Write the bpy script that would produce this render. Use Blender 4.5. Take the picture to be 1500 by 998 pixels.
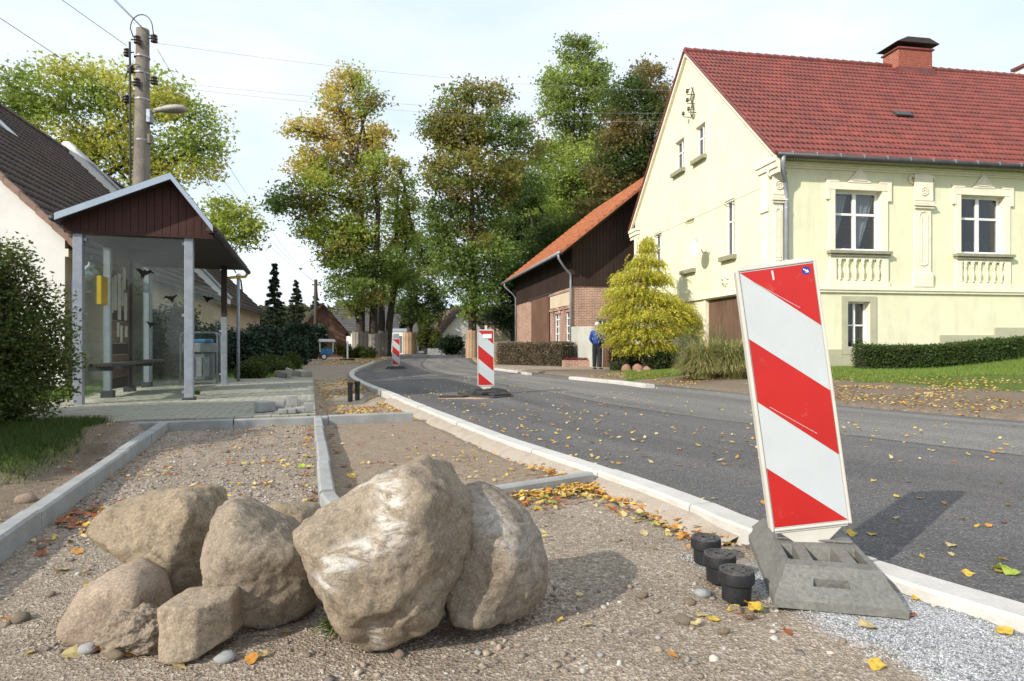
import bpy, bmesh, math, random
import numpy as np
from mathutils import Vector, Matrix, noise as mnoise
random.seed(7); np.random.seed(7)
for o in list(bpy.data.objects): bpy.data.objects.remove(o)
SC = bpy.context.scene; COL = SC.collection
H = 0.89; F = 950.0; HY = 507.0          # eye height, focal length in photo pixels, horizon row

# ---------------------------------------------------------------- camera
cam = bpy.data.cameras.new('camera'); camo = bpy.data.objects.new('camera', cam); COL.objects.link(camo)
cam.sensor_width = 36; cam.lens = 36*F/1500; cam.shift_y = 8/1500
cam.clip_start = 0.05; cam.clip_end = 3000
camo.location = (0, 0, H); camo.rotation_euler = (math.pi/2, 0, 0)
cam.dof.use_dof = True; cam.dof.focus_distance = 2.5; cam.dof.aperture_fstop = 11.0
SC.camera = camo
# ---------------------------------------------------------------- sun and sky
SUN_EL = math.radians(29); SDX, SDY = 0.735, 0.677          # light travels towards (+x,+y)
sl = bpy.data.lights.new('sun', 'SUN'); so = bpy.data.objects.new('sun', sl); COL.objects.link(so)
sl.energy = 4.1; sl.angle = math.radians(0.55); sl.color = (1.0, 0.93, 0.82)
dvec = Vector((SDX*math.cos(SUN_EL), SDY*math.cos(SUN_EL), -math.sin(SUN_EL)))
so.rotation_euler = dvec.to_track_quat('-Z', 'Y').to_euler(); so.location = (-20, -20, 30)
W = bpy.data.worlds.new('World'); SC.world = W; W.use_nodes = True
nt = W.node_tree; nt.nodes.clear()
sky = nt.nodes.new('ShaderNodeTexSky'); sky.sky_type = 'NISHITA'; sky.sun_disc = False
sky.sun_elevation = SUN_EL; sky.sun_rotation = math.atan2(-SDX, -SDY) % (2*math.pi)
sky.air_density = 1.0; sky.dust_density = 2.0; sky.ozone_density = 2.0
tc = nt.nodes.new('ShaderNodeTexCoord'); mp = nt.nodes.new('ShaderNodeMapping'); mp.inputs['Scale'].default_value = (1.1, 1.1, 3.2)
nz = nt.nodes.new('ShaderNodeTexNoise'); nz.inputs['Scale'].default_value = 2.2; nz.inputs['Detail'].default_value = 7; nz.inputs['Roughness'].default_value = .55
nz.inputs['Distortion'].default_value = .4
cr = nt.nodes.new('ShaderNodeMapRange'); cr.inputs['From Min'].default_value = .38; cr.inputs['From Max'].default_value = .66
cr.inputs['To Min'].default_value = 0; cr.inputs['To Max'].default_value = 1
cl = nt.nodes.new('ShaderNodeMix'); cl.data_type = 'RGBA'; cl.inputs['A'].default_value = (5.6, 6.5, 7.5, 1); cl.inputs['B'].default_value = (7.3, 7.5, 7.7, 1)
mx = nt.nodes.new('ShaderNodeMix'); mx.data_type = 'RGBA'; mx.inputs['Factor'].default_value = .82
bg = nt.nodes.new('ShaderNodeBackground'); bg.inputs['Strength'].default_value = .132
wo = nt.nodes.new('ShaderNodeOutputWorld')
L = nt.links.new
L(tc.outputs['Generated'], mp.inputs['Vector']); L(mp.outputs[0], nz.inputs['Vector']); L(nz.outputs['Fac'], cr.inputs['Value'])
L(cr.outputs[0], cl.inputs['Factor']); L(cl.outputs['Result'], mx.inputs['B']); L(sky.outputs[0], mx.inputs['A']); L(mx.outputs['Result'], bg.inputs['Color']); L(bg.outputs[0], wo.inputs[0])
SC.view_settings.view_transform = 'Standard'; SC.view_settings.look = 'None'
SC.view_settings.exposure = 0.35; SC.view_settings.gamma = 1.0
SC.render.engine = 'CYCLES'
SC.cycles.max_bounces = 6; SC.cycles.transparent_max_bounces = 12

# ---------------------------------------------------------------- small helpers
def P(px, py, z=0.0):                    # the spot at height z that the photo shows at (px, py)
    Y = (H - z)*F/(py - HY); return ((px-750)/F*Y, Y)
def Q(px, py, Y): return Vector(((px-750)/F*Y, Y, H + (HY-py)/F*Y))
def ss(a, b, x):
    t = np.clip((x-a)/(b-a), 0, 1); return t*t*(3-2*t)
def tag(o, label, cat, group=None, kind=None):
    if label: o['label'] = label
    if cat: o['category'] = cat
    if group: o['group'] = group
    if kind: o['kind'] = kind
    return o
def thing(name, loc, label, cat, group=None, rz=0.0):
    o = bpy.data.objects.new(name, None); COL.objects.link(o); o.empty_display_size = .1
    o.location = loc; o.rotation_euler = (0, 0, rz)
    return tag(o, label, cat, group)
def copy_tree(o, parent=None):
    c = o.copy(); COL.objects.link(c); c.parent = parent
    for ch in list(o.children): copy_tree(ch, c)
    return c
def link(name, me, parent=None):
    o = bpy.data.objects.new(name, me); COL.objects.link(o); o.parent = parent; return o

class MB:
    def __init__(s): s.v = []; s.f = []; s.m = []
    def add(s, vs, fs, m=0):
        b = len(s.v); s.v += [tuple(p) for p in vs]; s.f += [tuple(b+i for i in f) for f in fs]; s.m += [m]*len(fs); return s
    def box(s, x0, x1, y0, y1, z0, z1, m=0):
        return s.add([(x0,y0,z0),(x1,y0,z0),(x1,y1,z0),(x0,y1,z0),(x0,y0,z1),(x1,y0,z1),(x1,y1,z1),(x0,y1,z1)],
            [(0,3,2,1),(4,5,6,7),(0,1,5,4),(1,2,6,5),(2,3,7,6),(3,0,4,7)], m)
    def prism(s, poly, d, m=0):          # poly: 3-D points of one cap, d: extrusion vector
        n = len(poly); q = [tuple(Vector(p)+Vector(d)) for p in poly]
        return s.add(list(poly)+q, [tuple(range(n))[::-1], tuple(range(n, 2*n))]+[(i,(i+1)%n,n+(i+1)%n,n+i) for i in range(n)], m)
    def tube(s, pts, r, n=8, m=0, cap=True):
        pts = [Vector(p) for p in pts]; k = len(pts); rs = r if hasattr(r, '__len__') else [r]*k; vs = []
        up = None
        for i, p in enumerate(pts):
            d = (pts[min(i+1, k-1)]-pts[max(i-1, 0)]).normalized()
            if up is None: up = Vector((0,0,1)) if abs(d.z) < .9 else Vector((1,0,0))
            a = d.cross(up).normalized(); b = a.cross(d).normalized(); up = b
            for j in range(n):
                t = 2*math.pi*j/n; vs.append(p+(a*math.cos(t)+b*math.sin(t))*rs[i])
        fs = [(i*n+j, i*n+(j+1)%n, (i+1)*n+(j+1)%n, (i+1)*n+j) for i in range(k-1) for j in range(n)]
        if cap: fs += [tuple(range(n))[::-1], tuple(range((k-1)*n, k*n))]
        return s.add(vs, fs, m)
    def lathe(s, prof, c=(0,0,0), n=16, m=0):
        vs = [(c[0]+r*math.cos(2*math.pi*j/n), c[1]+r*math.sin(2*math.pi*j/n), c[2]+z) for r, z in prof for j in range(n)]
        k = len(prof)
        return s.add(vs, [(i*n+j, i*n+(j+1)%n, (i+1)*n+(j+1)%n, (i+1)*n+j) for i in range(k-1) for j in range(n)]+[tuple(range(n))[::-1], tuple(range((k-1)*n, k*n))], m)
    def mesh(s, name, mats, smooth=False):
        me = bpy.data.meshes.new(name); me.from_pydata(s.v, [], s.f)
        for mt in (mats if isinstance(mats, (list, tuple)) else [mats]): me.materials.append(mt)
        me.polygons.foreach_set('material_index', s.m)
        if smooth: me.polygons.foreach_set('use_smooth', [True]*len(me.polygons))
        bm = bmesh.new(); bm.from_mesh(me); bmesh.ops.recalc_face_normals(bm, faces=bm.faces); bm.to_mesh(me); bm.free()
        me.update(); return me
    def build(s, name, mats, parent=None, smooth=False, bevel=0, kind=None):
        o = link(name, s.mesh(name, mats, smooth), parent)
        if bevel:
            b = o.modifiers.new('bevel', 'BEVEL'); b.width = bevel; b.segments = 2; b.limit_method = 'ANGLE'
        if kind: o['kind'] = kind
        return o

def np_mesh(name, V, Fc, mat, parent=None, cols=None, smooth=False, attrs=None):
    """V (N,3), Fc (M,k) arrays -> object; cols (N,3) point colours"""
    me = bpy.data.meshes.new(name); V = np.asarray(V, dtype=np.float32); Fc = np.asarray(Fc, dtype=np.int32); k = Fc.shape[1]
    me.vertices.add(len(V)); me.vertices.foreach_set('co', V.ravel())
    me.loops.add(Fc.size); me.loops.foreach_set('vertex_index', Fc.ravel())
    me.polygons.add(len(Fc)); me.polygons.foreach_set('loop_start', np.arange(0, Fc.size, k, dtype=np.int32))
    if smooth: me.polygons.foreach_set('use_smooth', np.ones(len(Fc), dtype=bool))
    if cols is not None:
        a = me.attributes.new('Col', 'FLOAT_COLOR', 'POINT'); c4 = np.ones((len(V), 4), dtype=np.float32); c4[:, :3] = cols
        a.data.foreach_set('color', c4.ravel())
    for nm, arr in (attrs or {}).items():
        a = me.attributes.new(nm, 'FLOAT', 'POINT'); a.data.foreach_set('value', np.asarray(arr, dtype=np.float32).ravel())
    me.materials.append(mat); me.update(calc_edges=True)
    return link(name, me, parent)

def vnoise(x, y, seed=0):
    x = np.asarray(x, float); y = np.asarray(y, float)
    xi = np.floor(x).astype(np.int64); yi = np.floor(y).astype(np.int64); fx = x-xi; fy = y-yi
    fx = fx*fx*(3-2*fx); fy = fy*fy*(3-2*fy)
    def h(a, b):
        n = (a*374761393 + b*668265263 + seed*1442695041) & 0x7fffffff
        n = ((n ^ (n >> 13))*1274126177) & 0x7fffffff
        return ((n ^ (n >> 16)) & 0xffff)/65535.0
    return (h(xi,yi)*(1-fx)+h(xi+1,yi)*fx)*(1-fy)+(h(xi,yi+1)*(1-fx)+h(xi+1,yi+1)*fx)*fy
def fbm(x, y, sc, oc=4, seed=0):
    t = 0; a = .5; s = 0
    for i in range(oc): t = t + a*vnoise(np.asarray(x)*sc, np.asarray(y)*sc, seed+i*17); s += a; a *= .5; sc *= 2.03
    return t/s

# ---------------------------------------------------------------- materials
def newmat(name):
    m = bpy.data.materials.new(name); m.use_nodes = True; t = m.node_tree; t.nodes.clear()
    out = t.nodes.new('ShaderNodeOutputMaterial'); b = t.nodes.new('ShaderNodeBsdfPrincipled'); t.links.new(b.outputs[0], out.inputs[0])
    return m, t, b, out
def N(t, typ, **kw):
    n = t.nodes.new(typ)
    for k, v in kw.items():
        if k.startswith('_'): setattr(n, k[1:], v)
        else: n.inputs[k].default_value = v
    return n
def ramp(t, fac, stops):
    r = t.nodes.new('ShaderNodeValToRGB'); e = r.color_ramp.elements
    while len(e) < len(stops): e.new(.5)
    for i, (p, c) in enumerate(stops): e[i].position = p; e[i].color = (*c, 1)
    t.links.new(fac, r.inputs[0]); return r.outputs[0]
def mix(t, fac, a, b, mode='MIX'):
    m = t.nodes.new('ShaderNodeMix'); m.data_type = 'RGBA'; m.blend_type = mode
    for s, v in (('Factor', fac), ('A', a), ('B', b)):
        if isinstance(v, (int, float)): m.inputs[s].default_value = v
        elif isinstance(v, tuple): m.inputs[s].default_value = (*v, 1)
        else: t.links.new(v, m.inputs[s])
    return m.outputs['Result']
def bump(t, b, h, strength=.4, dist=.01, prev=None):
    n = N(t, 'ShaderNodeBump', Strength=strength, Distance=dist); t.links.new(h, n.inputs['Height'])
    if prev: t.links.new(prev, n.inputs['Normal'])
    t.links.new(n.outputs[0], b.inputs['Normal']); return n.outputs[0]
def pm(name, c1, c2=None, sc=3, rough=.7, bmp=.2, bsc=60, bd=.004, metal=0, fine=.25, spec=.35, stain=None, coat=0, cells=0):
    """two-tone weathered surface: large mottling, fine grain and a small relief"""
    m, t, b, out = newmat(name); c2 = c2 or tuple(x*.8 for x in c1)
    co = t.nodes.new('ShaderNodeTexCoord').outputs['Object']
    n1 = N(t, 'ShaderNodeTexNoise', Scale=sc, Detail=6, Roughness=.6); n2 = N(t, 'ShaderNodeTexNoise', Scale=bsc, Detail=4, Roughness=.65)
    t.links.new(co, n1.inputs['Vector']); t.links.new(co, n2.inputs['Vector'])
    c = ramp(t, n1.outputs['Fac'], [(.35, c1), (.65, c2)])
    f = ramp(t, n2.outputs['Fac'], [(.3, (1-fine,)*3), (.7, (1+fine*.4,)*3)])
    c = mix(t, 1.0, c, f, 'MULTIPLY')
    if cells:
        vv = N(t, 'ShaderNodeTexVoronoi', Scale=cells); t.links.new(co, vv.inputs['Vector']); sc_ = t.nodes.new('ShaderNodeSeparateColor'); t.links.new(vv.outputs['Color'], sc_.inputs[0])
        c = mix(t, 1.0, c, ramp(t, sc_.outputs[0], [(0, (.78,.80,.82)), (.6, (1.0,)*3), (1, (1.2,1.17,1.14))]), 'MULTIPLY')
    if stain:
        w = N(t, 'ShaderNodeTexNoise', Scale=1.3, Detail=8, Roughness=.7); mpn = N(t, 'ShaderNodeMapping', Scale=(2.5, 2.5, .5))
        t.links.new(co, mpn.inputs[0]); t.links.new(mpn.outputs[0], w.inputs['Vector'])
        c = mix(t, ramp(t, w.outputs['Fac'], [(.5, (0,)*3), (.75, (stain[1],)*3)]), c, stain[0])
    t.links.new(c, b.inputs['Base Color'])
    rr = N(t, 'ShaderNodeMapRange'); rr.inputs['To Min'].default_value = max(rough-.12, 0); rr.inputs['To Max'].default_value = min(rough+.12, 1)
    t.links.new(n1.outputs['Fac'], rr.inputs['Value']); t.links.new(rr.outputs[0], b.inputs['Roughness'])
    b.inputs['Metallic'].default_value = metal; b.inputs['Specular IOR Level'].default_value = spec
    if coat: b.inputs['Coat Weight'].default_value = coat
    if bmp: bump(t, b, n2.outputs['Fac'], bmp, bd)
    return m
def leafmat(name, trans=.35, rough=.5):
    m, t, b, out = newmat(name)
    a = t.nodes.new('ShaderNodeAttribute'); a.attribute_name = 'Col'
    t.links.new(a.outputs['Color'], b.inputs['Base Color']); b.inputs['Roughness'].default_value = rough; b.inputs['Specular IOR Level'].default_value = .25
    tr = t.nodes.new('ShaderNodeBsdfTranslucent'); t.links.new(a.outputs['Color'], tr.inputs['Color'])
    ms = t.nodes.new('ShaderNodeMixShader'); ms.inputs[0].default_value = trans
    t.links.new(b.outputs[0], ms.inputs[1]); t.links.new(tr.outputs[0], ms.inputs[2]); t.links.new(ms.outputs[0], out.inputs[0])
    return m
def glassmat(name, tint=(.9,.95,.95), refl=.08, dirt=.1, rough=.02, fmax=.55):
    m, t, b, out = newmat(name)
    tr = N(t, 'ShaderNodeBsdfTransparent', Color=(*tint, 1)); gl = N(t, 'ShaderNodeBsdfGlossy', Roughness=rough)
    lw = N(t, 'ShaderNodeLayerWeight', Blend=.25); mr = N(t, 'ShaderNodeMapRange'); mr.inputs['To Min'].default_value = refl; mr.inputs['To Max'].default_value = fmax
    t.links.new(lw.outputs['Fresnel'], mr.inputs['Value'])
    s1 = t.nodes.new('ShaderNodeMixShader'); t.links.new(mr.outputs[0], s1.inputs[0]); t.links.new(tr.outputs[0], s1.inputs[1]); t.links.new(gl.outputs[0], s1.inputs[2])
    df = N(t, 'ShaderNodeBsdfDiffuse', Color=(.5, .52, .5, 1)); nn = N(t, 'ShaderNodeTexNoise', Scale=2.5, Detail=6)
    co = t.nodes.new('ShaderNodeTexCoord'); t.links.new(co.outputs['Object'], nn.inputs['Vector'])
    m2 = N(t, 'ShaderNodeMapRange'); m2.inputs['From Min'].default_value = .35; m2.inputs['From Max'].default_value = .75; m2.inputs['To Min'].default_value = dirt*.4; m2.inputs['To Max'].default_value = dirt
    t.links.new(nn.outputs['Fac'], m2.inputs['Value'])
    s2 = t.nodes.new('ShaderNodeMixShader'); t.links.new(m2.outputs[0], s2.inputs[0]); t.links.new(s1.outputs[0], s2.inputs[1]); t.links.new(df.outputs[0], s2.inputs[2])
    t.links.new(s2.outputs[0], out.inputs[0]); return m
def woodmat(name, c1, c2, board=.0, rough=.75):
    m, t, b, out = newmat(name); co = t.nodes.new('ShaderNodeTexCoord').outputs['Object']
    mpn = N(t, 'ShaderNodeMapping', Scale=(14, 14, .9)); t.links.new(co, mpn.inputs[0])
    n1 = N(t, 'ShaderNodeTexNoise', Scale=2.2, Detail=7, Roughness=.65); t.links.new(mpn.outputs[0], n1.inputs['Vector'])
    n2 = N(t, 'ShaderNodeTexNoise', Scale=.9, Detail=3); t.links.new(co, n2.inputs['Vector'])
    c = ramp(t, n1.outputs['Fac'], [(.3, c1), (.7, c2)]); c = mix(t, 1.0, c, ramp(t, n2.outputs['Fac'], [(.3, (.75,)*3), (.7, (1.1,)*3)]), 'MULTIPLY')
    t.links.new(c, b.inputs['Base Color']); b.inputs['Roughness'].default_value = rough; b.inputs['Specular IOR Level'].default_value = .25
    bump(t, b, n1.outputs['Fac'], .35, .004); return m
def brickmat(name, c1, c2, mortar, bw=.25, bh=.077, ms=.012):
    m, t, b, out = newmat(name); co = t.nodes.new('ShaderNodeTexCoord').outputs['Object']
    sp = t.nodes.new('ShaderNodeSeparateXYZ'); t.links.new(co, sp.inputs[0]); ad = N(t, 'ShaderNodeMath', _operation='ADD')
    t.links.new(sp.outputs[0], ad.inputs[0]); t.links.new(sp.outputs[1], ad.inputs[1])
    cb = t.nodes.new('ShaderNodeCombineXYZ'); t.links.new(ad.outputs[0], cb.inputs[0]); t.links.new(sp.outputs[2], cb.inputs[1])
    br = N(t, 'ShaderNodeTexBrick', Scale=1.0); br.inputs['Brick Width'].default_value = bw; br.inputs['Row Height'].default_value = bh; br.inputs['Mortar Size'].default_value = ms
    br.inputs['Color1'].default_value = (*c1, 1); br.inputs['Color2'].default_value = (*c2, 1); br.inputs['Mortar'].default_value = (*mortar, 1); br.inputs['Bias'].default_value = 0
    t.links.new(cb.outputs[0], br.inputs['Vector'])
    n2 = N(t, 'ShaderNodeTexNoise', Scale=1.7, Detail=6); t.links.new(co, n2.inputs['Vector'])
    c = mix(t, 1.0, br.outputs['Color'], ramp(t, n2.outputs['Fac'], [(.3, (.7,)*3), (.7, (1.15,)*3)]), 'MULTIPLY')
    t.links.new(c, b.inputs['Base Color']); b.inputs['Roughness'].default_value = .85
    iv = N(t, 'ShaderNodeMath', _operation='SUBTRACT'); iv.inputs[0].default_value = 1; t.links.new(br.outputs['Fac'], iv.inputs[1]); bump(t, b, iv.outputs[0], .6, .008)
    return m

M = {}
M['cream'] = pm('yellow_render', (.765,.755,.54), (.695,.685,.48), 1.2, .85, .25, 140, .003, fine=.07, stain=((.50,.49,.36), .55))
M['trim'] = pm('cream_stucco', (.84,.79,.64), (.76,.70,.54), 4, .8, .2, 120, .003, fine=.08)
M['sill'] = pm('mossy_sill', (.34,.32,.22), (.25,.25,.17), 6, .85, .3, 60)
M['plinth'] = pm('grey_green_plinth', (.50,.48,.33), (.42,.42,.30), 2.5, .9, .3, 80)
M['white'] = pm('white_paint', (.84,.84,.83), (.76,.76,.74), 6, .45, .05, 60, fine=.06)
M['whitewall'] = pm('white_render', (.80,.78,.74), (.70,.68,.64), 1.2, .85, .2, 60, fine=.08)
M['redtile'] = pm('red_glazed_tile', (.235,.055,.042), (.18,.044,.035), 1.1, .42, .15, 90, .003, fine=.35, spec=.5, cells=3.4, stain=((.12,.075,.06), .45))
M['orangetile'] = pm('orange_clay_tile', (.46,.165,.075), (.36,.125,.06), 1.3, .7, .2, 70, fine=.3, cells=3, stain=((.2,.12,.08), .5))
M['browntile'] = pm('dark_brown_tile', (.085,.056,.046), (.055,.038,.032), 1.6, .6, .2, 80, fine=.35, cells=3.5, stain=((.09,.085,.06), .4))
M['vergetile'] = pm('light_brown_tile', (.30,.19,.145), (.22,.14,.11), 5, .7, .2, 60)
M['greytile'] = pm('slate_grey_tile', (.085,.08,.085), (.06,.057,.063), 1.5, .65, .2, 60)
M['oldtile'] = pm('weathered_brown_tile', (.17,.12,.085), (.12,.09,.07), 1.2, .8, .2, 60)
M['zinc'] = pm('zinc_sheet', (.33,.35,.38), (.25,.27,.30), 3, .45, .1, 40, metal=.35, fine=.12)
M['darkzinc'] = pm('aged_gutter_sheet', (.075,.075,.08), (.05,.05,.055), 4, .5, .1, 60, metal=.3)
M['galv'] = pm('galvanised_post', (.34,.37,.42), (.26,.285,.33), 9, .5, .15, 90, metal=.25, fine=.2, stain=((.30,.25,.22), .5))
M['darkpost'] = pm('brown_painted_post', (.055,.04,.035), (.04,.03,.027), 6, .6)
M['bluetrim'] = pm('pale_blue_flashing', (.42,.49,.57), (.34,.41,.49), 4, .4, .1, 50, metal=.2, fine=.12)
M['redwood'] = woodmat('red_brown_stained_board', (.075,.032,.027), (.045,.021,.018))
M['barnwood'] = woodmat('dark_barn_board', (.050,.030,.022), (.024,.015,.012))
M['doorwood'] = woodmat('brown_sliding_door', (.19,.105,.07), (.12,.065,.045))
M['gatewood'] = woodmat('old_brown_gate_plank', (.20,.125,.085), (.10,.06,.042))
M['wrapwood'] = woodmat('pale_trunk_board', (.50,.35,.22), (.34,.23,.15))
M['wrapgrey'] = woodmat('grey_trunk_board', (.33,.29,.25), (.20,.18,.155))
M['bench'] = woodmat('weathered_bench_plank', (.09,.08,.07), (.05,.045,.04))
M['pole'] = pm('old_grey_concrete_pole', (.23,.20,.165), (.15,.13,.11), 3, .85, .3, 40, stain=((.07,.06,.05), .6))
M['polewood'] = woodmat('dark_timber_pole', (.085,.065,.05), (.05,.04,.033))
M['bark'] = pm('tree_bark', (.085,.068,.052), (.045,.037,.030), 5, .9, .8, 22, .03, fine=.4)
M['black'] = pm('black_plastic', (.016,.017,.02), (.026,.027,.03), 8, .5, .15, 90, fine=.3)
M['rubber'] = pm('grey_recycled_plastic', (.20,.197,.178), (.15,.15,.137), 7, .75, .55, 75, .006, fine=.35, stain=((.25,.235,.20), .5))
M['darkrubber'] = pm('dark_recycled_plastic', (.06,.058,.055), (.035,.035,.035), 7, .8, .6, 50, .01, fine=.4)
M['signwhite'] = pm('white_sign_frame', (.57,.56,.51), (.52,.50,.44), 5, .4, .05, 50, fine=.05, spec=.5, stain=((.36,.32,.25), .6))
M['kerbnew'] = pm('new_light_concrete', (.56,.545,.515), (.47,.455,.425), 5, .9, .4, 110, .004, fine=.14, stain=((.42,.38,.32), .5))
M['kerbgrey'] = pm('grey_concrete', (.34,.35,.345), (.26,.265,.26), 5, .9, .4, 90, .004, fine=.18, stain=((.25,.21,.17), .6))
M['paver'] = pm('grey_paving_stone', (.36,.345,.29), (.27,.265,.22), 2.5, .9, .4, 80, .004, fine=.2, stain=((.16,.17,.07), .6))
M['steel'] = pm('steel_frame', (.42,.43,.44), (.33,.34,.35), 6, .4, .1, 50, metal=.5)
M['bingrey'] = pm('grey_bin_panel', (.17,.19,.23), (.13,.145,.18), 5, .55)
M['blue'] = pm('blue_plastic', (.05,.22,.42), (.04,.17,.34), 4, .4)
M['paper'] = pm('faded_notice_paper', (.62,.61,.56), (.48,.47,.43), 9, .8)
M['yellowpaint'] = pm('yellow_panel', (.72,.47,.03), (.62,.40,.03), 6, .5)
M['porcelain'] = pm('dark_brown_porcelain', (.035,.025,.022), (.05,.04,.035), 8, .3, spec=.6)
M['sky_pane'] = glassmat('window_glass', (.72,.75,.77), .05, .01, fmax=.32)
M['shelter_glass'] = glassmat('dusty_safety_glass', (.93,.965,.95), .02, .025, .03, fmax=.4)
M['dark'] = pm('dark_room_wall', (.03,.028,.026), (.02,.02,.02), 3, .9)
M['faintwire'] = pm('light_grey_cable', (.42,.43,.45), (.36,.37,.39), 3, .6)
M['birdblack'] = pm('black_film', (.006,.006,.006), (.008,.008,.008), 8, .8, 0, spec=.1)
M['lace'] = None
M['skin'] = pm('skin', (.50,.30,.22), (.46,.27,.20), 12, .55)
M['hair'] = pm('white_hair', (.62,.60,.57), (.5,.48,.46), 40, .8)
M['bluecloth'] = pm('blue_sweater', (.022,.07,.30), (.018,.055,.24), 9, .9, .3, 160)
M['darkcloth'] = pm('dark_trousers', (.016,.017,.024), (.022,.023,.03), 9, .9)
M['sandstone'] = pm('red_field_stone', (.36,.20,.14), (.27,.16,.12), 6, .9, .5, 30, .01)
M['wire'] = pm('weathered_cable', (.16,.16,.17), (.13,.13,.14), 3, .6)
M['flowers'] = leafmat('flower_petals')
M['leaf'] = leafmat('leaf', .5)
M['needle'] = leafmat('needle', .15, .6)
M['grass'] = leafmat('grass_blade', .3, .6)
M['litter'] = leafmat('fallen_leaf', .15, .65)
M['barnbrick'] = brickmat('old_red_brick', (.42,.20,.135), (.30,.135,.095), (.46,.41,.34))
M['redbrick'] = brickmat('far_red_brick', (.24,.09,.06), (.17,.07,.05), (.2,.16,.13))
def lacemat():
    m, t, b, out = newmat('lace_curtain'); b.inputs['Base Color'].default_value = (.95,.95,.95,1); b.inputs['Roughness'].default_value = .9
    tr = t.nodes.new('ShaderNodeBsdfTransparent'); ms = t.nodes.new('ShaderNodeMixShader'); co = t.nodes.new('ShaderNodeTexCoord')
    wv = N(t, 'ShaderNodeTexWave', Scale=9.0, Distortion=2.5, Detail=2.0); t.links.new(co.outputs['Object'], wv.inputs['Vector'])
    mr = N(t, 'ShaderNodeMapRange'); mr.inputs['To Min'].default_value = .35; mr.inputs['To Max'].default_value = .8
    t.links.new(wv.outputs['Fac'], mr.inputs['Value']); t.links.new(mr.outputs[0], ms.inputs[0]); t.links.new(tr.outputs[0], ms.inputs[1]); t.links.new(b.outputs[0], ms.inputs[2]); t.links.new(ms.outputs[0], out.inputs[0]); return m
M['lace'] = lacemat()
def redsheet():
    m, t, b, out = newmat('red_reflective_sheet'); co = t.nodes.new('ShaderNodeTexCoord').outputs['Object']
    n1 = N(t, 'ShaderNodeTexNoise', Scale=14, Detail=8, Roughness=.75); t.links.new(co, n1.inputs['Vector'])
    n3 = N(t, 'ShaderNodeTexNoise', Scale=3, Detail=4); t.links.new(co, n3.inputs['Vector'])
    c = mix(t, ramp(t, n1.outputs['Fac'], [(.60, (0,)*3), (.78, (.6,)*3)]), (.44,.013,.010), (.47,.19,.16))
    c = mix(t, 1.0, c, ramp(t, n3.outputs['Fac'], [(.3, (.85,)*3), (.7, (1.05,)*3)]), 'MULTIPLY')
    t.links.new(c, b.inputs['Base Color']); b.inputs['Roughness'].default_value = .35; return m
M['red'] = redsheet()
M['sheet'] = pm('white_reflective_sheet', (.49,.53,.545), (.455,.49,.505), 6, .4, .06, 200, .001, fine=.07, stain=((.44,.42,.34), .5))

# ================================================================ THE GROUND
AX, AY = -.296, .955                      # street axis on the left side; cross direction is (.955,.296)
CX, CY = .955, .296
kp = [(1500,893),(1290,830),(1100,768),(1000,727),(870,682),(730,637),(640,603),(579,579),(540,563),(519,553),(515,546),(522,540),(537,534),(548,530)]
KZ = .06
KL = [P(a, b, KZ) for a, b in kp]
XLs = [(9.6,-12.0),(3.0,-.4)] + KL + [(-9.4,50),(-12,70),(-17,92),(-30,140),(-160,600)]
XLs.sort(key=lambda p: p[1])
RZ = -.04
rp = [(1500,617),(1225,594),(1100,577),(975,565),(840,552),(780,546),(730,541),(700,534)]
XRs = [(26,-12),(14,0)] + [P(a, b, RZ) for a, b in rp] + [(-3.2,50),(-5.5,70),(-8,92),(-18,140),(-140,600)]
XRs.sort(key=lambda p: p[1])
_ly = np.array([p[1] for p in XLs]); _lx = np.array([p[0] for p in XLs]); _ry = np.array([p[1] for p in XRs]); _rx = np.array([p[0] for p in XRs])
def XL(Y): return np.interp(Y, _ly, _lx)
def XR(Y): return np.interp(Y, _ry, _rx)
PO = np.array([-2.3, 7.62])               # front right corner of the paved area
LK0, LK1 = P(240, 615, .09), P(0, 778, .09)      # left bed kerb, far and near end
def uv(X, Y): return (X-PO[0])*CX+(Y-PO[1])*CY, (X-PO[0])*AX+(Y-PO[1])*AY
def leftk(X, Y):                          # >0 left of the bed's left kerb
    t = (Y-LK1[1])/(LK0[1]-LK1[1]); return (LK1[0]+(LK0[0]-LK1[0])*t) - X
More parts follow.
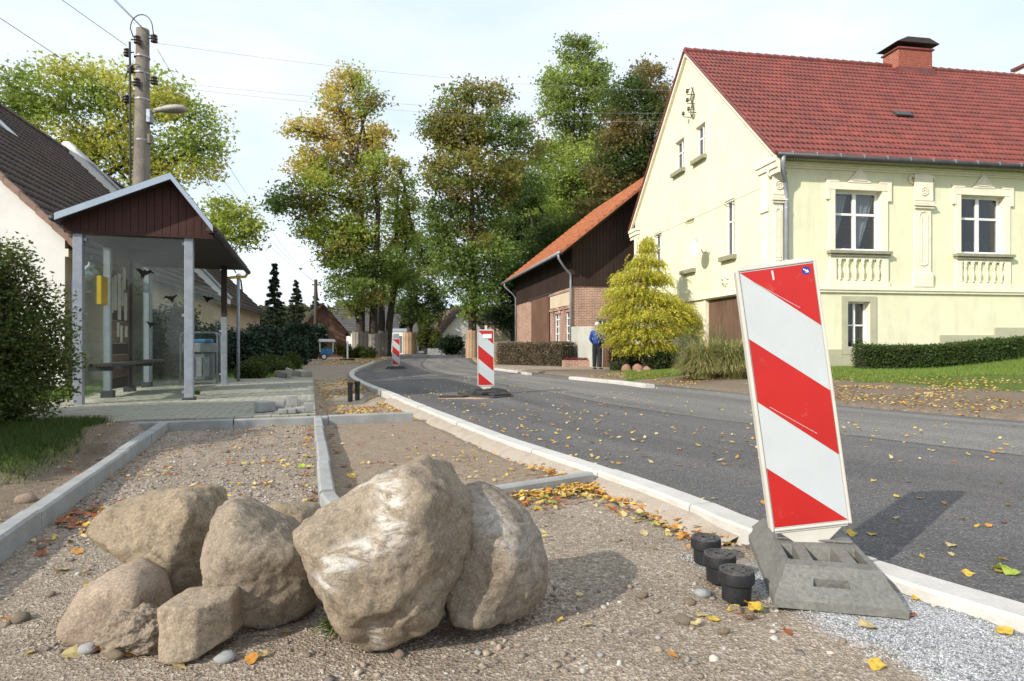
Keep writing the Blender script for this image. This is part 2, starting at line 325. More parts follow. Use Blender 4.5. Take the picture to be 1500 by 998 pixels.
def zg(X, Y, fine=True):
    X = np.asarray(X, float); Y = np.asarray(Y, float); u, v = uv(X, Y)
    dl = XL(Y)-.06 - X; dr = X - XR(Y)
    z = np.zeros_like(X)
    n1 = fbm(X, Y, 1.3, 3, 5)-.5
    # left side
    zl = .02*n1 + .0
    # bed between the kerbs is a little sunk, dips along the kerb
    zl = zl - .012*ss(.0, .25, dl)*(Y < 8)
    lk = leftk(X, Y)
    lawn = ss(.55, .75, lk + .25*(fbm(X, Y, 2.2, 3, 9)-.5))*ss(4.4, 4.9, Y+.5*(fbm(X, Y, 1.4, 2, 11)-.5))
    far = ss(3.1, 3.5, -u+1.0)*(v > .3)
    pit = ss(.05, .3, lk)*(1-lawn)*ss(2.0, 3, Y)*(1-ss(5.9, 6.8, Y))*(lk < 4)
    zl = zl - .09*pit + .07*lawn*(v < .3)
    corner = (u < -1.75)*(v < .75+.12*(u+1.75)*-1)*(u > -4.2)*(v > -1.2)
    zl = np.where(corner > 0, np.maximum(zl, .075*ss(-1.2, -.35, v)*ss(.06, .2, lk)), zl)
    pav = (u < .02)*(u > -3.9)*(v > .02)*(v < 10.5)*((u > -2.15)|(v > .8))
    zl = np.where(pav > 0, -.03, zl)
    zl = np.where((pav == 0)*(v > .02)*(u <= -3.9), .05, zl)
    ditch = ss(.0, .15, u)*ss(.05, .4, dl)*ss(.05, .3, v)*(1-ss(6.5, 9, v))
    zl = zl - ditch*(.13 + .05*n1*2)
    chips = ss(.0, .12, X - .98 + .4*(Y-2.05))*(1-ss(2.55, 2.75, Y))
    zl = zl + .012*chips
    zl = zl - .035*(1-ss(.16, .26, dl))*(Y > 2.9)*(Y < 13.5)
    # right side
    W = 1-ss(18.5, 22, Y + .0*X)
    zr = -.06 + .09*ss(0, .25, dr) + W*(.10*ss(.2, 1.6, dr)+.17*ss(1.6, 5.2, dr)) + .5*ss(9.5, 16, X)*ss(11, 15.5, Y)*W
    zr = zr + .05*n1*ss(0, .6, dr)*(1-ss(2.8, 3.6, dr))*W
    z = np.where(dr > 0, zr, zl)
    inroad = (dl < 0)*(dr <= 0)
    z = np.where(inroad > 0, -.09, z)
    # far country rises gently
    z = z + 6*ss(130, 420, np.hypot(X, Y))
    if fine:
        g = 1-ss(6, 14, np.abs(Y))
        z = z + np.where(inroad > 0, 0, 1)*g*(.014*(fbm(X, Y, 9, 3, 21)-.5) + .009*(fbm(X, Y, 38, 2, 31)-.5))
    return z
def gz(x, y): return float(zg(np.array([x]), np.array([y]))[0])
def grid_axis(lo, a, b, hi, st, g):
    xs = list(np.arange(a, b+1e-6, st)); s = st; x = b
    while x < hi: s *= g; x += s; xs.append(x)
    s = st; x = a; pre = []
    while x > lo: s *= g; x -= s; pre.append(x)
    return np.array(pre[::-1]+xs)
gx = grid_axis(-700, -3.0, 2.8, 700, .028, 1.038); gy = grid_axis(-60, 1.0, 4.8, 1000, .026, 1.022)
GX, GY = np.meshgrid(gx, gy); fx_, fy_ = GX.ravel(), GY.ravel(); GZ = zg(fx_, fy_)
nx_, ny_ = len(gx), len(gy); ii = (np.arange(ny_-1)[:, None]*nx_+np.arange(nx_-1)[None, :]).ravel()
FG = np.stack([ii, ii+1, ii+nx_+1, ii+nx_], 1)
u_, v_ = uv(fx_, fy_); lk_ = leftk(fx_, fy_); dl_ = XL(fy_)-fx_; dr_ = fx_-XR(fy_)
nn_ = fbm(fx_, fy_, 2.2, 3, 9)
def grass_mask(X, Y):
    u, v = uv(X, Y); lk = leftk(X, Y); dl = XL(Y)-X; dr = X-XR(Y); n = fbm(X, Y, 2.2, 3, 9)
    a = ss(.55, .75, lk+.25*(n-.5))*ss(4.4, 4.9, Y+.5*(fbm(X, Y, 1.4, 2, 11)-.5))*(v < .3)*(X < 0)
    b = (u < -3.7-.5*(n-.5))*(v >= .3)
    c = (dl > 3.0+1.5*(n-.5))*(v > 11)*(u < -1.5)
    d = ss(2.5, 2.9, dr+.8*(n-.5)+1.6*ss(19, 20, Y))*(1-ss(30, 34, Y)*(dr < 3))*(1-ss(19.5, 20.5, Y)*(1-ss(33, 34, Y)))
    e = (Y > 52)*((dl > 1)|(dr > 1))
    f = (dr > .5)*(Y > 31)*(Y < 52)
    k = (X > .175*Y)*(X < .275*Y)*(Y > 16.8)*(Y < 22.5)
    return np.clip(a+b+c+d+e+f+k, 0, 1)
G_ = grass_mask(fx_, fy_)
S_ = np.clip(ss(-.1, .1, u_+1.22*0)*(v_ < .0)*0 + ss(.02, .1, ((fx_-PO[0])*CX+(fy_-PO[1])*CY))*(fy_ < 7.9)*(fy_ > 3.6)*(dl_ > 0)*ss(-.2, .2, fy_-(3.72+.7*(fx_+.16))), 0, 1)
C_ = ss(.0, .10, fx_-.98+.4*(fy_-2.05)+.16*(fbm(fx_, fy_, 6, 3, 41)-.5))*(1-ss(2.5, 2.8, fy_))*(dl_ > -.05)
D_ = np.clip((dr_ > 0)*(fy_ < 24)*1.0 + ss(.2, .4, lk_)*(fy_ < 7.2), 0, 1)          # dark loam
def groundmat():
    m, t, b, out = newmat('ground_soil'); co = t.nodes.new('ShaderNodeTexCoord').outputs['Object']
    def att(n): a = t.nodes.new('ShaderNodeAttribute'); a.attribute_name = n; return a.outputs['Fac']
    def noise(s, d=5, r=.6): n = N(t, 'ShaderNodeTexNoise', Scale=s, Detail=d, Roughness=r); t.links.new(co, n.inputs['Vector']); return n.outputs['Fac']
    def vor(s): v = N(t, 'ShaderNodeTexVoronoi', Scale=s); t.links.new(co, v.inputs['Vector']); return v
    v1 = vor(95); v2 = vor(240); big = noise(1.6, 6); mid = noise(22, 5, .7); v3 = vor(34)
    sepc = t.nodes.new('ShaderNodeSeparateColor'); t.links.new(v1.outputs['Color'], sepc.inputs[0])
    sep2 = t.nodes.new('ShaderNodeSeparateColor'); t.links.new(v2.outputs['Color'], sep2.inputs[0])
    grav = ramp(t, sepc.outputs[0], [(0, (.235,.19,.145)), (.45, (.315,.262,.208)), (.8, (.375,.32,.255)), (1, (.53,.475,.40))])
    g2 = ramp(t, sep2.outputs[0], [(0, (.80,)*3), (1, (1.18,)*3)])
    soil = mix(t, 1.0, grav, g2, 'MULTIPLY')
    soil = mix(t, 1.0, soil, ramp(t, big, [(.3, (.78,.76,.74)), (.7, (1.12,1.1,1.08))]), 'MULTIPLY')
    sand = mix(t, ramp(t, mid, [(.3, (0,)*3), (.72, (1,)*3)]), (.36,.285,.21), (.22,.17,.125)); sand = mix(t, 1.0, sand, g2, 'MULTIPLY')
    loam = mix(t, ramp(t, mid, [(.3, (0,)*3), (.7, (1,)*3)]), (.27,.215,.16), (.145,.11,.08)); loam = mix(t, .6, loam, g2, 'MULTIPLY')
    chip = ramp(t, sep2.outputs[1], [(0, (.16,.17,.19)), (.4, (.36,.37,.38)), (.8, (.54,.54,.54)), (1, (.72,.72,.72))])
    gr = mix(t, ramp(t, mid, [(.3, (0,)*3), (.7, (1,)*3)]), (.12,.18,.03), (.07,.10,.02)); gr = mix(t, ramp(t, big, [(.55, (0,)*3), (.7, (.45,)*3)]), gr, (.15,.13,.05))
    c = mix(t, att('sand'), soil, sand); c = mix(t, att('loam'), c, loam); c = mix(t, att('chip'), c, chip); c = mix(t, att('grass'), c, gr)
    t.links.new(c, b.inputs['Base Color']); b.inputs['Roughness'].default_value = .95; b.inputs['Specular IOR Level'].default_value = .2
    h = N(t, 'ShaderNodeMath', _operation='ADD'); t.links.new(v1.outputs['Distance'], h.inputs[0]); t.links.new(mid, h.inputs[1])
    p = bump(t, b, h.outputs[0], .7, .012); bump(t, b, v2.outputs['Distance'], .6, .005, p)
    return m
M['ground'] = groundmat()
o = np_mesh('ground', np.stack([fx_, fy_, GZ], 1), FG, M['ground'], smooth=True, attrs={'grass': G_, 'sand': S_, 'chip': C_, 'loam': D_}); o['kind'] = 'structure'

# ---------------------------------------------------------------- road
def roadmat():
    m, t, b, out = newmat('asphalt'); co = t.nodes.new('ShaderNodeTexCoord').outputs['Object']
    a = t.nodes.new('ShaderNodeAttribute'); a.attribute_name = 'across'
    a2 = t.nodes.new('ShaderNodeAttribute'); a2.attribute_name = 'along'
    cb = t.nodes.new('ShaderNodeCombineXYZ'); t.links.new(a.outputs['Fac'], cb.inputs[0]); t.links.new(a2.outputs['Fac'], cb.inputs[1])
    mpn = N(t, 'ShaderNodeMapping', Scale=(9, .13, 1)); t.links.new(cb.outputs[0], mpn.inputs[0])
    st = N(t, 'ShaderNodeTexNoise', Scale=1.0, Detail=5); t.links.new(mpn.outputs[0], st.inputs['Vector'])
    v = N(t, 'ShaderNodeTexVoronoi', Scale=130); t.links.new(co, v.inputs['Vector']); sc = t.nodes.new('ShaderNodeSeparateColor'); t.links.new(v.outputs['Color'], sc.inputs[0])
    n = N(t, 'ShaderNodeTexNoise', Scale=1.1, Detail=8, Roughness=.7); t.links.new(co, n.inputs['Vector'])
    lane = ramp(t, a.outputs['Fac'], [(0, (.105,.101,.102)), (.455, (.115,.110,.110)), (.465, (.05,.05,.05)), (.475, (.165,.157,.15)), (.93, (.175,.166,.158)), (.97, (.10,.10,.10))])
    c = mix(t, 1.0, lane, ramp(t, st.outputs['Fac'], [(.3, (.72,)*3), (.7, (1.35,1.33,1.3))]), 'MULTIPLY')
    c = mix(t, 1.0, c, ramp(t, sc.outputs[0], [(0, (.55,)*3), (.8, (1.1,)*3), (1, (2.0,2.0,1.95))]), 'MULTIPLY')
    c = mix(t, ramp(t, n.outputs['Fac'], [(.54, (0,)*3), (.75, (.5,)*3)]), c, (.17,.155,.14))
    t.links.new(c, b.inputs['Base Color']); b.inputs['Roughness'].default_value = .82; b.inputs['Specular IOR Level'].default_value = .35
    bump(t, b, v.outputs['Distance'], .6, .006); return m
M['road'] = roadmat()
ys = np.concatenate([np.arange(-11, 8, .25), np.arange(8, 60, .5), np.arange(60, 590, 5)]); ts = np.linspace(0, 1, 25)
YY = np.repeat(ys[:, None], 25, 1); TT = np.repeat(ts[None, :], len(ys), 0)
a0, a1 = XL(YY)+.03, XR(YY)+.02*np.sin(YY*7); XX = a0+(a1-a0)*TT
ZZ = RZ + .02*np.sin(math.pi*TT) + .006*(fbm(XX, YY, .6, 2, 3)-.5) + 6*ss(130, 420, np.hypot(XX, YY))
ii = (np.arange(len(ys)-1)[:, None]*25+np.arange(24)[None, :]).ravel()
o = np_mesh('road', np.stack([XX, YY, ZZ], 2).reshape(-1, 3), np.stack([ii, ii+1, ii+26, ii+25], 1), M['road'], smooth=True, attrs={'across': TT.ravel(), 'along': YY.ravel()}); o['kind'] = 'structure'
def rz(x, y):
    t = (x-float(XL(y))-.03)/(float(XR(y))-float(XL(y))-.03); return RZ+.02*math.sin(math.pi*max(0, min(1, t)))+.001

# ---------------------------------------------------------------- kerb along the new asphalt, one stone at a time
def resample(pts, step):
    out = []; acc = 0; pts = [Vector((p[0], p[1], 0)) for p in pts]; out.append(pts[0].copy())
    for a, b in zip(pts, pts[1:]):
        L_ = (b-a).length; t = step-acc
        while t <= L_: out.append(a+(b-a)*(t/L_)); t += step
        acc = L_-(t-step)
    return out
def smooth_line(pts, n=14):
    pts = [Vector((p[0], p[1], 0)) for p in pts]; q = []
    for i in range(len(pts)-1):
        p0 = pts[max(i-1, 0)]; p1 = pts[i]; p2 = pts[i+1]; p3 = pts[min(i+2, len(pts)-1)]
        for k in range(n):
            t = k/n; q.append(.5*((2*p1)+(p2-p0)*t+(2*p0-5*p1+4*p2-p3)*t*t+(3*p1-p0-3*p2+p3)*t**3))
    q.append(pts[-1]); return q
def kerb(name, line, w, top, bottom, stone, mat, part='kerbstone', r=.012, jit=.006, gap=.012):
    root = bpy.data.objects.new(name, None); COL.objects.link(root); root['kind'] = 'structure'
    pts = resample(line, stone/4); k = 0
    while k+4 < len(pts):
        seg = pts[k:k+5]; a, b = seg[0], seg[-1]; dz = random.uniform(-jit, jit); sh = random.uniform(-jit, jit); mb = MB(); vs = []
        for i, p in enumerate(seg):
            d = (seg[min(i+1, 4)]-seg[max(i-1, 0)]).normalized(); n = Vector((-d.y, d.x, 0)); c = p.copy()
            if i == 0: c += d*gap/2
            if i == 4: c -= d*gap/2
            h = w/2
            for off, z in ((-h, bottom), (-h, top-r), (-h+r, top), (h-r, top), (h, top-r), (h, bottom)):
                q = c+n*(off+sh); vs.append((q.x, q.y, z+dz))
        fs = [(i*6+j, i*6+j+1, i*6+7+j, i*6+6+j) for i in range(4) for j in range(5)]+[(0,1,2,3,4,5), (24,25,26,27,28,29)]
        mb.add(vs, fs).build(part, mat, root); k += 4
    return root
kl = smooth_line([(1.9, 1.65), *[p for p in KL]][::1])
kerb('kerb_along_new_road', kl, .15, KZ, -.14, 1.0, M['kerbnew'])
# concrete haunch behind the kerb
hl = [p+Vector((-.115*CX, -.115*CY, 0)) for p in smooth_line([p for p in KL if 2.75 < p[1] < 13])]
mb = MB(); vs = []
for p in hl:
    for off, z in ((-.09, -.045), (-.04, .0), (.05, .032)): vs.append((p.x+off*CX, p.y+off*CY, z-.004-.06*max(0, 3.3-p.y)+.006*mnoise.noise(Vector((p.x*3, p.y*3, 0)))))
n = len(hl); mb.add(vs, [(i*3+j, i*3+j+1, i*3+4+j, i*3+3+j) for i in range(n-1) for j in range(2)]).build('kerb_concrete_haunch', pm('sandy_concrete', (.40,.35,.29), (.33,.28,.225), 6, .9, .4, 80, .005), smooth=True)['kind'] = 'structure'
# far side kerb: two bright new lengths
kerb('kerb_on_far_roadside', [P(838, 552, .04), P(905, 558, .04), P(978, 567, .04)], .22, .045, -.1, 1.0, M['kerbnew'])
kerb('kerb_before_brown_hedge', [P(722, 539, .04), P(755, 543, .04), P(784, 548, .04)], .16, .045, -.1, 1.0, M['kerbnew'])
# edging of the beds
Pc0 = P(650, 602, .09); Pc1 = P(466, 609, .09); Pc2 = P(190, 619, .09)
kerb('edging_across_the_bed', [Pc2, Pc1, Pc0], .08, .09, -.1, 1.0, M['kerbgrey'])
kerb('edging_between_the_beds', [(Pc1[0]+.01, Pc1[1]-.06), P(482, 728, .09), (-.45, 1.95+.75)], .085, .092, -.1, 1.0, M['kerbgrey'])
kerb('edging_left_of_the_bed', [P(240, 617, .09), LK1, (LK1[0]+.367*1.6, LK1[1]-1.6)], .09, .091, -.1, 1.0, M['kerbgrey'])
pA, pB = P(866, 692, .055), P(710, 716, .055)
kerb('edging_beside_the_boulders', [pA, pB, (pB[0]-.9, pB[1]-.62*0-.30)], .075, .055, -.1, .86, M['kerbgrey'])

# ---------------------------------------------------------------- paved area of the stop, stone by stone
pv = bpy.data.objects.new('paving_at_bus_stop', None); COL.objects.link(pv); pv['kind'] = 'structure'
mb = MB(); hx, hy, hz, c_ = .0955, .0455, .04, .007
mb.add([(-hx,-hy,-hz),(hx,-hy,-hz),(hx,hy,-hz),(-hx,hy,-hz),(-hx,-hy,-c_),(hx,-hy,-c_),(hx,hy,-c_),(-hx,hy,-c_),(-hx+c_,-hy+c_,0),(hx-c_,-hy+c_,0),(hx-c_,hy-c_,0),(-hx+c_,hy-c_,0)],
    [(0,1,5,4),(1,2,6,5),(2,3,7,6),(3,0,4,7),(4,5,9,8),(5,6,10,9),(6,7,11,10),(7,4,8,11),(8,9,10,11)])
pm_ = mb.mesh('paving_stone', M['paver']); base = np.array(mb.v); bf = mb.f; ang = math.atan2(CY, CX)
VV = []; FF = []; cnt = 0; rest = []
def pave_z(u, v): return .086-.022*max(0, -u-1.6)+.004*math.sin(u*2.1+v*1.3)
for r in range(100):
    for c in range(-20, 1):
        u = c*.2-.1+(0 if r % 2 else -.1); v = .09+r*.1
        if u > -.09 or u < -3.85-.15*math.sin(r*.7): continue
        if r < 6 and u < -2.2-.1*r*random.random(): continue
        x = PO[0]+u*CX+v*AX; y = PO[1]+u*CY+v*AY; z = pave_z(u, v)+random.uniform(-.003, .003)
        if cnt < 296:
            o = link('paving_stone', pm_, pv); o.location = (x, y, z); o.rotation_euler = (random.uniform(-.02,.02), random.uniform(-.02,.02), ang); cnt += 1
        else: rest.append((x, y, z))
R2 = np.array([[math.cos(ang), -math.sin(ang)], [math.sin(ang), math.cos(ang)]])
bb = base.copy(); bb[:, :2] = bb[:, :2] @ R2.T
rest = np.array(rest); VV = (rest[:, None, :]+bb[None]).reshape(-1, 3); bf_ = np.array(bf)
FFa = (bf_[None]+(np.arange(len(rest))*12)[:, None, None]).reshape(-1, 4)
o = np_mesh('further_paving_stones', VV, FFa, M['paver'], pv); o['kind'] = 'stuff'
# loose stones left on the paving
def block(px, py, z, s, rzv, tilt, label, grp, mat='kerbgrey'):
    x, y = P(px, py, z); m = MB().box(-s[0]/2, s[0]/2, -s[1]/2, s[1]/2, 0, s[2])
    o = m.build('paving_block', M[mat], bevel=.006); o.location = (x, y, z); o.rotation_euler = (tilt, 0, rzv); tag(o, label, 'paving block', grp)
for a in [(388,603,.088,(.22,.11,.12),.9,'grey paving block lying askew at the left of the loose row'),(405,600,.088,(.2,.1,.11),.25,'grey paving block lying behind the leftmost one'),
          (428,595,.088,(.14,.1,.14),.3,'upright dark grey paving block behind the row of loose ones'),(414,606,.088,(.1,.1,.055),.3,'first low grey block in the row at the paving edge'),
          (427,605.5,.088,(.1,.1,.055),.3,'second low grey block in the row at the paving edge'),(440,604.5,.088,(.1,.1,.06),.3,'third low grey block in the row at the paving edge'),
          (452,602,.088,(.11,.1,.10),.3,'last grey block of the row right at the paving corner')]:
    block(a[0], a[1], a[2], a[3], a[4], 0, a[5], 'loose grey blocks on the paving edge')
for i, a in enumerate([(411,551,'grey paver at the left foot of the rubble heap'),(421,548,'pale paver tipped up on top of the rubble heap'),(430,551,'buff paver in the middle of the rubble heap'),(439,550,'grey paver leaning in the rubble heap right side'),(448,552,'small broken paver at the right foot of the rubble heap'),(417,553,'grey paver lying low before the rubble heap')]):
    block(a[0], a[1], .09+(.1 if i == 1 else 0), (.3,.16,.14), random.uniform(0, 3), .35*(i in (1, 3)), a[2], 'broken pavers heaped behind the paving', 'paver')

# ================================================================ BOULDERS
def rockmat(name, c1, c2, dark, white=0.0, sand=(.38,.31,.225)):
    m, t, b, out = newmat(name); co = t.nodes.new('ShaderNodeTexCoord').outputs['Object']
    def noise(s, d=6, r=.6, dist=0): n = N(t, 'ShaderNodeTexNoise', Scale=s, Detail=d, Roughness=r, Distortion=dist); t.links.new(co, n.inputs['Vector']); return n.outputs['Fac']
    big = noise(4.5, 8, .6, .6); mid = noise(26, 8, .7); fine = noise(130, 5, .75)
    c = mix(t, ramp(t, big, [(.35, (0,)*3), (.65, (1,)*3)]), c1, c2)
    c = mix(t, ramp(t, mid, [(.50, (0,)*3), (.66, (.8,)*3)]), c, dark)
    c = mix(t, 1.0, c, ramp(t, fine, [(.3, (.70,)*3), (.7, (1.22,)*3)]), 'MULTIPLY')
    ve = N(t, 'ShaderNodeTexVoronoi', Scale=170); t.links.new(co, ve.inputs['Vector']); se = t.nodes.new('ShaderNodeSeparateColor'); t.links.new(ve.outputs['Color'], se.inputs[0]); c = mix(t, 1.0, c, ramp(t, se.outputs[0], [(0, (.84,)*3), (.5, (1.0,)*3), (.85, (1.04,)*3), (1, (1.3,1.27,1.23))]), 'MULTIPLY')
    c = mix(t, ramp(t, noise(2.6, 7, .65, 1.2), [(.52, (0,)*3), (.66, (.4,)*3)]), c, sand)
    if white:
        mpn = N(t, 'ShaderNodeMapping', Rotation=(0, .9, 0), Scale=(1.2, 1, 3.4)); t.links.new(co, mpn.inputs[0])
        s = N(t, 'ShaderNodeTexNoise', Scale=9, Detail=10, Roughness=.8, Distortion=.5); t.links.new(mpn.outputs[0], s.inputs['Vector'])
        at = t.nodes.new('ShaderNodeAttribute'); at.attribute_name = 'scrape'
        f = N(t, 'ShaderNodeMath', _operation='MULTIPLY'); t.links.new(ramp(t, s.outputs['Fac'], [(.44, (0,)*3), (.58, (white,)*3)]), f.inputs[0]); t.links.new(at.outputs['Fac'], f.inputs[1])
        c = mix(t, f.outputs[0], c, (.68, .66, .62))
    t.links.new(c, b.inputs['Base Color']); b.inputs['Roughness'].default_value = .92; b.inputs['Specular IOR Level'].default_value = .2
    h = N(t, 'ShaderNodeMath', _operation='ADD'); t.links.new(mid, h.inputs[0]); h2 = N(t, 'ShaderNodeMath', _operation='MULTIPLY'); h2.inputs[1].default_value = .5
    t.links.new(fine, h2.inputs[0]); t.links.new(h2.outputs[0], h.inputs[1]); bump(t, b, h.outputs[0], .8, .010); return m
RK = [rockmat('boulder_stone_a', (0.275,0.219,0.151), (0.332,0.268,0.191), (0.144,0.115,0.080)),
      rockmat('boulder_stone_b', (0.303,0.254,0.194), (0.231,0.188,0.141), (0.130,0.105,0.080)),
      rockmat('boulder_stone_c', (0.310,0.254,0.188), (0.252,0.202,0.144), (0.144,0.118,0.087), white=.75),
      rockmat('boulder_stone_d', (0.296,0.254,0.204), (0.238,0.188,0.137), (0.123,0.105,0.087), white=.35),
      rockmat('boulder_stone_e', (0.398,0.314,0.241), (0.332,0.261,0.198), (0.260,0.202,0.154), sand=(0.275,0.216,0.154)),
      rockmat('boulder_stone_f', (0.318,0.258,0.188), (0.361,0.296,0.221), (0.188,0.150,0.111))]
def boulder(name, outline, Yc, thick, mat, label, extra=(), p=14, rough=.018, seed=0, tilt=.25, creases=(), scrape=None, sub=6, cat='boulder'):
    """smooth-edged polyhedral stone: one bounding plane per edge of its side view, plus the planes in extra (normal, distance)"""
    pts = [((x-750)/F*Yc, H+(HY-y)/F*Yc) for x, y in outline]; cx = sum(q[0] for q in pts)/len(pts); cz = sum(q[1] for q in pts)/len(pts)
    pl = []
    for i in range(len(pts)):
        a, b = Vector((pts[i][0]-cx, pts[i][1]-cz)), Vector((pts[(i+1) % len(pts)][0]-cx, pts[(i+1) % len(pts)][1]-cz)); e = b-a; n = Vector((e.y, -e.x)).normalized(); d = n.dot(a)
        if d < 0: n = -n; d = -d
        k = tilt*math.sin(i*2.3+seed); l = math.sqrt(1+k*k); pl.append((n.x/l, k/l, n.y/l, d*1.02/l))
    for n, d in [((0.1,-1,.1), thick), ((-.1,1,0), thick)]+list(extra):
        v = Vector(n).normalized(); pl.append((v.x, v.y, v.z, d))
    bm = bmesh.new(); bmesh.ops.create_icosphere(bm, subdivisions=sub, radius=1); co = np.array([v.co[:] for v in bm.verts])
    pl = np.array(pl); dd = np.maximum(co@pl[:, :3].T, 0)/pl[:, 3][None]
    p = p*1.9; R = (np.sum(dd**p, 1))**(-1/p); V = co*R[:, None]
    off = Vector((seed*3.1, seed*1.7, 0)); D = np.zeros(len(V))
    for i, v in enumerate(V):
        q = Vector(v)
        D[i] = mnoise.fractal(q*4.5+off, 1.0, 2.0, 4)*rough + (mnoise.fractal(q*26+off, .8, 2.0, 3))*rough*.22
        w = mnoise.noise(q*9-off); D[i] -= max(0, .12-abs(w))*rough*1.5*(mnoise.noise(q*3+off*2) > 0)
    for (ax, az, bx, bz, depth, width) in creases:        # grooves running over the front, given in the side view
        A = np.array([(ax-750)/F*Yc-cx, H+(HY-az)/F*Yc-cz]); B = np.array([(bx-750)/F*Yc-cx, H+(HY-bz)/F*Yc-cz]); pq = V[:, [0, 2]]
        tt = np.clip(((pq-A)@(B-A))/((B-A)@(B-A)), 0, 1); ds = np.hypot(*(pq-A-tt[:, None]*(B-A)).T) ; D -= depth*np.exp(-(ds/width)**2)*(V[:, 1] < .1)*np.sin(math.pi*np.clip(tt*.9+.05, 0, 1))
    V = V+co*D[:, None]
    for v, c in zip(bm.verts, V): v.co = c
    me = bpy.data.meshes.new(name); bm.to_mesh(me); bm.free(); me.materials.append(mat); me.polygons.foreach_set('use_smooth', [True]*len(me.polygons))
    if scrape:
        a = me.attributes.new('scrape', 'FLOAT', 'POINT'); vals = np.zeros(len(V))
        for (x, y, r1, r2, an) in scrape:
            sx, sz = (x-750)/F*Yc-cx, H+(HY-y)/F*Yc-cz; dx = V[:, 0]-sx; dz = V[:, 2]-sz; ca, sa = math.cos(an), math.sin(an); k = Yc/F
            vals = np.maximum(vals, np.exp(-(((dx*ca+dz*sa)/(r1*k))**2+((-dx*sa+dz*ca)/(r2*k))**2)))
        a.data.foreach_set('value', np.clip(vals*1.5, 0, 1).astype(np.float32))
    o = link(name, me); o.location = (cx, Yc, cz); tag(o, label, cat, 'field boulders dumped in front of the unfinished path'); return o
boulder('boulder', [(441,800),(448,762),(495,735),(560,695),(607,675),(648,700),(688,750),(694,800),(672,850),(640,905),(600,925),(560,940),(530,922),(462,880)], 1.99, .225, RK[2],
    'biggest grey brown boulder in the middle with white scrape marks on top', extra=[((-.30,-.72,.62), .225), ((.62,-.7,-.1), .21), ((.2,-.8,-.6), .225), ((.9,-.45,.05), .215), ((-.75,-.6,-.3), .235)], p=13, seed=1,
    creases=[(545,900,640,835,.022,.016),(640,835,668,800,.016,.02),(500,735,530,800,.006,.03)], scrape=[(585,725,22,48,.25),(545,780,60,16,.35),(500,820,30,14,.5),(566,905,8,26,.15),(520,710,40,10,.5)], rough=.026)
boulder('boulder', [(645,750),(672,716),(704,716),(745,734),(782,778),(798,828),(795,872),(757,900),(700,902),(658,893),(646,850)], 2.16, .215, RK[3],
    'round brown boulder leaning behind the right side of the biggest one', extra=[((.6,-.75,-.3), .185), ((.4,-.6,.7), .20), ((-.2,-.9,.1), .2)], p=9, seed=2, scrape=[(735,760,40,18,-.7),(770,800,20,30,0)], rough=.022)
boulder('boulder', [(148,775),(170,738),(245,715),(283,711),(305,725),(322,760),(330,830),(318,868),(262,871),(215,835),(160,800)], 2.33, .165, RK[0],
    'flat wedge shaped sandy boulder at the left, propped on the low stone', extra=[((-.2,-.8,.55), .15), ((.75,-.6,-.2), .17), ((-.5,-.7,-.5), .17)], p=16, seed=3, creases=[(190,815,240,845,.012,.02)], rough=.022, tilt=.35)
boulder('boulder', [(301,785),(310,748),(345,734),(385,752),(430,782),(458,830),(462,880),(440,905),(385,903),(345,880),(318,835)], 2.145, .155, RK[1],
    'egg shaped greyish boulder standing left of the biggest one', extra=[((.5,-.8,-.2), .15), ((-.6,-.6,.5), .16), ((.35,-.6,.7), .15)], p=10, seed=4, rough=.02)
boulder('boulder', [(388,752),(402,736),(430,735),(456,745),(460,785),(440,800),(395,790)], 3.05, .10, RK[0], 'small pale boulder peeping out behind the egg shaped one', p=8, seed=5, rough=.012, sub=5)
boulder('boulder', [(110,912),(124,874),(152,841),(198,836),(220,850),(230,885),(224,920),(172,930),(124,922)], 2.06, .11, RK[4],
    'low smooth tan boulder under the wedge shaped one at far left', extra=[((-.5,-.7,.5), .125), ((.3,-.7,.65), .14)], p=8, seed=6, rough=.012, sub=5)
boulder('boulder', [(240,886),(256,876),(314,872),(338,876),(340,930),(316,946),(251,956),(245,925)], 1.92, .088, RK[5],
    'small squared stone block with flat faces in front of the others', extra=[((-.42,-.9,.12), .095), ((.75,-.65,.05), .085), ((0,-.25,.97), .105)], p=26, seed=7, rough=.010, sub=5, tilt=.1)
# heap of crumbly soil against the low boulder
bm = bmesh.new(); bmesh.ops.create_icosphere(bm, subdivisions=6, radius=1)
for v in bm.verts:
    q = v.co.copy(); r = 1+.22*mnoise.fractal(q*3, 1, 2, 5)+.05*mnoise.noise(q*17); v.co = Vector((q.x*.115*r, q.y*.09*r, q.z*.075*r))
me = bpy.data.meshes.new('soil_heap'); bm.to_mesh(me); bm.free(); me.materials.append(pm('crumbly_soil', (.24,.19,.14), (.31,.25,.19), 16, .95, .9, 70, .012, fine=.4)); me.polygons.foreach_set('use_smooth', [True]*len(me.polygons))
o = link('soil_heap', me); x, y = P(196, 944, .0); o.location = (x, y+.03, .02); tag(o, 'small heap of crumbly soil between the low tan stone and the squared block', 'soil heap')

